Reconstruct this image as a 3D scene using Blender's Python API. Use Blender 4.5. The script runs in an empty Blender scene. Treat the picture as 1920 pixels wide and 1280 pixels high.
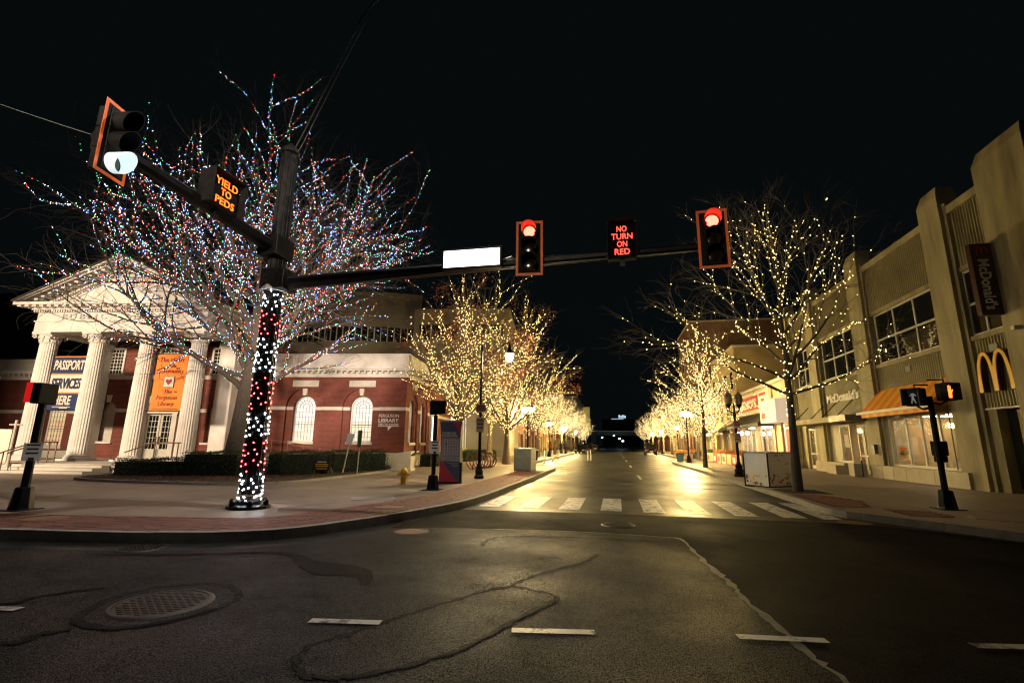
import bpy, math, random
import numpy as np
from mathutils import Matrix, Vector
R = math.radians
sc = bpy.context.scene
col = sc.collection

# ------------------------------------------------------------------ camera
cam_d = bpy.data.cameras.new('camera')
cam_d.sensor_width = 36.0
cam_d.lens = 16.92
cam_d.clip_end = 3000
cam = bpy.data.objects.new('camera', cam_d)
col.objects.link(cam)
right = Vector((0.9796048, 0.2006069, 0.0114557))
down = Vector((-0.0305098, 0.2048525, -0.9783172))
fwd = Vector((-0.1986039, 0.9580148, 0.2067950))
m = Matrix((right, -down, -fwd)).transposed().to_4x4()
m.translation = (0, 0, 1.6)
cam.matrix_world = m
sc.camera = cam

# ------------------------------------------------------------------ night sky
w = bpy.data.worlds.new('World')
sc.world = w
w.use_nodes = True
bg = w.node_tree.nodes['Background']
bg.inputs[0].default_value = (0.62, 0.90, 1.0, 1)
bg.inputs[1].default_value = 0.0034
sc.view_settings.view_transform = 'Standard'
sc.view_settings.look = 'None'
sc.view_settings.exposure = 0.0
sc.view_settings.gamma = 1.0
cy = sc.cycles
cy.use_denoising = True
try:
    cy.denoiser = 'OPENIMAGEDENOISE'
    cy.denoising_input_passes = 'RGB_ALBEDO_NORMAL'
except Exception:
    pass
cy.use_light_tree = True
cy.max_bounces = 5
cy.diffuse_bounces = 2
cy.glossy_bounces = 2
cy.transmission_bounces = 4
cy.transparent_max_bounces = 8
cy.caustics_reflective = False
cy.caustics_refractive = False
cy.sample_clamp_indirect = 3.0
cy.sample_clamp_direct = 0.0
cy.blur_glossy = 1.0
cy.filter_width = 1.25

# ------------------------------------------------------------------ materials
def new_mat(name):
    mt = bpy.data.materials.new(name)
    mt.use_nodes = True
    nt = mt.node_tree
    b = nt.nodes['Principled BSDF']
    return mt, nt, b

def nd(nt, kind, **kw):
    n = nt.nodes.new(kind)
    for k, v in kw.items():
        if k.startswith('i_'):
            n.inputs[k[2:].replace('_', ' ')].default_value = v
        else:
            setattr(n, k, v)
    return n

def c4(c): return (c[0], c[1], c[2], 1)

def objco(nt, scale=(1, 1, 1)):
    tc = nd(nt, 'ShaderNodeTexCoord')
    mp = nd(nt, 'ShaderNodeMapping')
    mp.inputs['Scale'].default_value = scale
    if scale == (1, 1, 1): mp.inputs['Rotation'].default_value = (.6, .5, .3)   # keeps flat ground off the noise lattice
    nt.links.new(tc.outputs['Object'], mp.inputs[0])
    return mp.outputs[0]

def noisy(name, c1, c2, scale=3.0, rough=(.6, .85), bump=.15, bscale=40., metal=0., spec=.5, detail=6, dirt=None, stretch=(1, 1, 1), dist=.02):
    """two-tone surface with noise in colour, gloss and relief"""
    mt, nt, b = new_mat(name)
    co = objco(nt, stretch)
    n1 = nd(nt, 'ShaderNodeTexNoise', i_Scale=scale, i_Detail=detail, i_Roughness=.6)
    nt.links.new(co, n1.inputs['Vector'])
    r1 = nd(nt, 'ShaderNodeValToRGB')
    r1.color_ramp.elements[0].position = .32
    r1.color_ramp.elements[1].position = .68
    r1.color_ramp.elements[0].color = c4(c1)
    r1.color_ramp.elements[1].color = c4(c2)
    nt.links.new(n1.outputs['Fac'], r1.inputs[0])
    nt.links.new(r1.outputs[0], b.inputs['Base Color'])
    mr = nd(nt, 'ShaderNodeMapRange')
    mr.inputs['To Min'].default_value = rough[0]
    mr.inputs['To Max'].default_value = rough[1]
    mr.inputs['From Min'].default_value = .3
    mr.inputs['From Max'].default_value = .7
    nt.links.new(n1.outputs['Fac'], mr.inputs['Value'])
    nt.links.new(mr.outputs[0], b.inputs['Roughness'])
    b.inputs['Metallic'].default_value = metal
    b.inputs['Specular IOR Level'].default_value = spec
    if bump > 0:
        n2 = nd(nt, 'ShaderNodeTexNoise', i_Scale=bscale, i_Detail=4)
        nt.links.new(co, n2.inputs['Vector'])
        bp = nd(nt, 'ShaderNodeBump', i_Strength=bump, i_Distance=dist)
        nt.links.new(n2.outputs['Fac'], bp.inputs['Height'])
        nt.links.new(bp.outputs[0], b.inputs['Normal'])
    return mt

def emit(name, c, s, sample='AUTO'):
    mt, nt, b = new_mat(name)
    b.inputs['Base Color'].default_value = c4([x * .5 for x in c])
    b.inputs['Emission Color'].default_value = c4(c)
    b.inputs['Emission Strength'].default_value = s
    b.inputs['Roughness'].default_value = .4
    mt.cycles.emission_sampling = sample
    return mt

def wallco(nt, sx=1., sz=1.):
    """vector (x+y, z, 0): runs along a wall whichever way it faces"""
    tc = nd(nt, 'ShaderNodeTexCoord')
    sp = nd(nt, 'ShaderNodeSeparateXYZ')
    nt.links.new(tc.outputs['Object'], sp.inputs[0])
    ad = nd(nt, 'ShaderNodeMath', operation='ADD')
    nt.links.new(sp.outputs[0], ad.inputs[0])
    nt.links.new(sp.outputs[1], ad.inputs[1])
    cb = nd(nt, 'ShaderNodeCombineXYZ')
    nt.links.new(ad.outputs[0], cb.inputs[0])
    nt.links.new(sp.outputs[2], cb.inputs[1])
    return cb.outputs[0], tc

def brickmat(name, c1, c2, mortar, bw=.215, bh=.072):
    mt, nt, b = new_mat(name)
    v, tc = wallco(nt)
    br = nd(nt, 'ShaderNodeTexBrick', i_Scale=1.0)
    br.inputs['Color1'].default_value = c4(c1)
    br.inputs['Color2'].default_value = c4(c2)
    br.inputs['Mortar'].default_value = c4(mortar)
    br.inputs['Mortar Size'].default_value = .008
    br.inputs['Brick Width'].default_value = bw
    br.inputs['Row Height'].default_value = bh
    br.inputs['Bias'].default_value = -.1
    nt.links.new(v, br.inputs['Vector'])
    n = nd(nt, 'ShaderNodeTexNoise', i_Scale=.9, i_Detail=5)
    nt.links.new(tc.outputs['Object'], n.inputs['Vector'])
    mx = nd(nt, 'ShaderNodeMixRGB', blend_type='MULTIPLY')
    rr = nd(nt, 'ShaderNodeValToRGB')
    rr.color_ramp.elements[0].position = .3
    rr.color_ramp.elements[1].position = .7
    rr.color_ramp.elements[0].color = (.65, .62, .6, 1)
    nt.links.new(n.outputs['Fac'], rr.inputs[0])
    mx.inputs[0].default_value = 1
    nt.links.new(br.outputs['Color'], mx.inputs[1])
    nt.links.new(rr.outputs[0], mx.inputs[2])
    nt.links.new(mx.outputs[0], b.inputs['Base Color'])
    bp = nd(nt, 'ShaderNodeBump', i_Strength=.6, i_Distance=.01)
    inv = nd(nt, 'ShaderNodeMath', operation='SUBTRACT')
    inv.inputs[0].default_value = 1
    nt.links.new(br.outputs['Fac'], inv.inputs[1])
    nt.links.new(inv.outputs[0], bp.inputs['Height'])
    nt.links.new(bp.outputs[0], b.inputs['Normal'])
    b.inputs['Roughness'].default_value = .85
    return mt

def asphalt(name, c1, c2, r0, r1, fine=260., bump=.55, glint=(.08, .75)):
    mt, nt, b = new_mat(name)
    co = objco(nt)
    big = nd(nt, 'ShaderNodeTexNoise', i_Scale=.55, i_Detail=7, i_Roughness=.62)
    nt.links.new(co, big.inputs['Vector'])
    fi = nd(nt, 'ShaderNodeTexNoise', i_Scale=fine * .42, i_Detail=3, i_Roughness=.7)
    nt.links.new(co, fi.inputs['Vector'])
    vo = nd(nt, 'ShaderNodeTexVoronoi', i_Scale=fine * .22)
    nt.links.new(co, vo.inputs['Vector'])
    r = nd(nt, 'ShaderNodeValToRGB')
    r.color_ramp.elements[0].position = .3
    r.color_ramp.elements[1].position = .72
    r.color_ramp.elements[0].color = c4(c1)
    r.color_ramp.elements[1].color = c4(c2)
    nt.links.new(big.outputs['Fac'], r.inputs[0])
    sp = nd(nt, 'ShaderNodeValToRGB')
    sp.color_ramp.elements[0].position = .35
    sp.color_ramp.elements[1].position = .75
    sp.color_ramp.elements[0].color = (.2, .2, .2, 1)
    sp.color_ramp.elements[1].color = (3.6, 3.5, 3.3, 1)
    nt.links.new(fi.outputs['Fac'], sp.inputs[0])
    mx = nd(nt, 'ShaderNodeMixRGB', blend_type='MULTIPLY')
    mx.inputs[0].default_value = 1
    nt.links.new(r.outputs[0], mx.inputs[1])
    nt.links.new(sp.outputs[0], mx.inputs[2])
    # bright chips of stone catch the light, the binder between does not
    gl = nd(nt, 'ShaderNodeMapRange')
    gl.inputs['From Min'].default_value = .46
    gl.inputs['From Max'].default_value = .64
    gl.inputs['To Min'].default_value = glint[0]
    gl.inputs['To Max'].default_value = glint[1]
    nt.links.new(fi.outputs['Fac'], gl.inputs['Value'])
    nt.links.new(gl.outputs[0], b.inputs['Specular IOR Level'])
    # oil stains and tyre-polished blotches
    st = nd(nt, 'ShaderNodeTexNoise', i_Scale=1.7, i_Detail=8, i_Roughness=.68, i_Distortion=.8)
    nt.links.new(co, st.inputs['Vector'])
    sr = nd(nt, 'ShaderNodeValToRGB')
    sr.color_ramp.elements[0].position = .38
    sr.color_ramp.elements[1].position = .52
    sr.color_ramp.elements[0].color = (.38, .38, .38, 1)
    nt.links.new(st.outputs['Fac'], sr.inputs[0])
    mx3 = nd(nt, 'ShaderNodeMixRGB', blend_type='MULTIPLY')
    mx3.inputs[0].default_value = 1
    nt.links.new(mx.outputs[0], mx3.inputs[1])
    nt.links.new(sr.outputs[0], mx3.inputs[2])
    nt.links.new(mx3.outputs[0], b.inputs['Base Color'])
    mr = nd(nt, 'ShaderNodeMapRange')
    mr.inputs['From Min'].default_value = .35
    mr.inputs['From Max'].default_value = .68
    mr.inputs['To Min'].default_value = r0
    mr.inputs['To Max'].default_value = r1
    nt.links.new(big.outputs['Fac'], mr.inputs['Value'])
    nt.links.new(mr.outputs[0], b.inputs['Roughness'])
    bp = nd(nt, 'ShaderNodeBump', i_Strength=bump * .5, i_Distance=.004)
    nt.links.new(vo.outputs['Distance'], bp.inputs['Height'])
    bp2 = nd(nt, 'ShaderNodeBump', i_Strength=.25, i_Distance=.05)
    nt.links.new(big.outputs['Fac'], bp2.inputs['Height'])
    nt.links.new(bp.outputs[0], bp2.inputs['Normal'])
    nt.links.new(bp2.outputs[0], b.inputs['Normal'])
    return mt

def worn_paint(name, c, under, cut=.42):
    mt, nt, b = new_mat(name)
    co = objco(nt)
    n = nd(nt, 'ShaderNodeTexNoise', i_Scale=5., i_Detail=9, i_Roughness=.75)
    nt.links.new(co, n.inputs['Vector'])
    r = nd(nt, 'ShaderNodeValToRGB')
    r.color_ramp.elements[0].position = cut - .06
    r.color_ramp.elements[1].position = cut + .05
    r.color_ramp.elements[0].color = c4(under)
    r.color_ramp.elements[1].color = c4(c)
    nt.links.new(n.outputs['Fac'], r.inputs[0])
    nt.links.new(r.outputs[0], b.inputs['Base Color'])
    b.inputs['Roughness'].default_value = .5
    bp = nd(nt, 'ShaderNodeBump', i_Strength=.3, i_Distance=.006)
    n2 = nd(nt, 'ShaderNodeTexNoise', i_Scale=90.)
    nt.links.new(co, n2.inputs['Vector'])
    nt.links.new(n2.outputs['Fac'], bp.inputs['Height'])
    nt.links.new(bp.outputs[0], b.inputs['Normal'])
    return mt

def glassmat(name, tint=(.012, .014, .014), rough=.03):
    """window glass against a dark room: dark, glossy"""
    mt, nt, b = new_mat(name)
    b.inputs['Base Color'].default_value = c4(tint)
    b.inputs['Roughness'].default_value = rough
    b.inputs['Specular IOR Level'].default_value = .8
    return mt

def clearglass(name):
    mt, nt, b = new_mat(name)
    nt.nodes.remove(b)
    out = nt.nodes['Material Output']
    tr = nd(nt, 'ShaderNodeBsdfTransparent')
    gl = nd(nt, 'ShaderNodeBsdfGlossy')
    gl.inputs['Roughness'].default_value = .02
    lw = nd(nt, 'ShaderNodeLayerWeight', i_Blend=.3)
    fr = nd(nt, 'ShaderNodeMapRange')
    fr.inputs['To Min'].default_value = .05
    fr.inputs['To Max'].default_value = .45
    nt.links.new(lw.outputs['Facing'], fr.inputs['Value'])
    mx = nd(nt, 'ShaderNodeMixShader')
    nt.links.new(fr.outputs[0], mx.inputs[0])
    nt.links.new(tr.outputs[0], mx.inputs[1])
    nt.links.new(gl.outputs[0], mx.inputs[2])
    nt.links.new(mx.outputs[0], out.inputs[0])
    return mt

def shelfmat(name, c1, c2, s, bw=.35, bh=.3):
    """a lit room full of shelves seen through a window"""
    mt, nt, b = new_mat(name)
    v, tc = wallco(nt)
    br = nd(nt, 'ShaderNodeTexBrick', i_Scale=1.0)
    br.inputs['Color1'].default_value = c4(c1)
    br.inputs['Color2'].default_value = c4(c2)
    br.inputs['Mortar'].default_value = c4([x * 1.0 for x in c1])
    br.inputs['Mortar Size'].default_value = .02
    br.inputs['Brick Width'].default_value = bw
    br.inputs['Row Height'].default_value = bh
    nt.links.new(v, br.inputs['Vector'])
    sp = nd(nt, 'ShaderNodeSeparateXYZ')
    nt.links.new(tc.outputs['Object'], sp.inputs[0])
    mr = nd(nt, 'ShaderNodeMapRange')
    mr.inputs['From Min'].default_value = 2.6
    mr.inputs['From Max'].default_value = 2.9
    nt.links.new(sp.outputs[2], mr.inputs['Value'])
    mx = nd(nt, 'ShaderNodeMixRGB')
    mx.inputs[2].default_value = c4(c1)
    nt.links.new(mr.outputs[0], mx.inputs[0])
    nt.links.new(br.outputs['Color'], mx.inputs[1])
    b.inputs['Base Color'].default_value = (.1, .1, .1, 1)
    nt.links.new(mx.outputs[0], b.inputs['Emission Color'])
    b.inputs['Emission Strength'].default_value = s
    return mt

def plain(name, c, rough=.5, metal=0., spec=.5):
    mt, nt, b = new_mat(name)
    b.inputs['Base Color'].default_value = c4(c)
    b.inputs['Roughness'].default_value = rough
    b.inputs['Metallic'].default_value = metal
    b.inputs['Specular IOR Level'].default_value = spec
    return mt

M = {}
M['road'] = asphalt('fresh_asphalt', (.011, .011, .011), (.021, .0205, .02), .36, .62, glint=(.06, .5))
M['old_road'] = asphalt('old_asphalt', (.006, .006, .006), (.021, .0206, .0202), .42, .78, bump=1.2, glint=(.0, .62))
M['newpatch'] = asphalt('dark_new_asphalt', (.004, .004, .004), (.009, .009, .0085), .62, .88, bump=.9, glint=(.01, .14))
M['seal'] = noisy('tar_seal', (.004, .004, .004), (.008, .008, .008), 6, (.6, .85), .1, 120, spec=.15)
M['edge'] = asphalt('worn_dark_asphalt', (.004, .004, .004), (.011, .011, .0105), .55, .8, bump=1., glint=(0., .32))
M['seam'] = noisy('pale_seam', (.10, .095, .08), (.22, .2, .16), 7, (.6, .9), .5, 60)
M['paint'] = worn_paint('road_paint', (.72, .70, .64), (.05, .05, .046), .45)
M['paint2'] = worn_paint('lane_paint', (.55, .53, .47), (.05, .05, .046), .46)
M['conc'] = noisy('pavement_concrete', (.14, .108, .084), (.36, .285, .225), .9, (.34, .74), .25, 70, detail=9)
M['joint'] = plain('joint_dark', (.03, .028, .025), .9)
M['kerb'] = noisy('granite_kerb', (.2, .18, .155), (.34, .31, .27), 4, (.6, .85), .3, 90)
M['paver'] = noisy('brick_paver', (.15, .058, .042), (.26, .105, .075), 5, (.6, .9), .35, 60)
M['paver2'] = noisy('brick_paver_dark', (.10, .045, .036), (.19, .085, .066), 5, (.6, .9), .35, 60)
M['bed'] = noisy('sand_bed', (.04, .033, .028), (.08, .065, .055), 20, (.9, 1.), .4, 80)
M['mulch'] = noisy('mulch', (.018, .012, .008), (.07, .045, .028), 14, (.85, 1.), 1., 45, dist=.05)
M['iron'] = noisy('cast_iron', (.03, .026, .022), (.085, .072, .06), 9, (.38, .62), .3, 90, metal=.6)
M['rust'] = noisy('rusty_lid', (.16, .085, .05), (.27, .15, .085), 6, (.55, .8), .3, 80)
M['black'] = noisy('black_enamel', (.004, .004, .0045), (.008, .008, .0085), 5, (.28, .48), .05, 60, spec=.16)
M['blackmat'] = noisy('black_matt', (.004, .004, .004), (.008, .008, .008), 5, (.5, .7), .05, 60, spec=.12)
M['yellowtrim'] = plain('retro_yellow', (.85, .15, .015), .5)
M['steel'] = noisy('galvanised', (.35, .34, .32), (.5, .49, .46), 8, (.35, .55), .05, 60, metal=.7)
M['brick'] = brickmat('library_brick', (.18, .034, .022), (.25, .050, .032), (.22, .13, .10))
M['brick2'] = brickmat('street_brick', (.24, .10, .06), (.32, .14, .085), (.3, .24, .18))
M['stone'] = noisy('limestone', (.50, .455, .385), (.66, .61, .53), 1.6, (.65, .85), .12, 60, detail=8)
M['white'] = noisy('white_painted_stone', (.62, .58, .52), (.78, .74, .68), 1.3, (.5, .75), .06, 50, detail=8)
M['conc2'] = noisy('office_concrete', (.20, .17, .12), (.29, .25, .18), .35, (.8, .95), .25, 12, detail=9)
M['darkwall'] = noisy('dark_block', (.06, .06, .06), (.09, .088, .084), .4, (.8, .95), .1, 10)
M['limeMc'] = noisy('buff_stone', (.17, .15, .085), (.42, .37, .215), 1.1, (.6, .85), .2, 60, detail=9, stretch=(1.6, 1.6, .3))
M['basestone'] = noisy('base_stone', (.36, .32, .24), (.47, .42, .32), 1.4, (.5, .75), .15, 60, detail=9)
M['rib'] = noisy('ribbed_metal', (.22, .195, .105), (.37, .33, .18), .8, (.45, .65), .05, 40)
M['frame'] = plain('window_frame', (.55, .52, .44), .45)
M['glass'] = glassmat('dark_glass')
M['clear'] = clearglass('clear_glass')
M['bark'] = noisy('bark', (.12, .09, .065), (.25, .19, .14), 9, (.8, .95), .7, 30, stretch=(3, 3, .8), dist=.03)
M['bark2'] = noisy('dark_bark', (.04, .032, .025), (.10, .08, .06), 9, (.8, .95), .7, 30, stretch=(3, 3, .8), dist=.03)
M['twig'] = noisy('twig_bark', (.15, .12, .09), (.26, .21, .16), 5, (.8, .95), 0)
M['twigdark'] = noisy('grey_twig', (.05, .042, .035), (.10, .085, .07), 5, (.8, .95), 0)
M['leaf'] = noisy('dry_leaf', (.20, .055, .016), (.36, .13, .03), 4, (.6, .8), 0)
M['hedge'] = noisy('hedge_leaf', (.010, .028, .008), (.03, .065, .018), 5, (.45, .7), 0)
M['hedgecore'] = plain('hedge_inside', (.006, .010, .005), .9)
M['wire'] = plain('cable_green', (.006, .010, .007), .6)
M['warm'] = emit('warm_bulb', (1, .69, .24), 20)
M['warmfar'] = emit('warm_white_bulb', (1, .74, .31), 11)
M['b_red'] = emit('red_bulb', (1, .05, .03), 20)
M['b_green'] = emit('green_bulb', (.10, 1, .32), 11)
M['b_blue'] = emit('blue_bulb', (.14, .30, 1), 32)
M['b_amber'] = emit('amber_bulb', (1, .40, .10), 14)
M['b_white'] = emit('cool_bulb', (.72, .86, 1), 18)
M['pole_white'] = emit('pole_white_bulb', (.85, .95, 1), 60)
M['pole_red'] = emit('pole_red_bulb', (1, .05, .06), 26)
M['lampglass'] = emit('lit_globe', (1, .70, .25), 1900)
M['pendant'] = emit('lit_pendant', (1, .80, .46), 1400)
M['unlit'] = noisy('amber_globe', (.20, .15, .09), (.30, .23, .14), 4, (.3, .5), 0)
M['redlens'] = emit('red_lens', (1, .05, .03), 14)
M['redhalo'] = emit('red_visor_glow', (1, .30, .02), 1.1)
M['darklens'] = plain('dark_lens', (.012, .008, .006), .12)
M['signwhite'] = emit('lit_street_sign', (.92, 1, .98), 3)
M['ledred'] = emit('led_red', (1, .06, .035), 4)
M['ledorange'] = emit('led_orange', (1, .12, .012), 4)
M['handorange'] = emit('hand_orange', (1, .14, .02), 4)
M['walkwhite'] = emit('walk_white', (.8, .95, 1), .08)
M['winlib'] = shelfmat('library_room', (1, .92, .76), (.95, .60, .28), 1.15, .3, .27)
M['winlib2'] = shelfmat('library_books', (1, .72, .34), (.9, .30, .10), .8, .16, .3)
M['glasslit'] = shelfmat('bright_hall', (1, .90, .62), (1, .78, .42), 3.0, 1.2, .8)
M['shoplit'] = shelfmat('shop_room', (1, .76, .40), (.55, .22, .06), .9, .5, .55)
M['orange'] = noisy('orange_cloth', (.78, .20, .025), (.88, .25, .035), 2, (.7, .85), .1, 8)
M['navy'] = noisy('navy_cloth', (.012, .025, .085), (.018, .035, .11), 2, (.7, .85), .1, 8)
M['cream'] = noisy('cream_cloth', (.68, .58, .47), (.78, .68, .56), 2, (.7, .85), .1, 8)
M['inkdark'] = plain('dark_ink', (.03, .02, .025), .7)
M['inkred'] = plain('brown_ink', (.24, .03, .012), .7)
M['inkwhite'] = plain('white_ink', (.82, .80, .76), .6)
M['inkgrey'] = plain('grey_ink', (.32, .32, .34), .6)
M['heart'] = plain('heart_red', (.33, .012, .018), .6)
M['signplate'] = plain('sign_plate', (.62, .60, .55), .45)
M['mapblue'] = plain('map_blue', (.07, .10, .18), .45)
M['mapred'] = plain('map_red', (.62, .045, .09), .45)
M['mapgrey'] = plain('map_grey', (.36, .36, .40), .45)
M['hydrant'] = noisy('hydrant_yellow', (.60, .32, .02), (.72, .42, .03), 8, (.35, .55), .1, 60)
M['mcyellow'] = plain('mc_yellow', (.95, .52, .02), .3)
M['awnyellow'] = noisy('awning_yellow', (.85, .42, .02), (.92, .50, .03), 3, (.6, .8), .1, 20)
M['awnorange'] = noisy('awning_orange', (.82, .22, .015), (.9, .28, .02), 3, (.6, .8), .1, 20)
M['maroon'] = plain('maroon_panel', (.045, .008, .008), .35)
M['redpanel'] = plain('red_panel', (.45, .03, .025), .45)
M['boxgreen'] = noisy('cabinet_grey', (.09, .10, .09), (.14, .15, .13), 3, (.4, .6), .05, 60)
M['boxlight'] = noisy('cabinet_light', (.38, .36, .30), (.47, .44, .37), 3, (.4, .6), .05, 60)
M['carpaint'] = plain('dark_car_paint', (.012, .012, .014), .18, .3)
M['carpaint2'] = plain('grey_car_paint', (.03, .026, .024), .2, .3)
M['tyre'] = plain('tyre', (.012, .012, .012), .8)
M['rim'] = plain('rim', (.35, .35, .35), .3, .9)
M['taillight'] = plain('tail_light', (.30, .01, .01), .2)
M['bronze'] = noisy('bronze_rail', (.16, .09, .05), (.24, .14, .08), 5, (.3, .5), .05, 50, metal=.5)
M['rack'] = plain('rack_maroon', (.10, .018, .018), .4)
M['plasterY'] = noisy('ochre_stucco', (.40, .29, .14), (.50, .38, .2), .8, (.7, .9), .15, 40)
M['plasterC'] = noisy('cream_stucco', (.48, .40, .26), (.58, .49, .33), .8, (.7, .9), .15, 40)
M['roofdark'] = noisy('dark_roof', (.03, .028, .025), (.05, .046, .04), 1, (.8, .95), .1, 20)
M['skin'] = plain('skin', (.35, .2, .13), .6)
M['cloth_dark'] = plain('dark_cloth', (.02, .02, .03), .8)
M['cloth_red'] = plain('red_cloth', (.35, .02, .02), .8)
M['planter'] = noisy('planter_white', (.45, .40, .34), (.6, .55, .47), 3, (.6, .8), .1, 30)
M['petal'] = noisy('autumn_petals', (.55, .16, .04), (.65, .34, .10), 9, (.6, .8), 0)
M['skyblue'] = noisy('mural_sky', (.62, .66, .70), (.82, .77, .64), 1.1, (.4, .6), .02, 50)
M['front_warm_tint'] = noisy('warm_lit_front', (.72, .64, .46), (.86, .78, .60), 1.1, (.4, .6), .02, 50)  # warm light on the box front put into the colour
M['mur_y'] = plain('mural_yellow', (.75, .48, .05), .5)
M['mur_r'] = plain('mural_red', (.55, .06, .03), .5)
M['mur_g'] = plain('mural_green', (.10, .16, .05), .5)
M['bluetub'] = plain('blue_tub', (.03, .08, .14), .5)
M['tileroof'] = plain('awning_dark', (.02, .02, .018), .6)
M['roomlight'] = emit('room_light', (1, .80, .52), 20)
M['roomyellow'] = emit('room_light_yellow', (1, .85, .35), 7)
M['screenblue'] = emit('order_screen', (.55, .8, 1), 1.1)
M['signpink'] = emit('box_sign_lit', (1, .78, .58), .5)
M['reddoor'] = emit('lit_red_door', (.8, .05, .04), .35)
M['shopglobe'] = emit('shop_globe', (.9, .95, 1), 30)
M['dimyellow'] = emit('dim_yellow_sign', (.7, .5, .08), .35)
M['bluewhite'] = emit('blue_white_sign', (.6, .85, 1), .9)
M['bluewhite2'] = emit('cold_lamp', (.5, .85, 1), 40)
M['lumlens'] = emit('luminaire_lens', (1, .88, .76), 30, 'NONE')
M['whitelens'] = emit('green_white_lens', (.75, 1, .95), 6)
M['visor_tint'] = noisy('visor_glow_tint', (.30, .10, .03), (.36, .13, .04), 5, (.5, .7), 0)  # red glow of the lit lens put into the visor colour
M['visor_w'] = emit('glowing_visor', (.82, 1, .98), .8)  # visor glows by itself in place of the lens, which stays dark
M['visor_w2'] = noisy('visor_pale', (.10, .14, .15), (.16, .2, .21), 5, (.4, .6), 0)
M['visor_red'] = emit('visor_red_glow', (1, .02, .015), .55)  # red light of the symbol put into the visor as its own glow
M['faceglow_r'] = plain('sign_face_red', (.004, .003, .003), .9, 0, .1)
M['faceglow_o'] = plain('sign_face_orange', (.004, .003, .003), .9, 0, .1)
LUM_W = 2600.
FLOOD_W = 60000.
SIGNAL_FILL_W = 3800.
# ------------------------------------------------------------------ helpers
FR = {}
def tag(o, label, cat, group=None, kind=None):
    o['label'] = label
    o['category'] = cat
    if group: o['group'] = group
    if kind: o['kind'] = kind
    return o

def thing(name, label, cat, loc=(0, 0, 0), rz=0., group=None):
    o = bpy.data.objects.new(name, None)
    o.empty_display_size = .2
    o.location = loc
    o.rotation_euler = (0, 0, rz)
    col.objects.link(o)
    FR[o.name] = (np.array(loc, float), rz)
    return tag(o, label, cat, group)

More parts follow.
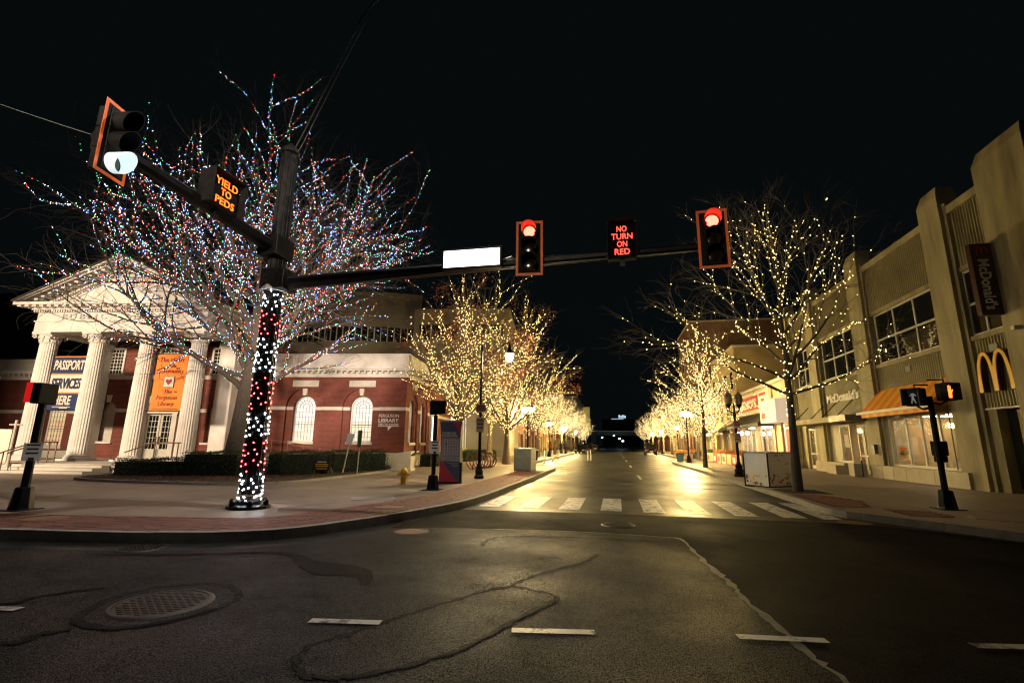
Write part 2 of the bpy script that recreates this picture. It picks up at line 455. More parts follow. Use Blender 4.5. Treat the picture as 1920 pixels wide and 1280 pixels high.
class MB:
    def __init__(self):
        self.v = []; self.f = []; self.mi = []; self.n = 0; self.cur = 0
    def add(self, vs, fs):
        vs = [tuple(map(float, p)) for p in vs]
        b = self.n
        self.v += vs; self.n += len(vs)
        self.f += [tuple(b + i for i in q) for q in fs]
        self.mi += [self.cur] * len(fs)
        return self
    def box(self, x0, x1, y0, y1, z0, z1):
        return self.add([(x0, y0, z0), (x1, y0, z0), (x1, y1, z0), (x0, y1, z0), (x0, y0, z1), (x1, y0, z1), (x1, y1, z1), (x0, y1, z1)],
                        [(0, 3, 2, 1), (4, 5, 6, 7), (0, 1, 5, 4), (1, 2, 6, 5), (2, 3, 7, 6), (3, 0, 4, 7)])
    def obox(self, c, size, rz):
        """box centred at c, turned by rz about z"""
        ca, sa = math.cos(rz), math.sin(rz)
        vs = []
        for dz in (-.5, .5):
            for dx, dy in ((-.5, -.5), (.5, -.5), (.5, .5), (-.5, .5)):
                x, y = dx * size[0], dy * size[1]
                vs.append((c[0] + x * ca - y * sa, c[1] + x * sa + y * ca, c[2] + dz * size[2]))
        return self.add(vs, [(0, 3, 2, 1), (4, 5, 6, 7), (0, 1, 5, 4), (1, 2, 6, 5), (2, 3, 7, 6), (3, 0, 4, 7)])
    def prism(self, poly, z0, z1):
        n = len(poly)
        vs = [(p[0], p[1], z0) for p in poly] + [(p[0], p[1], z1) for p in poly]
        fs = [tuple(range(n - 1, -1, -1)), tuple(range(n, 2 * n))] + [(i, (i + 1) % n, n + (i + 1) % n, n + i) for i in range(n)]
        return self.add(vs, fs)
    def sheet(self, poly, z):
        poly = list(poly)
        if sum(poly[i - 1][0] * poly[i][1] - poly[i][0] * poly[i - 1][1] for i in range(len(poly))) < 0: poly = poly[::-1]   # face up
        return self.add([(p[0], p[1], z) for p in poly], [tuple(range(len(poly)))])
    def extr(self, poly, o, ax, ay, az, d):
        """polygon (a,b) laid in plane o+a*ax+b*ay, pushed d along az"""
        o, ax, ay, az = [np.array(q, float) for q in (o, ax, ay, az)]
        n = len(poly)
        a = [o + p[0] * ax + p[1] * ay for p in poly]
        vs = a + [q + d * az for q in a]
        fs = [tuple(range(n)), tuple(range(2 * n - 1, n - 1, -1))] + [(i, n + i, n + (i + 1) % n, (i + 1) % n) for i in range(n)]
        return self.add(vs, fs)
    def lathe(self, prof, n=16, c=(0, 0, 0), flute=None):
        vs = []
        for r, z in prof:
            for k in range(n):
                a = 2 * math.pi * k / n
                rr = r * (flute if (flute and k % 2) else 1.)
                vs.append((c[0] + rr * math.cos(a), c[1] + rr * math.sin(a), c[2] + z))
        m_ = len(prof)
        fs = [(i * n + k, i * n + (k + 1) % n, (i + 1) * n + (k + 1) % n, (i + 1) * n + k) for i in range(m_ - 1) for k in range(n)]
        fs += [tuple(range(n - 1, -1, -1)), tuple(range((m_ - 1) * n, m_ * n))]
        return self.add(vs, fs)
    def tube(self, pts, rad, n=8, cap=True):
        pts = [np.array(p, float) for p in pts]
        if not hasattr(rad, '__len__'): rad = [rad] * len(pts)
        vs = []
        t0 = pts[1] - pts[0]
        up = np.array([0, 0, 1.]) if abs(t0[2]) < .9 * np.linalg.norm(t0) else np.array([1., 0, 0])
        for i, p in enumerate(pts):
            t = pts[min(i + 1, len(pts) - 1)] - pts[max(i - 1, 0)]
            t = t / (np.linalg.norm(t) + 1e-9)
            x = np.cross(up, t); x /= (np.linalg.norm(x) + 1e-9)
            y = np.cross(t, x)
            up = y if abs(np.dot(y, t)) < .9 else up
            for k in range(n):
                a = 2 * math.pi * k / n
                vs.append(p + rad[i] * (math.cos(a) * x + math.sin(a) * y))
            up = y
        m_ = len(pts)
        fs = [(i * n + k, i * n + (k + 1) % n, (i + 1) * n + (k + 1) % n, (i + 1) * n + k) for i in range(m_ - 1) for k in range(n)]
        if cap: fs += [tuple(range(n - 1, -1, -1)), tuple(range((m_ - 1) * n, m_ * n))]
        return self.add(vs, fs)
    def build(self, name, mats, parent=None, smooth=False, local=False, bevel=0., origin=None):
        """verts are in world space (or the parent's own space if local)"""
        if not isinstance(mats, (list, tuple)): mats = [mats]
        V = np.array(self.v, float).reshape(-1, 3)
        o = None
        if parent is not None and not local and parent.name in FR:
            L, rz = FR[parent.name]
            V = V - L
            if rz:
                c, s = math.cos(-rz), math.sin(-rz)
                V = np.stack([V[:, 0] * c - V[:, 1] * s, V[:, 0] * s + V[:, 1] * c, V[:, 2]], 1)
        if origin is not None: V = V - np.array(origin, float)
        me = bpy.data.meshes.new(name)
        me.from_pydata(V.tolist(), [], self.f)
        for mm in mats: me.materials.append(M[mm] if isinstance(mm, str) else mm)
        if len(mats) > 1: me.polygons.foreach_set('material_index', self.mi)
        if smooth: me.polygons.foreach_set('use_smooth', [True] * len(me.polygons))
        me.update()
        o = bpy.data.objects.new(name, me)
        col.objects.link(o)
        if origin is not None: o.location = origin
        if parent is not None: o.parent = parent
        if bevel:
            bm_ = o.modifiers.new('bevel', 'BEVEL')
            bm_.width = bevel; bm_.segments = 2; bm_.limit_method = 'ANGLE'
        if smooth and hasattr(me, 'set_sharp_from_angle'): me.set_sharp_from_angle(angle=R(50))
        return o

def fastmesh(name, V, F, mats, mi=None, smooth=False):
    """V (n,3) float, F (m,k) int arrays"""
    me = bpy.data.meshes.new(name)
    V = np.ascontiguousarray(V, np.float32); F = np.ascontiguousarray(F, np.int32)
    k = F.shape[1]
    me.vertices.add(len(V)); me.vertices.foreach_set('co', V.ravel())
    me.loops.add(F.size); me.loops.foreach_set('vertex_index', F.ravel())
    me.polygons.add(len(F)); me.polygons.foreach_set('loop_start', np.arange(0, F.size, k, dtype=np.int32))
    for mm in mats: me.materials.append(M[mm])
    if mi is not None: me.polygons.foreach_set('material_index', np.ascontiguousarray(mi, np.int32))
    if smooth: me.polygons.foreach_set('use_smooth', np.ones(len(F), bool))
    me.update(calc_edges=True)
    return me

def link(name, me, parent=None):
    o = bpy.data.objects.new(name, me); col.objects.link(o)
    if parent is not None: o.parent = parent
    return o

def kid_copy(src, root):
    for ch in src.children:
        c = ch.copy(); col.objects.link(c); c.parent = root
        for g_ in ch.children:
            d = g_.copy(); col.objects.link(d); d.parent = c

def dup(src, loc, rz, label, scale=1.):
    r_ = src.copy(); col.objects.link(r_)
    r_.location = loc; r_.rotation_euler = (0, 0, rz); r_.scale = (scale,) * 3
    r_['label'] = label
    kid_copy(src, r_)
    return r_

def struct(name, mb, mat, parent=None, **k):
    o = mb.build(name, mat, parent, **k)
    if parent is None: o['kind'] = 'structure'
    return o

def crom(pts, n=6):
    """smooth curve through points"""
    P = [np.array(p, float) for p in pts]
    P = [2 * P[0] - P[1]] + P + [2 * P[-1] - P[-2]]
    out = []
    for i in range(1, len(P) - 2):
        for k in range(n):
            t = k / n
            a, b, c, d = P[i - 1], P[i], P[i + 1], P[i + 2]
            out.append(.5 * (2 * b + (c - a) * t + (2 * a - 5 * b + 4 * c - d) * t * t + (3 * b - a - 3 * c + d) * t ** 3))
    out.append(P[-2])
    return out

def ribbon(mb, pts, w, z, jit=0., rng=None):
    pts = [np.array(p[:2], float) for p in pts]
    L, Rr = [], []
    for i, p in enumerate(pts):
        t = pts[min(i + 1, len(pts) - 1)] - pts[max(i - 1, 0)]
        t /= np.linalg.norm(t) + 1e-9
        nrm = np.array([-t[1], t[0]])
        ww = w[i] if hasattr(w, '__len__') else w
        if rng: ww *= 1 + rng.uniform(-jit, jit)
        L.append(p + nrm * ww / 2); Rr.append(p - nrm * ww / 2)
    n = len(pts)
    mb.add([(q[0], q[1], z) for q in L] + [(q[0], q[1], z) for q in Rr], [(i, n + i, n + i + 1, i + 1) for i in range(n - 1)])

# lettering: all words are turned into outline meshes at once
WORDS = {}
def words(specs):
    objs = []
    for key, s, kw in specs:
        cu = bpy.data.curves.new('w', 'FONT')
        cu.body = s; cu.size = 1.; cu.align_x = kw.get('ax', 'CENTER'); cu.align_y = 'CENTER'
        cu.shear = kw.get('shear', 0.); cu.offset = kw.get('bold', 0.); cu.space_line = kw.get('line', 1.)
        cu.space_character = kw.get('sp', 1.); cu.resolution_u = 3
        cu.extrude = 0.01
        o = bpy.data.objects.new('w', cu); col.objects.link(o); objs.append((key, o))
    bpy.context.view_layer.update()
    dg = bpy.context.evaluated_depsgraph_get()
    for key, o in objs:
        me = bpy.data.meshes.new_from_object(o.evaluated_get(dg))
        V = np.array([v.co for v in me.vertices]); F = [tuple(p.vertices) for p in me.polygons]
        x0, x1, y0, y1 = V[:, 0].min(), V[:, 0].max(), V[:, 1].min(), V[:, 1].max()
        V[:, 0] = (V[:, 0] - (x0 + x1) / 2) / (x1 - x0); V[:, 1] = (V[:, 1] - (y0 + y1) / 2) / (y1 - y0)
        V[:, 2] = V[:, 2] / .02
        WORDS[key] = (V, F)
        bpy.data.meshes.remove(me)
    for key, o in objs:
        d = o.data; bpy.data.objects.remove(o); bpy.data.curves.remove(d)

def put(mb, key, c, w_, h_, ax, ay, depth=.006):
    """word fitted into w_ x h_, centred at c, on axes ax (reading) and ay (up)"""
    V, F = WORDS[key]
    ax = np.array(ax, float); ay = np.array(ay, float); az = np.cross(ax, ay)
    W_ = np.array(c, float) + V[:, :1] * w_ * ax + V[:, 1:2] * h_ * ay + V[:, 2:] * depth * az
    mb.add(W_, F)

words([('PUBLIC LIBRARY', 'PUBLIC   LIBRARY', dict(sp=1.5, bold=.004)),
       ('PASSPORT', 'PASSPORT', dict(bold=.03, shear=.1)), ('SERVICES', 'SERVICES', dict(bold=.03, shear=.1)), ('HERE', 'HERE', dict(bold=.03, shear=.1)),
       ('The Heart', 'The Heart', {}), ('of the', 'of the', dict(shear=.25)), ('Community', 'Community', {}), ('The', 'The', dict(shear=.2)),
       ('Ferguson', 'Ferguson', dict(shear=.2)), ('Library', 'Library', dict(shear=.2)),
       ('FERGUSON', 'FERGUSON', {}), ('LIBRARY', 'LIBRARY', dict(bold=.015)), ('DIMATTIA', 'DIMATTIA BUILDING', dict(bold=.01)),
       ('STAMFORD', 'STAMFORD', dict(bold=.025)), ('DOWNTOWN', 'DOWNTOWN', dict(bold=.025)),
       ('NO', 'NO', {}), ('TURN', 'TURN', {}), ('ON', 'ON', {}), ('RED', 'RED', {}), ('YIELD', 'YIELD', {}), ('TO', 'TO', {}), ('PEDS', 'PEDS', {}),
       ("McDonald's", "McDonald's", dict(bold=.02)), ('REMOS', "REMO'S", dict(bold=.03))])
# ------------------------------------------------------------------ ground
rng = random.Random(7)
mb = MB(); mb.sheet([(-400, -300), (400, -300), (400, 700), (-400, 700)], 0.)
road = struct('road', mb, 'road')
seam = [(1.08, 9.4), (1.15, 9.08), (1.2, 8.03), (1.25, 7.17), (1.33, 6.56), (1.32, 6.08), (1.38, 5.54), (1.43, 5.0), (1.46, 4.57), (1.55, 4.15), (1.62, 3.2), (1.7, 1.), (1.8, -8)]
topl = [(-3.42, 9.21), (-2.51, 9.34), (-1.52, 9.5), (-0.52, 9.54), (0.43, 9.48), (1.08, 9.4)]
sm = [tuple(p) for p in crom(seam, 6)]
sm = [(x + rng.uniform(-.02, .02), y) for x, y in sm]
mb = MB(); mb.sheet([(-60, -8), (-60, -1.4), (-25, 3.6), (-14, 5.2), (-9.6, 5.85), (-7, 6.2), (-5.6, 6.7), (-4.6, 7.6), (-4.1, 8.6)] + topl + sm[1:], .004)
struct('old_asphalt', mb, 'old_road', road)
mb = MB(); mb.sheet([(-4.2, 9.0), (-3.9, 11.9), (0, 12.2), (5.2, 12.1), (6.2, 11.4), (8.3, 8.9), (14, 7.9), (40, 11), (40, -8)] + sm[::-1] + topl[::-1][1:], .003)
struct('new_asphalt', mb, 'newpatch', road)
mb = MB(); ribbon(mb, sm, .07, .008, .6, rng); ribbon(mb, [tuple(p) for p in crom(topl, 5)], .035, .008, .5, rng)
struct('pavement_seam', mb, 'seam', road)
tr = [(-2.31, 3.5), (-2.41, 3.81), (-2.21, 4.14), (-1.96, 4.66), (-1.62, 5.23), (-1.25, 5.76), (-0.91, 5.72), (-0.64, 5.52), (-0.86, 4.92), (-1.04, 4.48), (-1.18, 4.13), (-1.32, 3.9), (-1.58, 3.63), (-1.88, 3.42), (-2.1, 3.38)]
mb = MB(); mb.sheet(tr[::-1], .0085); struct('trench_patch', mb, 'old_road', road)
def crack(pts, w_, n=8, jit=.6, halo=True):
    c = [tuple(p) for p in crom(pts, n)]
    c = [(x + rng.uniform(-.018, .018), y + rng.uniform(-.018, .018)) for x, y in c]
    if halo:
        mb = MB(); ribbon(mb, [(x + rng.uniform(-.01, .01), y) for x, y in c], [(w_[i] if hasattr(w_, '__len__') else w_) * 1.8 + .025 for i in range(len(c))], .0105, .4, rng); struct('worn_edge', mb, 'edge', road)
    mb = MB(); ribbon(mb, c, w_, .012, jit, rng); struct('tar_seal', mb, 'seal', road)
crack(tr + [tr[0]], [.015, .02, .03, .035, .025, .012] * 21)
crack([(-1.2, 5.8), (-1.12, 6.02), (-.95, 6.4), (-.73, 6.77), (-.5, 7.07), (-.37, 7.35), (-.26, 7.72)], .016)
crack([(-2.06, 7.83), (-2.09, 8.39), (-1.78, 8.77), (-1.32, 8.89), (-.6, 8.95), (.5, 9.0), (1.12, 9.05)], .022)
stain = [(-7.3, 5.86), (-6.2, 6.2), (-5.2, 6.62), (-4.7, 6.72), (-4.35, 6.58), (-4.0, 6.36), (-3.7, 6.30), (-3.35, 6.22), (-3.0, 6.0), (-2.8, 5.6), (-2.83, 5.42), (-3.02, 5.66), (-3.3, 5.78), (-3.62, 5.74), (-3.95, 5.95), (-4.3, 6.28), (-4.66, 6.55), (-5.13, 6.52), (-6.1, 6.12)]
st_ = [tuple(p) for p in crom(stain + [stain[0]], 5)][:-1]
mb = MB(); mb.sheet([(x + rng.uniform(-.02, .02), y + rng.uniform(-.02, .02)) for x, y in st_][::-1], .0105); struct('oil_stain', mb, 'edge', road)
crack([(-6.9, 6.0), (-5.9, 6.28), (-5.0, 6.62), (-4.5, 6.55), (-4.1, 6.3)], .02, 8, .6, False)
crack([(-6.6, 2.9), (-4.79, 3.32), (-4.73, 3.5), (-4.56, 3.66)], .025)
crack([(-6.2, 3.95), (-5.81, 4.09), (-5.84, 4.26), (-5.5, 4.7)], .02)
ring = [(-4.42 + .62 * math.cos(a) * (1 + .06 * math.sin(3 * a)), 4.42 + .66 * math.sin(a)) for a in np.linspace(0, 2 * math.pi, 20)]
mb = MB(); mb.sheet([(x, y) for x, y in ring[:-1]], .0085); struct('collar_patch', mb, 'old_road', road)
crack(ring, .035, 4, .9)
# long wheel-dark band towards the crosswalk, in the street
crack([(3.6, 22.), (4.2, 22.3), (4.6, 22.1)], .25); crack([(2.2, 19.6), (3.0, 19.9), (3.9, 19.7)], .22)
# painted markings
for x in (-3.45, -2.42, -1.385, -.35, .685, 1.72, 2.755, 3.79, 4.6):
    x1 = min(x + .52, 5.02)
    mb = MB(); mb.sheet([(x, 12.66), (x1, 12.68), (x1 + .02, 15.5 + .07 * x1), (x + .02, 15.5 + .07 * x)], .004)
    struct('crosswalk_stripe', mb, 'paint', road)
for a, b in (((-2.73, 4.32), (-2.09, 4.42)), ((-.91, 4.52), (-.2, 4.64)), ((.99, 4.83), (1.71, 4.91)), ((2.86, 5.08), (3.6, 5.2)), ((-6.3, 3.85), (-5.55, 3.95))):
    mb = MB(); ribbon(mb, [a, b], .105, .016); struct('lane_dash', mb, 'paint2', road)
for k in range(13):
    y = 24.5 + 12.6 * k
    mb = MB(); mb.box(1.2, 1.32, y, y + 3.0, .001, .004); struct('lane_dash', mb, 'paint', road)
for x0, x1, y0, y1 in ((-3.3, -2.0, 33.2, 33.4), (-3.35, -3.2, 21.6, 31), (5.5, 7.5, 62, 62.14), (5.4, 5.5, 49, 62)):
    mb = MB(); mb.box(x0, x1, y0, y1, .001, .004); struct('parking_line', mb, 'paint', road)

KL = [(-60, -1.0), (-25, 4.1), (-14, 5.72), (-9.66, 6.36), (-7.01, 6.75), (-5.75, 7.2), (-5.1, 7.95), (-4.63, 9.17), (-4.0, 11.04), (-3.66, 12.47), (-3.55, 14.5), (-3.5, 21.5), (-3.5, 31.0), (-4.0, 32.6), (-6.2, 33.6), (-6.25, 36), (-6.25, 180)]
KR = [(7.7, 180), (7.7, 50), (7.2, 48.4), (5.5, 47.4), (5.1, 46), (5.1, 21), (5.12, 15.6), (5.0, 14.0), (5.1, 13.1), (5.6, 12.5), (6.2, 11.8), (7.0, 10.7), (8.3, 9.3), (10.5, 8.4), (14, 8.3), (60, 14)]
def inset(c, d):
    out = []
    for i, p in enumerate(c):
        t = np.array(c[min(i + 1, len(c) - 1)]) - np.array(c[max(i - 1, 0)]); t = t / np.linalg.norm(t)
        out.append((p[0] - t[1] * d, p[1] + t[0] * d))
    return out
def smooth_k(k):
    # straight runs stay straight, corners are rounded off
    q = [k[0]]
    for a, b in zip(k[:-1], k[1:]):
        L = math.dist(a, b)
        if L > 3.2:
            for f in (1. / L, 1 - 1. / L): q.append((a[0] + (b[0] - a[0]) * f, a[1] + (b[1] - a[1]) * f))
        q.append(b)
    for _ in range(2):
        o = [q[0]]
        for a, b in zip(q[:-1], q[1:]): o += [(a[0] * .75 + b[0] * .25, a[1] * .75 + b[1] * .25), (a[0] * .25 + b[0] * .75, a[1] * .25 + b[1] * .75)]
        q = o + [q[-1]]
    return q
kl, kr = smooth_k(KL), smooth_k(KR)
mb = MB(); mb.prism((inset(kl, .15) + [(-90, 180), (-90, 0)])[::1], -.2, .15)
side_l = struct('sidewalk_left', mb, 'conc')
mb = MB(); mb.prism(inset(kr, .15) + [(60, 180)], -.2, .15)
side_r = struct('sidewalk_right', mb, 'conc')
def kerb(c, par, rng_, seg=1.8):
    """granite kerb stones laid end to end, each a stone of its own"""
    d = np.concatenate([[0], np.cumsum([math.dist(c[i], c[i + 1]) for i in range(len(c) - 1)])])
    cx_, cy_ = np.array([p[0] for p in c]), np.array([p[1] for p in c])
    s = 0.
    at = lambda q: (float(np.interp(q, d, cx_)), float(np.interp(q, d, cy_)))
    while s < d[-1] - .2:
        e = min(s + seg, d[-1])
        pm = at((s + e) / 2)
        near = math.hypot(pm[0], pm[1]) < 45
        if not near: e = min(s + 30, d[-1])
        pts = [at(q) for q in np.linspace(s + .006, e - .006, 5 if near else 9)]
        i1 = inset(pts, .15)
        zt = .158 + rng_.uniform(-.004, .004)
        # dropped kerb at the ramp
        mb = MB(); mb.prism(pts + i1[::-1], -.2, zt)
        struct('kerb_stone', mb, 'kerb', par)
        s = e
kerb(kl, side_l, rng); kerb(kr, side_r, rng)

# brick pavers behind the left kerb
pm_ = MB(); pm_.box(-.097, .097, -.047, .047, -.03, .012)
pv = [pm_.build('paver', 'paver'), pm_.build('paver', 'paver2')]
pmesh = [o.data for o in pv]
for o in pv: bpy.data.objects.remove(o)
d = np.concatenate([[0], np.cumsum([math.dist(kl[i], kl[i + 1]) for i in range(len(kl) - 1)])])
cx_, cy_ = np.array([p[0] for p in kl]), np.array([p[1] for p in kl])
spots = []
s0 = float(np.interp(-17, cx_[:24], d[:24]))
s = s0
while s < s0 + 32:
    for row in range(14):
        q = s + (.1 if row % 2 else 0)
        x, y = np.interp(q, d, cx_), np.interp(q, d, cy_)
        x2, y2 = np.interp(q + .05, d, cx_), np.interp(q + .05, d, cy_)
        a = math.atan2(y2 - y, x2 - x)
        off = .21 + .1 * row
        spots.append((x - math.sin(a) * off, y + math.cos(a) * off, a))
    s += .2
spots.sort(key=lambda p: math.hypot(p[0], p[1]))
mbs = [MB(), MB()]
for i, (x, y, a) in enumerate(spots):
    k = 1 if rng.random() < .35 else 0
    z = .152 + rng.uniform(-.002, .003)
    if i < 300:
        o = bpy.data.objects.new('brick_paver', pmesh[k]); o.location = (x, y, z - .004); o.rotation_euler = (rng.uniform(-.012, .012), rng.uniform(-.012, .012), a)
        o.parent = side_l; col.objects.link(o)
    else:
        mbs[k].obox((x, y, z - .009), (.194, .094, .034), a)
for k in (0, 1):
    o = mbs[k].build('brick_paving', ['paver', 'paver2'][k], side_l); o['kind'] = 'stuff'
# red brick fields on the right corner
mbq = MB()
def field(pts_ok, x0, x1, y0, y1, rot=0.):
    y = y0; r_ = 0
    while y < y1:
        x = x0 + (.1 if r_ % 2 else 0)
        while x < x1:
            if pts_ok(x, y): mbq.obox((x, y, .145 + rng.uniform(-.002, .003)), (.194, .094, .03), rot)
            x += .2
        y += .1; r_ += 1
field(lambda x, y: x > 5.35 and abs(y - 15.6) < 1.6 and x < 6.7 - abs(y - 15.6) * .35, 5.3, 6.8, 14, 17.3)
field(lambda x, y: True, 6.4, 7.2, 12.6, 13.6)
o = mbq.build('brick_paving', 'paver', side_r); o['kind'] = 'stuff'
# joints in the concrete
def joints(par, L, w_=.018, z=.1535):
    for a, b in L:
        mb = MB(); ribbon(mb, [a, b], w_, z); struct('pavement_joint', mb, 'joint', par)
J = [((-7.3, 9.57), (-5.0, 14.7)), ((-10.0, 7.9), (-10.5, 13.9)), ((-13.2, 7.4), (-14.6, 13.6)), ((-5.2, 11.), (-9.9, 12.6)), ((-4.9, 13.6), (-10.8, 16.4)), ((-16.5, 7.), (-18.6, 13.2)), ((-20, 6.4), (-21.8, 15)), ((-8.6, 8.2), (-20, 7.4)), ((-7.6, 10.6), (-20, 10.3)), ((-9.2, 17.6), (-4.8, 16.6)), ((-9.6, 20.4), (-4.8, 19.6)), ((-9.8, 23.2), (-4.8, 22.6)), ((-7.2, 15), (-7.8, 32)), ((-4.75, 14), (-4.75, 31)), ((-10, 12.2), (-20.5, 12.6))]
joints(side_l, J)
J = [((5.3, y), (12.7, y)) for y in (11.4, 14., 17.4, 19.3, 21.2, 23.1, 25., 26.9, 28.8, 31, 33, 35)] + [((7.3, 11), (7.3, 46)), ((9.6, 9), (9.6, 46)), ((11.4, 9), (11.4, 46))]
joints(side_r, J)
# utility plates flush in the left pavement
for (x, y, sx, sy, rz, lab) in ((-6.2, 12.2, 1.1, .7, .5, 'pale metal plate set in the pavement by the crossing'), (8.0, 12.5, .9, .55, -.5, 'rectangular utility cover in the dark right corner pavement')):
    mb = MB(); mb.obox((x, y, .153), (sx, sy, .012), rz); o = mb.build('utility_plate', 'steel' if x < 0 else 'conc', bevel=.004)
    tag(o, lab, 'utility cover')

def manhole(x, y, r, lab, mat='iron', z=0.004, pattern=True):
    t = thing('manhole_cover', lab, 'manhole cover', (x, y, z), .3, 'round covers in road and pavement')
    mb = MB(); n = 40
    P = [(math.cos(2 * math.pi * k / n), math.sin(2 * math.pi * k / n)) for k in range(n)]
    mb.add([(r * a, r * b, .014) for a, b in P] + [(r * .93 * a, r * .93 * b, .016) for a, b in P] + [(r * 1.06 * a, r * 1.06 * b, 0) for a, b in P],
           [(k, (k + 1) % n, n + (k + 1) % n, n + k) for k in range(n)] + [(2 * n + k, 2 * n + (k + 1) % n, (k + 1) % n, k) for k in range(n)])
    mb.build('rim', mat, t, local=True)
    mb = MB(); mb.lathe([(r * .92, 0), (r * .92, .010)], n); mb.build('lid', mat, t, local=True)
    if pattern:
        mb = MB(); s_ = r * .115; i = 0
        yy = -r * .84
        while yy < r * .86:
            xx = -r * .86 + (s_ * .75 if i % 2 else 0)
            while xx < r * .86:
                if math.hypot(abs(xx) + s_ * .4, abs(yy) + s_ * .3) < r * .9: mb.box(xx - s_ * .5, xx + s_ * .5, yy - s_ * .3, yy + s_ * .3, .009, .016)
                xx += s_ * 1.5
            yy += s_ * 1.05; i += 1
        o = mb.build('tread_studs', mat, t, local=True); o['kind'] = 'stuff'
    return t
manhole(-4.42, 4.4, .43, 'large cast iron manhole cover in the road, nearest the viewer', z=.009)
manhole(-6.95, 6.42, .32, 'worn iron cover in the gutter below the brick kerb strip', z=.005)
manhole(-3.66, 8.77, .30, 'plain tan lid in the road at the tip of the left corner', 'rust', .002, False)
manhole(.06, 10.56, .33, 'iron manhole cover in the road just before the zebra stripes', z=.001)
manhole(5.1, 12.3, .32, 'plain tan lid in the gutter of the dark right corner', 'rust', .001, False)
manhole(-10.2, 7.35, .33, 'round lid set in the brick strip at far left', 'rust', .163, False)
manhole(-5.0, 10.6, .34, 'round tan lid set in the brick strip by the crossing', 'rust', .163, False)

# planting bed in front of the library
bed = [(-20.0, 15.6), (-19.0, 14.4), (-17.3, 13.95), (-14.5, 13.9), (-12.1, 14.2), (-11.2, 15.0), (-10.9, 16.2), (-10.86, 21.2), (-11.1, 23.6), (-11.5, 25.2), (-13, 26.3), (-19.5, 25.4), (-20.6, 18.2)]
mb = MB(); mb.prism(bed, .1, .2); struct('planting_bed', mb, 'mulch')
mb = MB(); front = [tuple(p) for p in crom(bed[:10], 4)]
mb.prism(front + inset(front, .14)[::-1], .1, .235)
o = mb.build('bed_kerb', 'kerb'); tag(o, 'low stone edging curving round the planting bed', 'kerb')
# litter of dry leaves in the bed
mb = MB()
for k in range(1500):
    x, y = rng.uniform(-19.5, -11), rng.uniform(14.2, 24.5)
    if y < 14.3 or (x < -17 and y < 15) : continue
    a = rng.uniform(0, 6.3); s_ = rng.uniform(.03, .07); t_ = rng.uniform(-.03, .03)
    mb.add([(x + s_ * math.cos(a), y + s_ * math.sin(a), .21 + abs(t_)), (x + s_ * .5 * math.cos(a + 1.6), y + s_ * .5 * math.sin(a + 1.6), .215), (x - s_ * math.cos(a), y - s_ * math.sin(a), .21 + abs(t_) * .5), (x + s_ * .5 * math.cos(a - 1.6), y + s_ * .5 * math.sin(a - 1.6), .208)], [(0, 1, 2, 3)])
o = mb.build('leaf_litter', 'leaf'); tag(o, 'scattered dry leaves and mulch bits on the planting bed', 'leaf litter', kind='stuff')
# ------------------------------------------------------------------ library (own axes: u along the front, w back, z up)
LA = R(7.5)
LK = (-12., 27., 0.)
lib = thing('library', 'red brick public library with white columned portico and arched windows', 'library', LK, LA)
def L_(mb, name, mat, par=None, **k): return mb.build(name, mat, par or lib, local=True, **k)
def libw(u, w_, z):
    c, s = math.cos(LA), math.sin(LA)
    return (LK[0] + u * c - w_ * s, LK[1] + u * s + w_ * c, z)
LU, LW = (math.cos(LA), math.sin(LA), 0), (-math.sin(LA), math.cos(LA), 0)

def arch_wall(mb, a0, a1, z0, z1, ops, mp, d0, d1, n=14):
    """wall a0..a1 x z0..z1 between depths d0,d1 with arched openings (centre, half, sill, spring)"""
    def blk(poly):
        vs = [mp(a, d0, z) for a, z in poly] + [mp(a, d1, z) for a, z in poly]
        k = len(poly)
        mb.add(vs, [tuple(range(k)), tuple(range(2 * k - 1, k - 1, -1))] + [(i, k + i, k + (i + 1) % k, (i + 1) % k) for i in range(k)])
    cur = a0
    for c, h, zs, sp in sorted(ops):
        if c - h > cur + .001: blk([(cur, z0), (c - h, z0), (c - h, z1), (cur, z1)])
        if zs > z0 + .001: blk([(c - h, z0), (c + h, z0), (c + h, zs), (c - h, zs)])
        for i in range(n):
            t0, t1 = math.pi - math.pi * i / n, math.pi - math.pi * (i + 1) / n
            p, q = (c + h * math.cos(t0), sp + h * math.sin(t0)), (c + h * math.cos(t1), sp + h * math.sin(t1))
            blk([p, q, (q[0], z1), (p[0], z1)])
        cur = c + h
    if cur < a1 - .001: blk([(cur, z0), (a1, z0), (a1, z1), (cur, z1)])

fm = lambda a, d, z: (a, d, z)          # front: a = u, depth = w
def sm_(u0):
    return lambda a, d, z: (u0 - d, a, z)   # side facing +u at u0

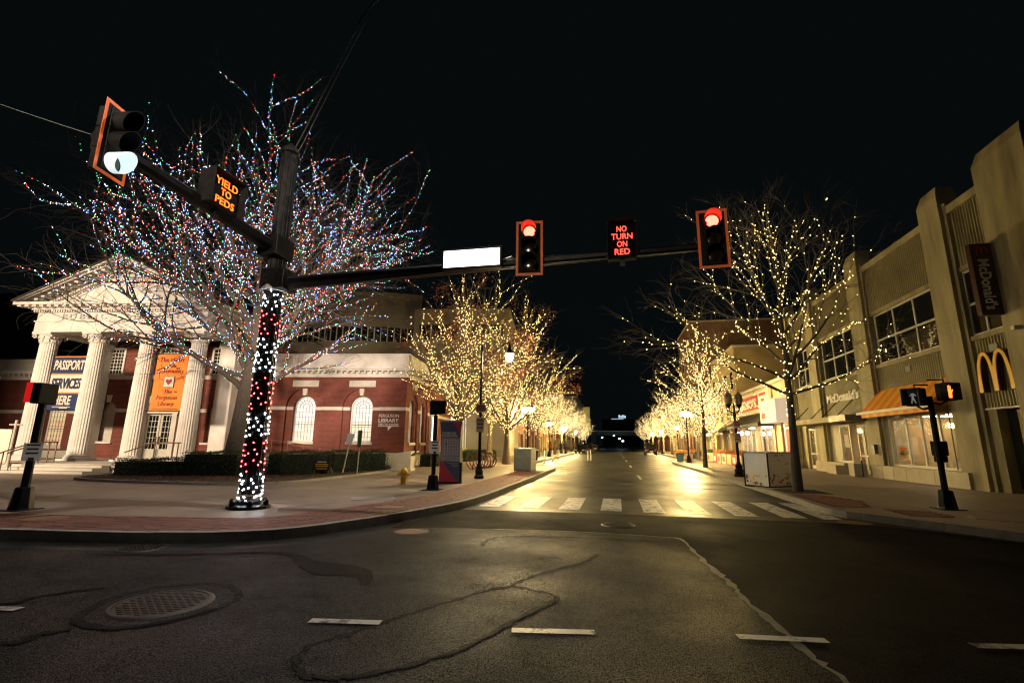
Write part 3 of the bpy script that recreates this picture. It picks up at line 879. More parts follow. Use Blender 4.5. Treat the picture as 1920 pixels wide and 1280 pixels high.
def arch_window(c, h, sill, sp, mp, d, par, lit='winlib', nx=6, dz=.29):
    """arched window: frame, muntins, lit pane behind"""
    mb = MB(); n = 16
    ar = [(c + h * math.cos(math.pi * i / n), sp + h * math.sin(math.pi * i / n)) for i in range(n + 1)]
    outer = [(c + h, sill)] + ar + [(c - h, sill)]
    k = .93
    inner = [(c + (x - c) * (1 - .09 / h), z if z <= sill + .01 else (sp + (z - sp) * (1 - .09 / h) if z > sp else z)) for x, z in outer]
    inner[0] = (inner[0][0], sill + .09); inner[-1] = (inner[-1][0], sill + .09)
    m_ = len(outer)
    vs = [mp(x, d, z) for x, z in outer] + [mp(x, d, z) for x, z in inner] + [mp(x, d + .08, z) for x, z in outer] + [mp(x, d + .08, z) for x, z in inner]
    fs = []
    for i in range(m_):
        j = (i + 1) % m_
        fs += [(i, j, m_ + j, m_ + i), (m_ + i, m_ + j, 3 * m_ + j, 3 * m_ + i)]
    mb.add(vs, fs)
    win = L_(mb, 'window', 'white', par)
    mb = MB()
    hh = h - .09
    t = .014
    def bar(x0, x1, z0, z1):
        vs = [mp(x, dd, z) for dd in (d + .03, d + .06) for x, z in ((x0, z0), (x1, z0), (x1, z1), (x0, z1))]
        mb.add(vs, [(0, 1, 2, 3), (7, 6, 5, 4), (0, 4, 5, 1), (1, 5, 6, 2), (2, 6, 7, 3), (3, 7, 4, 0)])
    for i in range(1, nx):
        x = c - hh + 2 * hh * i / nx
        bar(x - t, x + t, sill + .09, sp)
    z = sp
    while z > sill + .2:
        bar(c - hh, c + hh, z - t, z + t); z -= dz
    zz = (sill + sp) / 2; bar(c - hh, c + hh, zz - .035, zz + .02)
    for fr_ in (.36, .68):
        for i in range(10):
            a0, a1 = math.pi * i / 10, math.pi * (i + 1) / 10
            r0, r1 = hh * fr_ - t, hh * fr_ + t
            P = [(c + r0 * math.cos(a0), sp + r0 * math.sin(a0)), (c + r1 * math.cos(a0), sp + r1 * math.sin(a0)), (c + r1 * math.cos(a1), sp + r1 * math.sin(a1)), (c + r0 * math.cos(a1), sp + r0 * math.sin(a1))]
            vs = [mp(x, d + .03, q) for x, q in P] + [mp(x, d + .06, q) for x, q in P]
            mb.add(vs, [(0, 1, 2, 3), (7, 6, 5, 4), (0, 4, 5, 1), (2, 6, 7, 3)])
    for i in range(1, 8):
        a = math.pi * i / 8
        r0, r1 = hh * .36, hh
        dx, dz_ = -math.sin(a) * t, math.cos(a) * t
        P = [(c + r0 * math.cos(a) - dx, sp + r0 * math.sin(a) - dz_), (c + r1 * math.cos(a) - dx, sp + r1 * math.sin(a) - dz_), (c + r1 * math.cos(a) + dx, sp + r1 * math.sin(a) + dz_), (c + r0 * math.cos(a) + dx, sp + r0 * math.sin(a) + dz_)]
        vs = [mp(x, d + .03, q) for x, q in P] + [mp(x, d + .06, q) for x, q in P]
        mb.add(vs, [(0, 1, 2, 3), (7, 6, 5, 4), (0, 4, 5, 1), (2, 6, 7, 3)])
    L_(mb, 'muntins', 'inkgrey', win)
    mb = MB()
    mb.add([mp(x, d + .075, z) for x, z in outer], [tuple(range(m_))])
    L_(mb, 'pane', lit, win)
    mb = MB()
    vs = [mp(x, dd, z) for dd in (d - .32, d + .02) for x, z in ((c - h - .1, sill - .15), (c + h + .1, sill - .15), (c + h + .1, sill), (c - h - .1, sill))]
    mb.add(vs, [(0, 1, 2, 3), (7, 6, 5, 4), (0, 4, 5, 1), (1, 5, 6, 2), (2, 6, 7, 3), (3, 7, 4, 0)])
    L_(mb, 'sill', 'stone', win)
    return win

def bx(name, mat, *a, par=None, bevel=0.):
    mb = MB(); mb.box(*a); return L_(mb, name, mat, par, bevel=bevel)

# ---- right wing: outer wall with shallow arched recesses, inner wall with windows
O = [(-6.3, 1.12, .85, 3.6), (-2.75, 1.12, .85, 3.6)]
I = [(-6.3, .69, 1.57, 3.6), (-2.75, .69, 1.57, 3.6)]
mb = MB(); arch_wall(mb, -8.7, -.1, .85, 5.42, O, fm, 0, .1); arch_wall(mb, -8.7, -.1, .85, 5.42, I, fm, .102, .4)
L_(mb, 'front_wall', 'brick')
OS = [(1.75, .95, .85, 3.6), (4.35, .95, .85, 3.6)]
IS = [(1.75, .6, 1.57, 3.6), (4.35, .6, 1.57, 3.6)]
mb = MB(); arch_wall(mb, .0, 13.5, .85, 5.42, OS, sm_(0), 0, .1); arch_wall(mb, .4, 13.5, .85, 5.42, IS, sm_(0), .102, .4)
L_(mb, 'side_wall', 'brick')
for c, h, s_, sp in I: arch_window(c, h, s_, sp, fm, .3, lib)
for c, h, s_, sp in IS: arch_window(c, h, s_, sp, sm_(0), .3, lib)
bx('plinth', 'stone', -8.7, -.001, -.06, .4, .15, .85)
bx('plinth', 'stone', -.4, .06, .001, 13.5, .15, .848)
# stone course, keystones, panels
for a0, a1 in ((-8.7, -7.42), (-5.18, -3.87), (-1.63, .03)): bx('stone_course', 'stone', a0, a1, -.035, .05, 3.43, 3.63)
for c in (-6.3, -2.75):
    bx('stone_course', 'stone', c - 1.12, c - .69, .065, .15, 3.43, 3.62); bx('stone_course', 'stone', c + .69, c + 1.12, .065, .15, 3.43, 3.62)
    mb = MB(); mb.extr([(-.1, 4.3), (.1, 4.3), (.15, 4.72), (-.15, 4.72)], (c, -.06, 0), (1, 0, 0), (0, 0, 1), (0, 1, 0), .4); L_(mb, 'keystone', 'stone')
    bx('stone_panel', 'stone', c - .82, c + .82, -.03, .05, 4.83, 5.22)
for a0, a1 in ((0.05, .8), (2.7, 3.4), (5.3, 13.5)): bx('stone_course', 'stone', -.05, .036, a0, a1, 3.43, 3.63)
for c in (1.75, 4.35): bx('stone_panel', 'stone', -.05, .03, c - .5, c + .5, 4.83, 5.22)
# raised brick rings round the arches
mb = MB()
for c in (-6.3, -2.75):
    for i in range(24):
        a0, a1 = math.pi * i / 24 + .01, math.pi * (i + 1) / 24 - .01
        P = [(c + r_ * math.cos(a), 3.64 + r_ * math.sin(a)) for r_, a in ((1.12, a0), (1.30, a0), (1.30, a1), (1.12, a1))]
        mb.extr(P, (0, -.025, 0), (1, 0, 0), (0, 0, 1), (0, 1, 0), .05)
o = L_(mb, 'arch_bricks', 'brick'); o['kind'] = 'stuff'
def cornice(u0, u1, w0, w1, z0, white='white', pan=True, tag_='cornice'):
    """entablature running round a block, with brackets and panelled parapet"""
    mb = MB()
    for e, za, zb in ((.06, 0, .14), (.10, .14, .2), (.32, .36, .44), (.40, .44, .53)):
        mb.box(u0 - e, u1 + e, w0 - e, w1, z0 + za, z0 + zb - .001)
    mb.box(u0 - .04, u1 + .04, w0 - .04, w1, z0 + .2, z0 + .359)
    c = L_(mb, tag_, white)
    mb = MB()
    u = u0 - .2
    while u < u1 + .25: mb.box(u, u + .12, w0 - .28, w0 - .03, z0 + .22, z0 + .355); u += .36
    if w1 - w0 > 1:
        q = w0
        while q < w1: mb.box(u1 + .03, u1 + .28, q, q + .12, z0 + .22, z0 + .355); q += .36
    o = L_(mb, 'brackets', white, c); o['kind'] = 'stuff'
    return c
cornice(-8.9, 0, 0, 13.5, 5.42)
mb = MB(); mb.box(-8.9, .02, -.02, .3, 5.95, 6.78); mb.box(-.3, .021, .301, 13.5, 5.95, 6.779); mb.box(-8.95, .07, -.07, .35, 6.781, 6.86); mb.box(-.35, .07, .351, 13.5, 6.781, 6.858); par_ = L_(mb, 'parapet', 'white')
for a in (-7.9, -6.35, -4.8, -3.25, -1.7):
    for (x0, x1, z0, z1) in ((a - .62, a + .62, 6.62, 6.66), (a - .62, a + .62, 6.12, 6.16), (a - .62, a - .58, 6.16, 6.62), (a + .58, a + .62, 6.16, 6.62)):
        bx('panel_moulding', 'white', x0, x1, -.045, -.021, z0, z1, par=par_)
for a in (1.6, 4.2, 6.8):
    for (x0, x1, z0, z1) in ((a - .9, a + .9, 6.62, 6.66), (a - .9, a + .9, 6.12, 6.16), (a - .9, a - .86, 6.16, 6.62), (a + .86, a + .9, 6.16, 6.62)):
        bx('panel_moulding', 'white', .022, .046, x0, x1, z0, z1, par=par_)
bx('roof', 'roofdark', -8.7, -.4, .4, 13.4, 5.9, 6.1)
bx('rear_wall', 'brick', -8.7, 0, 13.5, 13.7, .15, 5.42)
# side door in a stone surround
bx('door_surround', 'stone', .0, .12, 6.0, 6.35, .15, 3.6); bx('door_surround', 'stone', .0, .12, 7.75, 8.1, .15, 3.6)
mb = MB(); mb.box(0, .2, 5.9, 8.2, 3.65, 4.0); mb.box(0, .14, 6.0, 8.1, 3.601, 3.649); L_(mb, 'door_hood', 'stone')
d_ = bx('side_door', 'frame', .0, .03, 6.36, 7.74, .85, 3.6)
bx('pane', 'glasslit', .031, .04, 6.5, 7.0, 1.2, 3.4, par=d_); bx('pane', 'glasslit', .031, .04, 7.1, 7.6, 1.2, 3.4, par=d_)
# glazed hall further along the side
hall = bx('hall_wall', 'stone', -6, -.3, 13.71, 34, .15, 1.1)
bx('hall_roof', 'white', -6, -.1, 13.71, 34, 5.3, 6.2)
bx('hall_interior', 'glasslit', -1.6, -1.5, 13.8, 33.9, 1.1, 5.3)
mb = MB()
for k in range(15): mb.box(-.42, -.32, 13.72 + 1.44 * k, 13.80 + 1.44 * k, 1.1, 5.3)
mb.box(-.41, -.33, 13.8, 33.9, 3.4, 3.46)
L_(mb, 'mullions', 'white', hall)
bx('hall_glazing', 'clear', -.375, -.365, 13.8, 33.9, 1.1, 5.3, par=hall)
# lettering on the wall
mb = MB()
X, Z = (1, 0, 0), (0, 0, 1)
put(mb, 'FERGUSON', (-1.0, -.012, 3.12), 1.22, .18, X, Z, .02); L_(mb, 'wall_lettering', 'inkwhite'); mb = MB()
put(mb, 'LIBRARY', (-1.0, -.012, 2.85), 1.22, .22, X, Z, .02); L_(mb, 'wall_lettering', 'inkwhite'); mb = MB()
put(mb, 'DIMATTIA', (-1.0, -.012, 2.62), 1.22, .11, X, Z, .02)
mb.extr([(-.62, -.01), (.62, -.01), (.62, .03), (-.62, .03)], (-1.0, -.02, 2.50), X, Z, (0, 1, 0), .015)
mb.extr([(-.08, -.01), (.22, -.01), (-.02, -.26), (-.02, -.06)], (-1.0, -.02, 2.50), X, Z, (0, 1, 0), .015)
L_(mb, 'wall_lettering', 'inkwhite')

# ---- left wing
mb = MB(); arch_wall(mb, -30, -19.2, .85, 5.42, [(-22.3, .69, 1.1, 3.2)], fm, 0, .4); L_(mb, 'front_wall', 'brick')
arch_window(-22.3, .69, 1.1, 3.2, fm, .25, lib, 'winlib2')
bx('plinth', 'stone', -30, -19.2, -.06, .4, .15, .85)
for a0, a1 in ((-30, -23.05), (-21.55, -19.2)): bx('stone_course', 'stone', a0, a1, -.035, .05, 3.1, 3.3)
cornice(-30, -19.2, 0, .9, 5.2)
mb = MB(); mb.box(-30, -19.2, -.02, .3, 5.73, 6.45); mb.box(-30, -19.2, -.06, .35, 6.451, 6.53); L_(mb, 'parapet', 'white')

# ---- central block and portico
PC = -13.87
bx('centre_block', 'brick', -19.1, -8.75, -1.2, 12, .15, 7.6)
# back wall with openings: niches, upper windows, door
nic = [(PC - 3.3, .5, 1.44, 3.2), (PC + 3.3, .5, 1.44, 3.2)]
mb = MB(); arch_wall(mb, -19.1, -8.75, .5, 5.0, nic + [(PC, 1.15, .5, 3.1)], fm, -1.8, -1.21); arch_wall(mb, -19.1, -8.75, 5.0, 7.05, [], fm, -1.8, -1.21)
L_(mb, 'back_wall', 'brick')
for c, h, zs, sp in nic:
    mb = MB(); n = 14
    P = [(c + h, zs)] + [(c + h * math.cos(math.pi * i / n), sp + h * math.sin(math.pi * i / n)) for i in range(n + 1)] + [(c - h, zs)]
    mb.extr(P, (0, -1.5, 0), X, Z, (0, 1, 0), .05); nb = L_(mb, 'niche', 'stone')
    bx('sill', 'stone', c - h - .12, c + h + .12, -1.92, -1.5, zs - .12, zs, par=nb)
    mb = MB(); mb.extr([(-.09, 3.68), (.09, 3.68), (.15, 4.1), (-.15, 4.1)], (c, -1.87, 0), X, Z, (0, 1, 0), .1); L_(mb, 'keystone', 'stone', nb)
for z0, z1, gaps in ((3.12, 3.32, nic), (5.02, 5.26, [])):
    cur = -19.1
    for c, h, a, b in sorted(gaps + ([(PC, 1.4, 0, 0)] if gaps else [])):
        bx('stone_course', 'stone', cur, c - h, -1.85, -1.75, z0, z1); cur = c + h
    bx('stone_course', 'stone', cur, -8.75, -1.85, -1.75, z0, z1)
for c in (PC - 3.3, PC, PC + 3.3):
    mb = MB()
    for q in ((c - .6, c - .48, 5.27, 6.9), (c + .48, c + .6, 5.27, 6.9), (c - .6, c + .6, 6.78, 6.92), (c - .62, c + .62, 5.27, 5.36)): mb.box(q[0], q[1], -1.9, -1.78, q[2], q[3])
    wn = L_(mb, 'window', 'white')
    bx('pane', 'glass', c - .48, c + .48, -1.82, -1.805, 5.36, 6.78, par=wn)
    mb = MB()
    for i in range(1, 5): x = c - .48 + .96 * i / 5; mb.box(x - .013, x + .013, -1.85, -1.822, 5.36, 6.78)
    for i in range(1, 7): z = 5.36 + 1.42 * i / 7; mb.box(c - .48, c + .48, -1.851, -1.823, z - .013, z + .013)
    L_(mb, 'muntins', 'white', wn)
# door: arched stone surround, pilasters, two glazed leaves
mb = MB(); n = 18
for i in range(n):
    a0, a1 = math.pi * i / n, math.pi * (i + 1) / n
    P = [(PC + r_ * math.cos(a), 3.1 + r_ * math.sin(a)) for r_, a in ((.86, a0), (1.15, a0), (1.15, a1), (.86, a1))]
    mb.extr(P, (0, -1.95, 0), X, Z, (0, 1, 0), .3)
for s in (-1, 1): mb.box(PC + s * 1.0 - .15, PC + s * 1.0 + .15, -1.98, -1.7, .5, 3.1)
mb.box(PC - 1.2, PC + 1.2, -2.0, -1.7, 3.05, 3.22)
dr = L_(mb, 'door_surround', 'stone')
mb = MB(); P = [(PC + .86, 3.2)] + [(PC + .86 * math.cos(math.pi * i / n), 3.2 + .8 * math.sin(math.pi * i / n)) for i in range(1, n)] + [(PC - .86, 3.2)]
mb.extr(P, (0, -1.7, 0), X, Z, (0, 1, 0), .05); L_(mb, 'fanlight', 'white', dr)
for s in (-1, 1):
    mb = MB(); a, b = sorted((PC + s * .02, PC + s * .84))
    for q in ((a, a + .12, .5, 3.05), (b - .12, b, .5, 3.05), (a, b, .5, 1.05), (a, b, 2.93, 3.05)): mb.box(q[0], q[1], -1.72 - .001 * (q[2] < .6), -1.65, q[2], q[3])
    lf = L_(mb, 'door', 'frame')
    bx('pane', 'glass', a + .12, b - .12, -1.69, -1.68, 1.05, 2.93, par=lf)
    mb = MB()
    for i in range(1, 3): x = a + .12 + (b - a - .24) * i / 3; mb.box(x - .012, x + .012, -1.71, -1.691, 1.05, 2.93)
    for i in range(1, 6): z = 1.05 + 1.88 * i / 6; mb.box(a + .12, b - .12, -1.711, -1.692, z - .012, z + .012)
    L_(mb, 'muntins', 'frame', lf)
    mb = MB(); mb.box(PC + s * .1 - .015, PC + s * .1 + .015, -1.8, -1.73, 1.3, 1.75); L_(mb, 'handle', 'bronze', lf)
# wall plaque and lamp by the door
bx('wall_plaque', 'bronze', PC + 1.5, PC + 1.95, -1.84, -1.801, 1.9, 2.6); bx('door_call_box', 'steel', PC + 1.45, PC + 1.55, -1.86, -1.801, 1.5, 1.62)
# corner piers behind the end columns
for a0, a1 in ((-10.3, -9.35), (-18.4, -17.45)):
    mb = MB(); mb.box(a0, a1, -2.45, -1.801, .5, 6.75); mb.box(a0 - .06, a1 + .06, -2.51, -1.802, .5, .72); mb.box(a0 - .06, a1 + .06, -2.51, -1.802, 6.75, 7.04)
    L_(mb, 'pier', 'white')
# floor and steps
bx('porch_floor', 'stone', -19.8, -7.95, -8.0, -1.2, .15, .5)
for k in range(3):
    bx('step', 'stone', -22.0 + .2 * k, -10.6, -8.0 - .42 * (3 - k), -8.0 - .42 * (2 - k) - .003, .15, .15 + .11 * (k + 1) - .005 * (k == 2), bevel=.01)
# columns
for c in (-18.1, -15.28, -12.46, -9.64):
    mb = MB()
    prof = [(.44, .78)] + [(.44 - .075 * (t / 10) ** 1.6, .78 + 5.72 * t / 10) for t in range(1, 11)]
    mb.lathe(prof, 48, (c, -5, 0), flute=.935)
    cl = L_(mb, 'column', 'white')
    mb = MB(); mb.box(c - .56, c + .56, -5.56, -4.44, .5, .6); mb.lathe([(.54, .6), (.55, .65), (.5, .7), (.47, .72), (.5, .75), (.45, .79)], 32, (c, -5, 0)); L_(mb, 'base', 'white', cl)
    mb = MB(); mb.lathe([(.36, 6.48), (.41, 6.5), (.37, 6.54), (.39, 6.7), (.44, 6.84), (.47, 6.92)], 24, (c, -5, 0))
    mb.box(c - .52, c + .52, -5.52, -4.48, 6.92, 7.05)
    for k in range(10):
        a = 2 * math.pi * k / 10
        for rr, zz, hh in ((.40, 6.56, .16), (.44, 6.70, .16)):
            mb.obox((c + rr * math.cos(a + zz), -5 + rr * math.sin(a + zz), zz + hh / 2), (.07, .14, hh), a + zz)
    for sx in (-1, 1):
        for sy in (-1, 1):
            pts = [(c + sx * (.42 + .13 * (1 - t / 14) * math.cos(t * .62)), -5 + sy * (.40 + .03), 6.80 + .12 * (1 - t / 14) * math.sin(t * .62)) for t in range(13)]
            mb.tube(pts, [.035] * 13, 6)
    L_(mb, 'capital', 'white', cl)
# entablature
E0, E1 = -18.65, -9.1
mb = MB()
mb.box(E0, E1, -5.45, -4.55, 7.05, 7.6); mb.box(E0, E0 + .9, -4.549, -1.3, 7.05, 7.6); mb.box(E1 - .9, E1, -4.549, -1.3, 7.05, 7.6)
L_(mb, 'architrave', 'white')
bx('porch_ceiling', 'white', E0 + .9, E1 - .9, -4.549, -1.802, 7.3, 7.4)
mb = MB(); mb.box(E0 - .05, E1 + .05, -5.5, -1.3, 7.601, 7.66); mb.box(E0 + .03, E1 - .03, -5.42, -1.301, 7.661, 8.1); fz = L_(mb, 'frieze', 'white')
mb = MB(); put(mb, 'PUBLIC LIBRARY', (PC, -5.43, 7.88), 6.6, .29, X, Z, .03); L_(mb, 'lettering', 'inkgrey', fz)
mb = MB(); u = E0 - .1
while u < E1 + .1: mb.box(u, u + .075, -5.56, -5.421, 8.1, 8.22); u += .14
for w_ in np.arange(-5.4, -1.4, .14): mb.box(E1 - .03, E1 + .1, w_, w_ + .075, 8.1, 8.22)
o = L_(mb, 'dentils', 'white'); o['kind'] = 'stuff'
mb = MB(); mb.box(E0 - .18, E1 + .18, -5.62, -1.3, 8.221, 8.29); mb.box(E0 - .75, E1 + .75, -6.1, -1.3, 8.38, 8.52); mb.box(E0 - .3, E1 + .3, -5.7, -1.301, 8.291, 8.379); hc = L_(mb, 'horizontal_cornice', 'white')
mb = MB(); u = E0 - .6
while u < E1 + .6: mb.box(u, u + .22, -6.0, -5.71, 8.295, 8.375); u += .42
o = L_(mb, 'modillions', 'white', hc); o['kind'] = 'stuff'
# pediment
HW = (E1 - E0) / 2 + .75
AZ = 11.05
mb = MB(); mb.extr([(-HW + .5, 8.52), (HW - .5, 8.52), (0, AZ - .35)], (PC, -5.3, 0), X, Z, (0, 1, 0), .3); L_(mb, 'tympanum', 'white')
sl = math.atan2(AZ - 8.52, HW)
for s in (-1, 1):
    mb = MB()
    for off, th, w0 in ((0, .13, -6.15), (-.13, .1, -5.98), (-.36, .1, -5.5)):
        P = [(s * HW, 8.52 + off), (0, AZ + off), (0, AZ + off - th), (s * HW, 8.52 + off - th)]
        P = [(x, max(z, 8.522)) for x, z in P]
        mb.extr(P if s > 0 else P[::-1], (PC, w0, 0), X, Z, (0, 1, 0), -5.2 - w0 + .3)
    rk = L_(mb, 'raking_cornice', 'white')
    mb = MB()
    n = int(HW / .34)
    for k in range(1, n):
        x = HW * k / n; z = 8.52 + (AZ - 8.52) * (1 - x / HW) - .235
        if z < 8.72: continue
        mb.box(PC + s * x - .1, PC + s * x + .1, -5.92, -5.32, z - .10, z)
    L_(mb, 'modillions', 'white', rk)['kind'] = 'stuff'
    mb = MB()
    for k in range(2, int(HW / .13)):
        x = .13 * k; z = 8.52 + (AZ - 8.52) * (1 - x / HW) - .47
        if z < 8.62: continue
        mb.box(PC + s * x - .035, PC + s * x + .035, -5.5, -5.31, z - .1, z)
    L_(mb, 'dentils', 'white', rk)['kind'] = 'stuff'
    mb = MB(); P = [(PC + s * (HW + .05), 8.53), (PC, AZ + .02), (PC, AZ + .1), (PC + s * (HW + .05), 8.6)]
    mb.extr(P, (0, -6.2, 0), X, Z, (0, 1, 0), 12); L_(mb, 'roof', 'roofdark')

# ---- banners hung between the columns
def banner(name, lab, u0, u1, z0, z1, w_, mats):
    """cloth with a slight billow; bands = (z_from, z_to, material)"""
    c = libw((u0 + u1) / 2, w_, z0)
    t = thing(name, lab, 'banner', c, LA)
    W2 = (u1 - u0) / 2
    for k, (za, zb, mt) in enumerate(mats):
        nx, nz = 10, 8
        vs, fs = [], []
        for d in (0, .012):
            for j in range(nz + 1):
                for i in range(nx + 1):
                    x = -W2 + 2 * W2 * i / nx; z = za + (zb - za) * j / nz
                    y = .008 * math.sin(2.1 * x + 1.3 * z) + .005 * math.sin(5 * x) + d
                    vs.append((x, y, z))
        q = (nx + 1) * (nz + 1)
        for j in range(nz):
            for i in range(nx):
                a = j * (nx + 1) + i
                fs += [(a, a + 1, a + nx + 2, a + nx + 1), (q + a, q + a + nx + 1, q + a + nx + 2, q + a + 1)]
        mb = MB(); mb.add(vs, fs); mb.build('cloth', mt, t, local=True, smooth=True)
    for z in (z0, z1):
        mb = MB(); mb.tube([(-W2 - .25, .01, z - z0), (W2 + .25, .01, z - z0)], .025, 8); mb.build('rod', 'black', t, local=True)
    return t
b1 = banner('banner', 'navy and cream banner reading PASSPORT SERVICES HERE between the left columns', -17.62, -15.75, 3.0, 5.85, -5.0,
            [(0, .86, 'navy'), (.861, .93, 'orange'), (.931, 1.85, 'cream'), (1.851, 1.92, 'orange'), (1.921, 2.78, 'navy'), (2.781, 2.85, 'orange')])
mb = MB(); put(mb, 'PASSPORT', (0.02, -.02, 2.36), 1.7, .52, X, Z, .01); mb.build('lettering', 'cream', b1, local=True)
mb = MB(); put(mb, 'HERE', (.0, -.02, .52), .95, .48, X, Z, .01); mb.build('lettering', 'cream', b1, local=True)
mb = MB(); mb.box(-.5, .5, -.02, -.016, .16, .19); mb.box(-.1, .35, -.02, -.016, .10, .14); mb.build('small_print', 'cream', b1, local=True)
mb = MB(); put(mb, 'SERVICES', (0.02, -.02, 1.39), 1.66, .56, X, Z, .01); mb.build('lettering', 'navy', b1, local=True)
b2 = banner('banner', 'orange banner with a heart emblem hung beside the library door', -11.85, -10.15, 3.0, 5.95, -5.0, [(0, 2.95, 'orange')])
for key, z, w_, h_, dx in (('The Heart', 2.64, 1.36, .26, 0), ('of the', 2.32, .48, .18, .02), ('Community', 2.02, 1.46, .30, 0), ('The', .99, .42, .2, .02), ('Ferguson', .66, 1.1, .26, 0), ('Library', .34, .86, .26, 0)):
    mb = MB(); put(mb, key, (dx, -.02, z), w_, h_, X, Z, .01); mb.build('lettering', 'inkred', b2, local=True)
mb = MB(); mb.box(-.7, .7, -.02, -.016, .09, .12)
for x, z in ((-.42, 2.2), (.4, 2.2), (.42, .98)): mb.extr([(-.09, .03), (-.05, -.04), (.05, -.04), (.09, .03)], (x, -.022, z), X, Z, (0, 1, 0), .006)
o = mb.build('small_print', 'inkred', b2, local=True); o['kind'] = 'stuff'
mb = MB(); mb.box(-.29, .29, -.024, -.016, 1.19, 1.77); mb.build('emblem_border', 'inkdark', b2, local=True)
mb = MB(); mb.box(-.26, .26, -.030, -.0245, 1.22, 1.74); mb.build('emblem_field', 'cream', b2, local=True)
mb = MB(); hp = [(.155 * (16 * math.sin(t) ** 3) / 16 * 1.15, .155 * (13 * math.cos(t) - 5 * math.cos(2 * t) - 2 * math.cos(3 * t) - math.cos(4 * t)) / 14) for t in np.linspace(0, 2 * math.pi, 28)[:-1]]
mb.extr(hp, (0, -.036, 1.49), X, Z, (0, 1, 0), .006); mb.build('heart_emblem', 'heart', b2, local=True)

# ---- handrails
def rail(name, lab, pts, posts, mat='bronze'):
    c = np.mean(np.array(pts), 0)
    t = thing(name, lab, 'handrail', (pts[0][0], pts[0][1], .15), 0)
    mb = MB(); mb.tube(pts, .028, 8); mb.build('rail', mat, t)
    for p in posts:
        mb = MB(); mb.tube([(p[0], p[1], p[2]), (p[0], p[1], p[3])], .025, 8); mb.build('post', mat, t)
    return t
for k, (u, lab) in enumerate(((-17.15, 'bronze stair handrail nearest the left banner'), (-16.85, 'bronze stair handrail just right of the left one'), (-14.35, 'bronze stair handrail in front of the blank niche'), (-14.0, 'bronze stair handrail right of the niche, by the hedge'))):
    a = [libw(u, -9.35, .95), libw(u, -9.1, 1.05), libw(u, -8.0, 1.42), libw(u, -7.3, 1.42)]
    rail('stair_handrail', lab, a, [libw(u, -9.2, 0)[:2] + (.15, 1.0), libw(u, -8.05, 0)[:2] + (.5, 1.4), libw(u, -7.35, 0)[:2] + (.5, 1.42)])
a = [libw(-8.3, -1.4, 1.75), libw(-2.2, -1.4, 1.02), libw(-1.5, -1.4, 1.0)]
rp = rail('ramp_handrail', 'long bronze handrail of the ramp below the arched windows', a, [libw(u, -1.4, 0)[:2] + (.2, 1.75 - .73 * (u + 8.3) / 6.1) for u in np.arange(-8.2, -1.4, .95)])
mb = MB(); mb.tube([libw(-8.3, -1.4, 1.3), libw(-2.2, -1.4, .62)], .018, 6); mb.build('rail', 'bronze', rp)
a = [libw(-10.6, -7.4, 1.0), libw(-9.3, -7.4, 1.45), libw(-8.0, -7.4, 1.45)]
rail('stair_handrail', 'bronze handrail in front of the white pier by the tree trunk', a, [libw(-9.2, -7.4, 0)[:2] + (.5, 1.45), libw(-8.1, -7.4, 0)[:2] + (.5, 1.45)])
# ---- low terrace wall and stone pedestal at the corner
mb = MB(); c = libw(-.6, -1.6, .15)
mb.obox((c[0], c[1], .5), (1.5, .35, .8), LA); mb.obox((c[0], c[1], .945), (1.6, .45, .09), LA)
o = mb.build('terrace_wall', 'stone', bevel=.01); tag(o, 'low pale stone wall at the right end of the hedge', 'wall')
pd = thing('stone_pedestal', 'pale stone pedestal with slanted plaque at the library corner', 'pedestal', (-10.75, 24.2, .15), LA)
mb = MB(); mb.extr([(-.5, 0), (.5, 0), (.5, 1.0), (-.5, .85)], (0, -.35, 0), X, Z, (0, 1, 0), .7); mb.box(-.56, .56, -.42, .42, 0, .12); mb.build('block', 'stone', pd, local=True, bevel=.01)
mb = MB(); mb.extr([(.5, .75), (.78, .95), (.76, 1.0), (.48, .8)], (0, -.3, 0), X, Z, (0, 1, 0), .6); mb.build('plaque', 'black', pd, local=True)

# ---- office block behind the library and dark block at far left
ob = thing('office_building', 'tall tan concrete office block rising behind the library', 'building', libw(-16, 26, 0), LA)
def O_(mb, n, m_, p=None): return mb.build(n, m_, p or ob, local=True)
arc = [(-16 + 33 * 0, 0)]
pl = [(x, 5.5 * (x / 15.) ** 2) for x in np.linspace(-15, 9, 17)]
mb = MB(); mb.prism(pl + [(9, 24), (-15, 24)], 0, 13.3); mb.prism(pl + [(9, 24), (-15, 24)], 15.1, 19.4); O_(mb, 'curved_wall', 'conc2')
mb = MB(); mb.prism([(x, y + .35) for x, y in pl] + [(8.6, 24), (-14.6, 24)], 13.31, 15.09); wb = O_(mb, 'ribbon_window', 'glass')
mb = MB()
for i in range(len(pl) - 1):
    for t in (0, .5):
        x = pl[i][0] * (1 - t) + pl[i + 1][0] * t; y = pl[i][1] * (1 - t) + pl[i + 1][1] * t
        mb.box(x - .04, x + .04, y + .2, y + .4, 13.31, 15.09)
O_(mb, 'mullions', 'frame', wb)
mb = MB(); mb.box(9.01, 20.2, -1, 22, 0, 13.2); mb.box(9.01, 20.2, -1, 22, 15.0, 16.8); mb.box(9.01, 9.6, -1, 22, 13.2, 15.0); mb.box(19.4, 20.2, -1, 22, 13.2, 15.0); O_(mb, 'square_wall', 'conc2')
mb = MB(); mb.box(9.6, 19.4, -.6, 21.5, 13.2, 15.0); wb = O_(mb, 'ribbon_window', 'glass')
mb = MB()
for k in range(9): mb.box(9.8 + 1.15 * k, 9.88 + 1.15 * k, -.75, -.601, 13.2, 15.0)
O_(mb, 'mullions', 'frame', wb)
mb = MB(); mb.box(-15, 20, -.2, .3, 9.6, 9.75)
db = thing('dark_building', 'dark windowless block at the far left edge behind the library', 'building', (-99, 62, 0), 0)
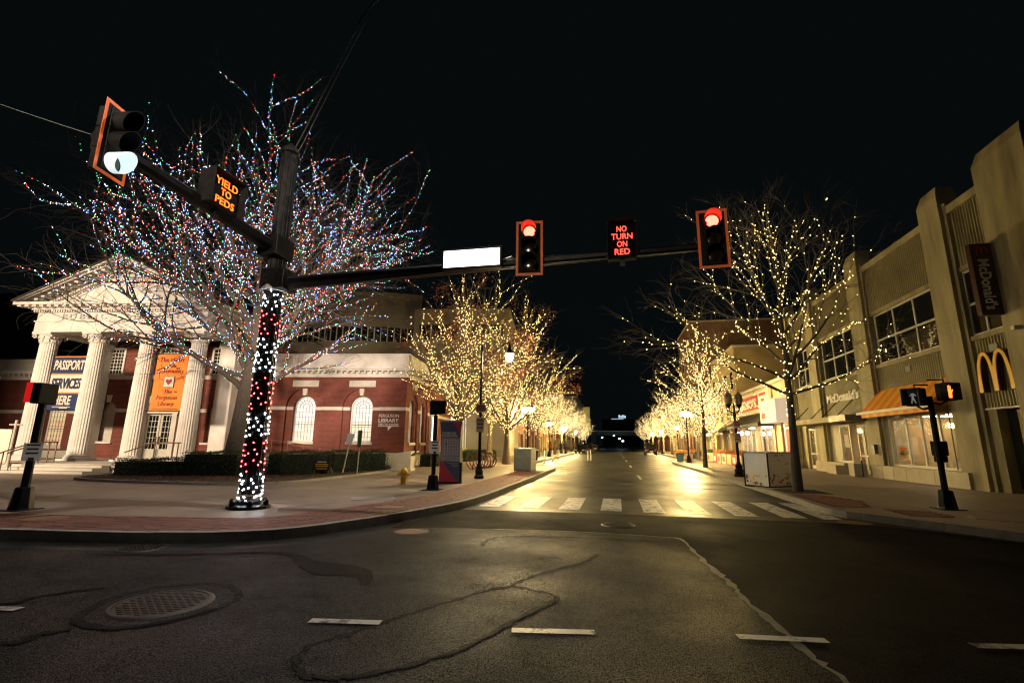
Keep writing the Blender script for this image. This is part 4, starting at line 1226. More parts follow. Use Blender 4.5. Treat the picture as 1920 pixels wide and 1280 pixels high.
mb = MB(); mb.box(-118, -90, 60, 85, 0, 25.2); mb.build('wall', 'darkwall', db)
mb = MB(); mb.box(-118.3, -89.7, 59.7, 85.3, 25.2, 25.7); mb.build('roof_edge', 'darkwall', db)
# ------------------------------------------------------------------ restaurant building on the right (faces the street at X = 13)
mc = thing('restaurant_building', 'two storey buff stone restaurant building with tall piers and ribbed panels', 'building', (13.0, 27., .15))
def B_(name, mat, x0, x1, y0, y1, z0, z1, par=None, bevel=0.):
    mb = MB(); mb.box(x0, x1, y0, y1, z0, z1)
    return mb.build(name, mat, par or mc, bevel=bevel) if (par or mc).name in FR else kidbuild(mb, name, mat, par, bevel)
def kidbuild(mb, name, mat, par, bevel=0.):
    """child of a part: find the thing's frame through the part's parent"""
    root = par
    while root.parent is not None: root = root.parent
    L, rz = FR[root.name]
    mb.v = [(p[0] - L[0], p[1] - L[1], p[2] - L[2]) for p in mb.v]
    return mb.build(name, mat, par, local=True, bevel=bevel)
def K_(mb, name, mat, par): return mb.build(name, mat, par) if par.name in FR else kidbuild(mb, name, mat, par)
# core behind the front, roof
B_('rear_mass', 'limeMc', 17.0, 30, 12, 38.4, .15, 10.5); B_('roof', 'roofdark', 13.25, 30, 12, 38.4, 10.2, 10.35)
PIER = [(12.2, 13.6), (16.2, 18.35), (20.3, 21.55), (26.9, 28.25), (33.3, 34.5), (37.8, 38.4)]
for y0, y1 in PIER:
    mb = MB(); mb.box(12.72, 13.4, y0, y1, .15, 11.3)
    mb.add([(12.72, y0, 11.3), (12.72, y1, 11.3), (13.4, y1, 11.3), (13.4, y0, 11.3), (12.86, y0 + .14, 11.75), (12.86, y1 - .14, 11.75), (13.4, y1 - .14, 11.75), (13.4, y0 + .14, 11.75)],
           [(0, 1, 5, 4), (1, 2, 6, 5), (2, 3, 7, 6), (3, 0, 4, 7), (4, 5, 6, 7)])
    # side flutes step back
    mb.box(12.86, 13.3, y0 - .16, y0 - .001, .15, 10.9); mb.box(12.86, 13.3, y1 + .001, y1 + .16, .15, 10.9)
    mb.build('pier', 'limeMc', mc)
# base course: separate stones, open at the doors
doors = [(18.5, 20.1), (28.4, 30.2), (34.7, 36.9)]
y = 12.2; k = 0
while y < 38.4:
    e = min(y + .98, 38.4)
    if not any(y < b - .05 and e > a + .05 for a, b in doors):
        B_('base_stone', 'basestone', 12.60 - .003 * (k % 2), 13.2, y + .006, e - .006, .15, .74, bevel=.008)
    y = e; k += 1
BAY = [(13.76, 16.04), (18.51, 20.14), (21.71, 26.74), (28.41, 33.14), (34.66, 37.64)]
def ribs(y0, y1, z0, z1, x=13.0):
    mb = MB(); mb.box(x, x + .15, y0, y1, z0, z1)
    q = y0 + .03
    while q < y1 - .09:
        mb.add([(x, q, z0), (x - .06, q + .02, z0), (x - .06, q + .06, z0), (x, q + .08, z0), (x, q, z1), (x - .06, q + .02, z1), (x - .06, q + .06, z1), (x, q + .08, z1)],
               [(0, 4, 5, 1), (1, 5, 6, 2), (2, 6, 7, 3), (4, 7, 6, 5), (0, 1, 2, 3)])
        q += .14
    return mb.build('ribbed_panel', 'rib', mc)
for y0, y1 in BAY:
    ribs(y0, y1, 8.25, 10.45)
    B_('coping', 'limeMc', 12.88, 13.3, y0, y1, 10.451, 10.75)
    B_('window_head', 'limeMc', 12.95, 13.3, y0, y1, 8.06, 8.249)
    B_('window_ledge', 'limeMc', 12.9, 13.3, y0, y1, 5.42, 5.58)
def upwin(y0, y1, nc, lab=None):
    mb = MB()
    n = nc
    for i in range(n + 1):
        yy = y0 + (y1 - y0) * i / n; mb.box(13.02, 13.12, yy - .045, yy + .045, 5.58, 8.06)
    for i in range(n):
        a, b = y0 + (y1 - y0) * i / n + .046, y0 + (y1 - y0) * (i + 1) / n - .046
        for z in (5.58, 6.72, 7.97): mb.box(13.03, 13.11, a, b, z, z + .09)
    wn = mb.build('window', 'frame', mc)
    for i in range(n):
        a, b = y0 + (y1 - y0) * i / n + .046, y0 + (y1 - y0) * (i + 1) / n - .046
        for z0, z1 in ((5.67, 6.72), (6.81, 7.97)): B_('pane', 'glass', 13.06, 13.075, a, b, z0, z1, par=wn)
    B_('blind', 'conc2', 13.2, 13.22, y0, y1, 7.3, 8.05, par=wn)
    B_('dark_room', 'darkwall', 13.24, 13.3, y0 - .1, y1 + .1, 5.5, 8.1, par=wn)
upwin(18.7, 20.14, 2); upwin(21.75, 26.5, 3); upwin(28.5, 32.9, 3); upwin(34.7, 37.2, 2); upwin(14, 16, 2)
ribs(18.51, 20.14, 3.0, 5.419); ribs(21.71, 26.74, 4.2, 5.419); ribs(28.41, 33.14, 3.3, 5.419); ribs(34.66, 37.64, 3.3, 5.419); ribs(13.76, 16.04, 3.0, 5.419)
B_('panel_rail', 'frame', 12.93, 13.1, 18.51, 20.14, 2.94, 2.999)
# ground-floor rooms behind the glass
def room(y0, y1, lit=True, x1=16.8):
    mb = MB()
    mb.box(x1, x1 + .1, y0, y1, .15, 3.2); mb.box(13.2, x1, y0 - .06, y0, .15, 3.2); mb.box(13.2, x1, y1, y1 + .06, .15, 3.2); mb.box(13.2, x1, y0, y1, 3.05, 3.2)
    r_ = mb.build('room_walls', 'plasterY', mc)
    B_('room_floor', 'conc', 13.2, x1, y0, y1, .12, .2)
    return r_
room(21.75, 26.7)
for a in (22.6, 24.2, 25.8): B_('ceiling_light', M['roomlight'], 14.2, 15.4, a - .25, a + .25, 3.02, 3.045)
# big shop window with mullions
mb = MB()
for yy in (21.75, 22.9, 24.1, 25.2, 26.55): mb.box(13.0, 13.09, yy - .04, yy + .04, .86, 2.95)
mb.box(12.98, 13.1, 21.71, 26.6, .76, .859); mb.box(12.99, 13.1, 21.71, 26.6, 2.951, 3.04)
sw = mb.build('shop_window', 'frame', mc)
for a, b in ((21.79, 22.86), (22.94, 24.06), (24.14, 25.16), (25.24, 26.51)): B_('pane', 'clear', 13.03, 13.042, a, b, .86, 2.95, par=sw)
B_('window_sill', 'limeMc', 12.66, 13.25, 21.6, 26.85, .741, .758)
B_('lintel', 'limeMc', 13.0, 13.3, 21.71, 26.74, 3.041, 4.199)
B_('poster', 'inkwhite', 13.12, 13.13, 25.3, 26.4, 1.7, 2.85)
ps = B_('poster', 'signplate', 13.12, 13.13, 25.3, 26.4, .88, 1.69)
mb = MB()
for (yy, z, ry, rz_, mt) in ((25.9, 1.55, .32, .1, 'awnorange'), (25.85, 1.42, .36, .06, 'mur_g'), (25.9, 1.33, .35, .08, 'maroon'), (25.9, 1.2, .34, .08, 'awnyellow'), (25.6, 1.0, .2, .1, 'mur_r')):
    mb = MB(); mb.extr([(ry * math.cos(t), rz_ * math.sin(t)) for t in np.linspace(0, 6.283, 17)[:-1]], (13.118, yy, z), (0, -1, 0), (0, 0, 1), (1, 0, 0), .001 + .001 * len(mt) / 10); K_(mb, 'burger_print', mt, ps)
B_('order_screen', M['screenblue'], 14.6, 14.66, 22.9, 23.5, 1.3, 2.5)
B_('partition', 'brick2', 15.5, 15.6, 23.6, 25.6, .2, 2.2)
for yy in (22.2, 23.0):
    mb = MB(); mb.box(13.6, 14.0, yy, yy + .4, .62, .66); mb.box(13.62, 13.66, yy, yy + .04, .2, .62); mb.box(13.94, 13.98, yy, yy + .04, .2, .62); mb.box(13.62, 13.66, yy + .36, yy + .4, .2, 1.1); mb.box(13.94, 13.98, yy + .36, yy + .4, .2, 1.1); mb.box(13.62, 13.98, yy + .37, yy + .4, .85, 1.1)
    o = mb.build('wooden_chair', 'planter'); tag(o, 'pale wooden chair %s inside the restaurant window' % ('at the right' if yy < 22.5 else 'left of the other'), 'chair', 'chairs inside the restaurant')
# awning with stripes
aw = thing('striped_awning', 'yellow and orange striped awning over the restaurant window', 'awning', (12.9, 24.2, 3.0))
n = 15; ya, yb = 21.62, 26.95
for k in range(n):
    a, b = ya + (yb - ya) * k / n, ya + (yb - ya) * (k + 1) / n
    mb = MB(); P = [(12.98, 4.36), (12.05, 3.26), (12.05, 3.0), (12.07, 3.0), (12.07, 3.25), (12.98, 4.33)]
    mb.add([(x, a, z) for x, z in P] + [(x, b, z) for x, z in P], [tuple(range(5, -1, -1)), tuple(range(6, 12))] + [(i, (i + 1) % 6, 6 + (i + 1) % 6, 6 + i) for i in range(6)])
    mb.build('awning_stripe', 'awnyellow' if k % 2 else 'awnorange', aw)
mb = MB(); mb.box(12.0, 12.046, ya, yb + .4, 3.17, 3.29); mb.build('front_bar', 'inkwhite', aw)
for q in (ya - .02, yb + .004):
    mb = MB(); mb.add([(12.98, q, 4.35), (12.05, q, 3.25), (12.98, q, 3.25), (12.98, q + .015, 4.35), (12.05, q + .015, 3.25), (12.98, q + .015, 3.25)], [(0, 1, 2), (5, 4, 3), (0, 3, 4, 1), (1, 4, 5, 2), (2, 5, 3, 0)]); mb.build('end_panel', 'awnorange', aw)
# entrance bay: canopy, recessed doors
cn = thing('entrance_canopy', 'flat pale canopy hung on rods over the restaurant doors', 'canopy', (12.3, 32.5, 2.95))
mb = MB(); mb.box(11.75, 12.70, 27.95, 37.2, 2.95, 3.24); mb.build('slab', 'limeMc', cn, bevel=.01)
mb = MB(); mb.box(11.72, 12.70, 27.92, 29.9, 2.94, 3.26); mb.build('dark_fascia', 'boxgreen', cn)
for yy in (29.4, 31.4, 33.0, 35.6): mb = MB(); mb.tube([(11.95, yy, 3.24), (13.0, yy + .3, 4.2)], .025, 6); mb.build('tie_rod', 'black', cn)
room(28.4, 33.2); B_('ceiling_light', M['roomlight'], 14.2, 15.0, 30.2, 31.4, 3.02, 3.045)
B_('entry_wall', 'basestone', 13.02, 13.3, 32.0, 33.14, .15, 3.3); B_('entry_head', 'limeMc', 13.02, 13.3, 28.41, 32.0, 2.85, 3.3)
def door(y0, y1, x=13.15, lab='glass_door'):
    mb = MB()
    for q in ((y0, y0 + .09, .2, 2.8), (y1 - .09, y1, .2, 2.8), (y0 + .09, y1 - .09, .2, .42), (y0 + .09, y1 - .09, 2.66, 2.8), (y0 + .09, y1 - .09, 1.12, 1.2)): mb.box(x, x + .06, q[0], q[1], q[2], q[3])
    d_ = mb.build(lab, 'frame', mc)
    B_('pane', 'clear', x + .02, x + .03, y0 + .09, y1 - .09, .42, 2.66, par=d_)
    mb = MB(); mb.tube([(x - .05, y0 + .13, .95), (x - .05, y0 + .13, 1.35)], .015, 6); K_(mb, 'handle', 'steel', d_)
    return d_
door(28.45, 29.45); door(29.5, 30.1)
mb = MB(); mb.box(13.0, 13.1, 30.6, 31.9, .76, .86); mb.box(13.0, 13.1, 30.6, 31.9, 2.75, 2.85); mb.box(13.0, 13.1, 30.6, 30.7, .86, 2.75); mb.box(13.0, 13.1, 31.8, 31.9, .86, 2.75)
sw2 = mb.build('shop_window', 'frame', mc); B_('pane', 'clear', 13.04, 13.05, 30.7, 31.8, .86, 2.75, par=sw2); B_('notice', 'inkwhite', 13.06, 13.065, 31.0, 31.5, 1.6, 2.3, par=sw2)
B_('entry_wall', 'basestone', 13.02, 13.3, 30.15, 32.0, .15, .76)
B_('entry_wall', 'limeMc', 13.05, 13.3, 31.9, 32.0, .76, 2.85)
B_('flank_stone', 'basestone', 12.0, 12.6, 28.3, 28.9, .15, .8, bevel=.01); B_('flank_stone', 'basestone', 12.0, 12.6, 30.4, 31.6, .15, .62, bevel=.01)
room(34.6, 37.7); B_('ceiling_light', M['roomyellow'], 13.6, 14.6, 35.2, 36.6, 3.02, 3.045)
door(34.75, 35.85); door(35.9, 36.85); B_('entry_wall', 'limeMc', 13.02, 13.3, 36.95, 37.64, .15, 3.3); B_('entry_head', 'limeMc', 13.02, 13.3, 34.66, 36.95, 2.85, 3.3)
mb = MB(); mb.tube([(12.3, 28.1, .15), (12.3, 28.1, .95), (12.3, 28.35, 1.0)], .025, 8); o = mb.build('door_rail', 'black'); tag(o, 'short black grab rail at the restaurant doorway', 'handrail')
# bay at the right edge: dark doorway with frosted picture
B_('doorway_back', 'darkwall', 13.5, 13.6, 18.4, 20.3, .15, 3.0); B_('doorway_reveal', 'limeMc', 13.0, 13.5, 19.75, 20.14, .15, 2.94)
B_('doorway_glass', 'glass', 13.3, 13.33, 18.45, 19.75, .3, 2.9); B_('doorway_poster', 'cream', 13.26, 13.29, 18.5, 19.1, .9, 2.7)
B_('shop_glass', 'glass', 13.2, 13.25, 13.76, 16.04, .76, 2.94)
# lettering and emblems
mb = MB(); put(mb, "McDonald's", (12.90, 30.75, 4.42), 3.9, .52, (0, -1, 0), (0, 0, 1), .06); mb.build('wall_letters', 'inkwhite', mc)
B_('letter_rail', 'limeMc', 12.94, 12.99, 28.8, 32.6, 4.2, 4.6)
em = thing('golden_arch_sign', 'large yellow double arch emblem on the ribbed wall', 'sign', (12.75, 19.2, 3.5))
mb = MB(); m2 = MB()
def archpath(c, hw, w_, z0, z1, n=14):
    o_ = [(c + hw * math.cos(t), z0 + (z1 - z0) * math.sin(t) ** .8 if math.sin(t) > 0 else z0) for t in np.linspace(math.pi, 0, n)]
    i_ = [(c + (hw - w_) * math.cos(t), z0 + (z1 - z0 - w_ * .75) * (math.sin(t) ** .8 if math.sin(t) > 0 else 0)) for t in np.linspace(math.pi, 0, n)]
    return o_, i_
for s in (-1, 1):
    o_, i_ = archpath(s * .36, .42, .16, 0, 1.38)
    for k in range(len(o_) - 1):
        mb.extr([o_[k], o_[k + 1], i_[k + 1], i_[k]][::-1], (12.72 - .003 * (s > 0), 19.12, 3.52), (0, -1, 0), (0, 0, 1), (1, 0, 0), .03)
        m2.extr([o_[k], o_[k + 1], i_[k + 1], i_[k]][::-1], (12.751 - .003 * (s > 0), 19.12, 3.52), (0, -1, 0), (0, 0, 1), (1, 0, 0), .2)
mb.build('arch_face', 'mcyellow', em); m2.build('arch_side', 'maroon', em)
bl = thing('blade_sign', "dark red vertical blade sign reading McDonald's on the pier", 'sign', (12.5, 18.2, 5.9))
mb = MB(); mb.box(12.05, 12.68, 18.1, 18.32, 5.9, 8.4); mb.build('panel', 'maroon', bl, bevel=.015)
for z in (6.4, 7.9): mb = MB(); mb.tube([(12.68, 18.2, z), (13.1, 18.2, z)], .04, 8); mb.build('bracket', 'black', bl)
mb = MB(); put(mb, "McDonald's", (12.365, 18.09, 6.95), 1.75, .34, (0, 0, -1), (1, 0, 0), .02); mb.build('lettering', 'inkwhite', bl)
mb = MB()
for s in (-1, 1):
    o_, i_ = archpath(s * .075, .09, .035, 0, .26, 8)
    for k in range(len(o_) - 1): mb.extr([o_[k], o_[k + 1], i_[k + 1], i_[k]], (12.365, 18.095 - .002 * (s > 0), 8.02), (1, 0, 0), (0, 0, 1), (0, -1, 0), .01)
mb.build('small_arches', 'redpanel', bl)
# conduit, vents and a meter box on the front
mb = MB(); mb.tube([(12.70, 21.7, .8), (12.70, 21.7, 5.3), (12.9, 21.7, 5.38)], .022, 6); mb.build('conduit', 'boxgreen', mc)
mb = MB(); mb.tube([(12.84, 28.5, 3.3), (12.84, 28.5, 10.4)], .035, 8); mb.build('downpipe', 'limeMc', mc)
B_('meter_box', 'boxgreen', 12.58, 12.72, 27.3, 27.7, 1.3, 1.75, bevel=.01)
for yy in (19.0, 24.0): B_('wall_vent', 'boxgreen', 12.90, 12.94, yy, yy + .4, 4.9, 5.15)
# small camera box on the wall
mb = MB(); mb.box(12.5, 12.85, 17.6, 17.75, 5.3, 5.42); mb.tube([(12.85, 17.68, 5.36), (13.0, 17.68, 5.5)], .02, 6); o = mb.build('security_camera', 'signplate'); tag(o, 'small pale security camera above the yellow arches', 'camera')

# ------------------------------------------------------------------ shops further along the right side
def storefront(name, lab, y0, y1, h, mat, floors=0, nwin=3, lit='shoplit', x=13.0, awn=None, face=1, depth=14):
    """street building on the right (face=1) or left (face=-1) side"""
    s = face
    t = thing(name, lab, 'building', (x, (y0 + y1) / 2, .15))
    X_ = lambda a: sorted((x + s * a[0], x + s * a[1]))
    def P(n_, m_, a0, a1, q0, q1, z0, z1, par=None):
        xa, xb = X_((a0, a1)); mb = MB(); mb.box(xa, xb, q0, q1, z0, z1); return K_(mb, n_, m_, par or t)
    P('upper_wall', mat, .02, depth, y0, y1, 3.6, h)
    P('coping', 'stone', -.1, depth, y0 - .02, y1 + .02, h, h + .25)
    P('rear_wall', mat, 4.0, depth, y0, y1, .15, 3.599)
    L = y1 - y0; k = max(2, int(L / 3.2))
    for i in range(k + 1):
        q = y0 + (L - .4) * i / k; P('pilaster', mat, -.04, .5, q, q + .4, .15, 3.599)
    for i in range(k):
        a, b = y0 + (L - .4) * i / k + .41, y0 + (L - .4) * (i + 1) / k - .01
        P('stall_riser', 'roofdark', .1, .3, a, b, .15, .7)
        wn = P('shop_window', 'clear', .15, .165, a, b, .7, 3.0)
        P('mullion', 'frame', .12, .2, (a + b) / 2 - .03, (a + b) / 2 + .03, .7, 3.0, wn)
        P('fascia', 'roofdark' if i % 2 else 'redpanel', .03, .3, a, b, 3.0, 3.598)
        P('shop_interior', lit, 1.6, 1.7, a - .2, b + .2, .3, 3.2)
    for f in range(floors):
        z = 4.3 + f * 3.3
        if z + 2 > h: break
        for i in range(nwin):
            c = y0 + L * (i + .5) / nwin
            wn = P('window', 'frame', -.03, .1, c - .6, c + .6, z, z + 2.0)
            P('pane', 'glass', -.045, -.031, c - .52, c + .52, z + .08, z + .98, wn); P('pane', 'glass', -.045, -.031, c - .52, c + .52, z + 1.06, z + 1.92, wn)
            P('sill', 'stone', -.14, .05, c - .7, c + .7, z - .14, z - .002, wn)
    return t
rm = thing('pizzeria', 'low cream shop with red REMO\'S sign and dark awning', 'building', (13.0, 46, .15))
def Q(n_, m_, *a, par=None):
    mb = MB(); mb.box(*a); return K_(mb, n_, m_, par or rm)
Q('upper_wall', 'plasterC', 13.02, 27, 38.45, 54.5, 3.4, 6.6); Q('cornice', 'stone', 12.75, 27.2, 38.42, 54.6, 6.6, 6.85); Q('side_wall', 'plasterC', 17, 27, 38.45, 54.5, .15, 3.399)
for yy in (38.45, 43.2, 48.4, 54.1): Q('pilaster', 'plasterC', 12.9, 13.4, yy, yy + .4, .15, 6.599)
Q('shop_interior', 'shoplit', 15.2, 15.3, 43, 54, .2, 3.4); Q('ceiling_light', M['roomlight'], 13.6, 14.6, 44, 53.5, 3.3, 3.33)
Q('stall_riser', 'redpanel', 13.05, 13.3, 43.61, 54.0, .15, .8)
sw = Q('shop_window', 'frame', 13.0, 13.12, 43.61, 54.0, .801, .9)
for yy in np.arange(43.7, 54, 1.7): Q('mullion', 'frame', 13.0, 13.1, yy, yy + .09, .901, 3.1, par=sw)
Q('pane', 'clear', 13.04, 13.05, 43.8, 54.0, .9, 3.1, par=sw)
Q('sign_board', 'cream', 12.88, 13.0, 43.7, 54.0, 4.6, 6.4)
Q('name_panel', 'redpanel', 12.82, 12.879, 46.9, 53.4, 4.85, 6.15)
mb = MB(); put(mb, 'REMOS', (12.80, 50.1, 5.45), 5.6, .85, (0, -1, 0), (0, 0, 1), .05); K_(mb, 'lettering', 'inkwhite', rm)
Q('slogan_panel', 'inkwhite', 12.82, 12.879, 44.1, 46.6, 4.8, 6.3)
for z, a, b in ((5.9, 44.4, 46.3), (5.4, 44.9, 45.8), (4.95, 44.4, 46.3)): Q('slogan_line', 'redpanel', 12.80, 12.819, a, b, z, z + .26)
mb = MB(); P = [(12.98, 4.5), (11.7, 3.5), (11.7, 3.2), (11.74, 3.2), (11.74, 3.46), (12.98, 4.44)]
mb.add([(x, 43.3, z) for x, z in P] + [(x, 54.4, z) for x, z in P], [tuple(range(5, -1, -1)), tuple(range(6, 12))] + [(i, (i + 1) % 6, 6 + (i + 1) % 6, 6 + i) for i in range(6)])
K_(mb, 'awning', 'tileroof', rm)
mb = MB(); mb.add([(12.98, 43.28, 4.5), (11.7, 43.28, 3.5), (11.7, 43.28, 3.2), (12.98, 43.28, 3.2), (12.98, 43.3, 4.5), (11.7, 43.3, 3.5), (11.7, 43.3, 3.2), (12.98, 43.3, 3.2)], [(0, 1, 2, 3), (7, 6, 5, 4)]); K_(mb, 'awning_end', 'tileroof', rm)
mb = MB(); mb.box(11.9, 12.9, 39.2, 43.1, 3.4, 5.15); o = K_(mb, 'box_sign', M['signpink'], rm)
mb = MB(); mb.extr([(-.5, .2), (.1, .2), (.1, .42), (.55, .0), (.1, -.42), (.1, -.2), (-.5, -.2)], (11.88, 42.2, 3.95), (0, 1, 0), (0, 0, 1), (1, 0, 0), .018); K_(mb, 'arrow', 'redpanel', o)
Q('door_recess', 'redpanel', 14.0, 14.1, 38.9, 43.0, .15, 3.3); Q('door_frame', 'frame', 13.05, 13.15, 40.1, 40.25, .15, 3.3); Q('side_panel', 'plasterC', 13.02, 13.2, 41.9, 43.19, .15, 3.39); Q('red_door', M['reddoor'], 13.2, 13.26, 40.3, 41.5, .2, 2.9)
# lamp globes over the pizzeria window
for k, yy in enumerate((47.2, 49.2, 51.0)):
    lt = thing('wall_lamp', '%s of three white globe lamps over the pizzeria window' % ('nearest', 'middle', 'farthest')[k], 'lamp', (11.85, yy, 2.75), 0, 'globe lamps at the pizzeria')
    mb = MB(); mb.lathe([(.02, -.17), (.12, -.12), (.17, 0), (.12, .12), (.02, .17)], 14, (11.85, yy, 2.75)); mb.build('globe', M['shopglobe'], lt, smooth=True)
    mb = MB(); mb.tube([(11.85, yy, 2.92), (11.85, yy, 3.2), (12.1, yy, 3.3)], .015, 6); mb.build('stem', 'black', lt)
storefront('ochre_building', 'ochre stucco three storey building next to the pizzeria', 54.7, 67, 12.0, 'plasterY', 2, 4)
storefront('tan_building', 'tan two storey building between the ochre one and the brick tower', 67.1, 81.5, 9.6, 'plasterC', 1, 4)
storefront('brick_tower', 'tall dark brick building rising above the right row of trees', 81.6, 96, 21.5, 'brick2', 5, 4)
storefront('cream_shops', 'cream shop row beyond the tall brick building', 96.1, 118, 9.5, 'plasterC', 1, 5)
storefront('brick_shops', 'farthest brick shop row on the right side of the street', 118.1, 175, 11, 'brick2', 2, 10)
storefront('brick_shop_block', 'brick shop block beyond the library on the left', 64, 92, 8.0, 'brick2', 1, 7, x=-13.5, face=-1)
storefront('ochre_shop_block', 'ochre shop row farther along the left pavement', 92.1, 125, 9.0, 'plasterY', 1, 7, x=-13.5, face=-1)
storefront('pale_shop_block', 'pale shop row near the far end of the left pavement', 125.1, 180, 10.0, 'plasterC', 2, 9, x=-13.5, face=-1)
# sloping canvas shop awnings on the right
for k, (ya, yb, mt, lab) in enumerate(((56, 60, 'tileroof', 'dark sloping canvas awning nearest the pizzeria on the ochre shopfront'), (61, 65, 'cream', 'pale canvas awning left of the dark one on the ochre shopfront'), (68, 73, 'tileroof', 'dark canvas awning left of the pale one, on the tan shopfront'))):
    mb = MB(); P = [(12.95, 3.9), (11.5, 3.0), (11.5, 2.75), (11.54, 2.75), (11.54, 2.97), (12.95, 3.84)]
    mb.add([(x, ya, z) for x, z in P] + [(x, yb, z) for x, z in P], [tuple(range(5, -1, -1)), tuple(range(6, 12))] + [(i, (i + 1) % 6, 6 + (i + 1) % 6, 6 + i) for i in range(6)])
    o = mb.build('shop_awning', mt); tag(o, lab, 'awning', 'canvas shop awnings')
# far buildings
fb = thing('corner_office', 'distant tan office block above the left row of lit trees', 'building', (-20, 205, 0))
mb = MB(); mb.box(-48, -13.2, 185, 232, 0, 18.5); mb.build('wall', 'plasterC', fb)
mb = MB(); mb.box(-48.4, -12.8, 184.6, 232.4, 18.5, 19.4); mb.build('cornice', 'stone', fb)
for i in range(6):
    for f in range(4):
        mb = MB(); mb.box(-46 + 5.6 * i, -43.4 + 5.6 * i, 184.85, 184.98, 4 + 3.6 * f, 6.2 + 3.6 * f); mb.build('window', 'glass', fb)
ys_ = thing('sign_tower', 'slim yellow lit vertical sign beyond the left tree row', 'sign', (-12.6, 262, 0))
mb = MB(); mb.box(-15, -11.6, 262, 263, 9.5, 21); mb.build('sign_face', M['dimyellow'], ys_)
mb = MB(); mb.box(-14, -12.6, 262.2, 262.8, 0, 9.49); mb.build('post', 'black', ys_)
tw = thing('far_tower', 'dark distant tower with white lit rooftop beyond the street end', 'building', (8, 410, 0))
mb = MB(); mb.box(-8, 32, 400, 430, 0, 21.5); mb.build('wall', 'darkwall', tw)
mb = MB(); mb.box(-.5, 9, 399.6, 399.95, 21.55, 21.9); mb.build('lit_edge', M['bluewhite'], tw)
for k in range(4): mb = MB(); mb.box(5.2 + 1.5 * k, 6.3 + 1.5 * k, 399.6, 400.4, 22.4, 24.9 - .5 * (k % 2)); mb.build('lit_letter', M['bluewhite'], tw)
ov = thing('rail_overpass', 'dark overpass crossing the far end of the street', 'bridge', (5, 215, 0))
mb = MB(); mb.box(-30, 45, 212, 222, 5.4, 7.0); mb.build('deck', 'darkwall', ov)
mb = MB(); mb.box(-30, 45, 211.8, 212, 7.01, 7.25); mb.build('parapet', 'steel', ov)
for x in (-20, -9, 12, 24): mb = MB(); mb.box(x, x + 2, 213, 221, 0, 5.4); mb.build('support', 'darkwall', ov)
for k, (x, y, z) in enumerate(((.6, 205, 5.2), (2.8, 208, 4.0), (3.9, 200, 3.0), (-4.2, 206, 4.4))):
    lt = thing('street_light', 'cold blue-white light under the far overpass, %s of four' % ('leftmost but one', 'second from right', 'rightmost', 'leftmost')[k], 'street light', (x, y, 0), 0, 'cold lights at the street end')
    mb = MB(); mb.lathe([(.04, -.2), (.25, -.1), (.3, 0), (.2, .15), (.03, .2)], 12, (x, y, z)); mb.build('lamp', M['bluewhite2'], lt, smooth=True)
    mb = MB(); mb.tube([(x, y + .1, 0), (x, y + .1, z + .4), (x, y, z + .2)], .07, 6); mb.build('post', 'black', lt)
# ------------------------------------------------------------------ bare trees grown towards points in their crown
def sprout(seed, trunk, mains, ratio=(.50, .50, .55), gapl=(.55, .42, .34), wob=.07, trop=.03, maxlev=3, seg=.3, tr=.2, ang=(26, 50), foot=1.4):
    """bare tree: trunk, main limbs (node, direction, length, radius), then side shoots of side shoots"""
    g = np.random.default_rng(seed)
    P, par, r, lev = [], [], [], []
    n = len(trunk)
    for i, p in enumerate(trunk):
        P.append(np.array(p, float)); par.append(i - 1); r.append(tr * (1 - .45 * i / n)); lev.append(0)
    r[0] *= foot; r[1] *= 1 + (foot - 1) * .35
    def shoot(at, d, L, rad, level):
        d = np.array(d, float); d /= np.linalg.norm(d)
        m_ = max(2, int(round(L / seg))); sg = L / m_
        p = P[at]; q = at; next_ = L * (.22 if level == 1 else .15) + g.random() * gapl[min(level - 1, 2)]
        az = g.random() * 6.28; run = 0.
        kids = []
        for i in range(m_):
            d = d + g.normal(0, wob, 3) + np.array([0, 0, trop * (1 if level < 3 else .4)]); d /= np.linalg.norm(d)
            p = p + d * sg; run += sg
            P.append(p); par.append(q); r.append(max(.0045, rad * (1 - .78 * (i + 1) / m_))); lev.append(level); q = len(P) - 1
            while run > next_ and level < maxlev:
                kids.append((q, d.copy(), run / L)); next_ += gapl[min(level - 1, 2)] * (.7 + .6 * g.random())
        for q2, d2, t in kids:
            az += 2.4 + g.normal(0, .3)
            th = math.radians(g.uniform(*ang))
            u = np.cross(d2, (0, 0, 1.)); u = u / (np.linalg.norm(u) + 1e-6) if np.linalg.norm(u) > .05 else np.array([1., 0, 0])
            v = np.cross(d2, u)
            nd_ = math.cos(th) * d2 + math.sin(th) * (math.cos(az) * u + math.sin(az) * v)
            Lc = L * ratio[min(level - 1, 2)] * (1.1 - .62 * t) * g.uniform(.7, 1.2)
            if Lc < .2: continue
            shoot(q2, nd_, Lc, max(.0065, min(r[q2] * .62, .02 * Lc ** .9 + .003)), level + 1)
    for at, d, L, rad in mains: shoot(at, d, L, rad, 1)
    return np.array(P), np.array(par), np.array(r), np.array(lev), g

def fan(g, nodes, n, el0, el1, L0, L1, rad, bias=None):
    """n limbs spread round the nodes from el0 (low) to el1 (high); length from L0 to L1"""
    out = []
    for k in range(n):
        f = (k + .5) / n
        el = R(el0 + (el1 - el0) * f + g.normal(0, 4)); az = 2.4 * k + g.normal(0, .2)
        d = np.array([math.cos(az) * math.cos(el), math.sin(az) * math.cos(el), math.sin(el)])
        L = (L0 + (L1 - L0) * f) * g.uniform(.86, 1.12)
        if bias is not None: L *= 1 + .3 * float(np.dot(d[:2], bias))
        out.append((nodes[min(int(f * len(nodes)), len(nodes) - 1)], d, L, rad * (.75 + .5 * g.random()) * (L / max(L0, L1)) ** .5))
    return out

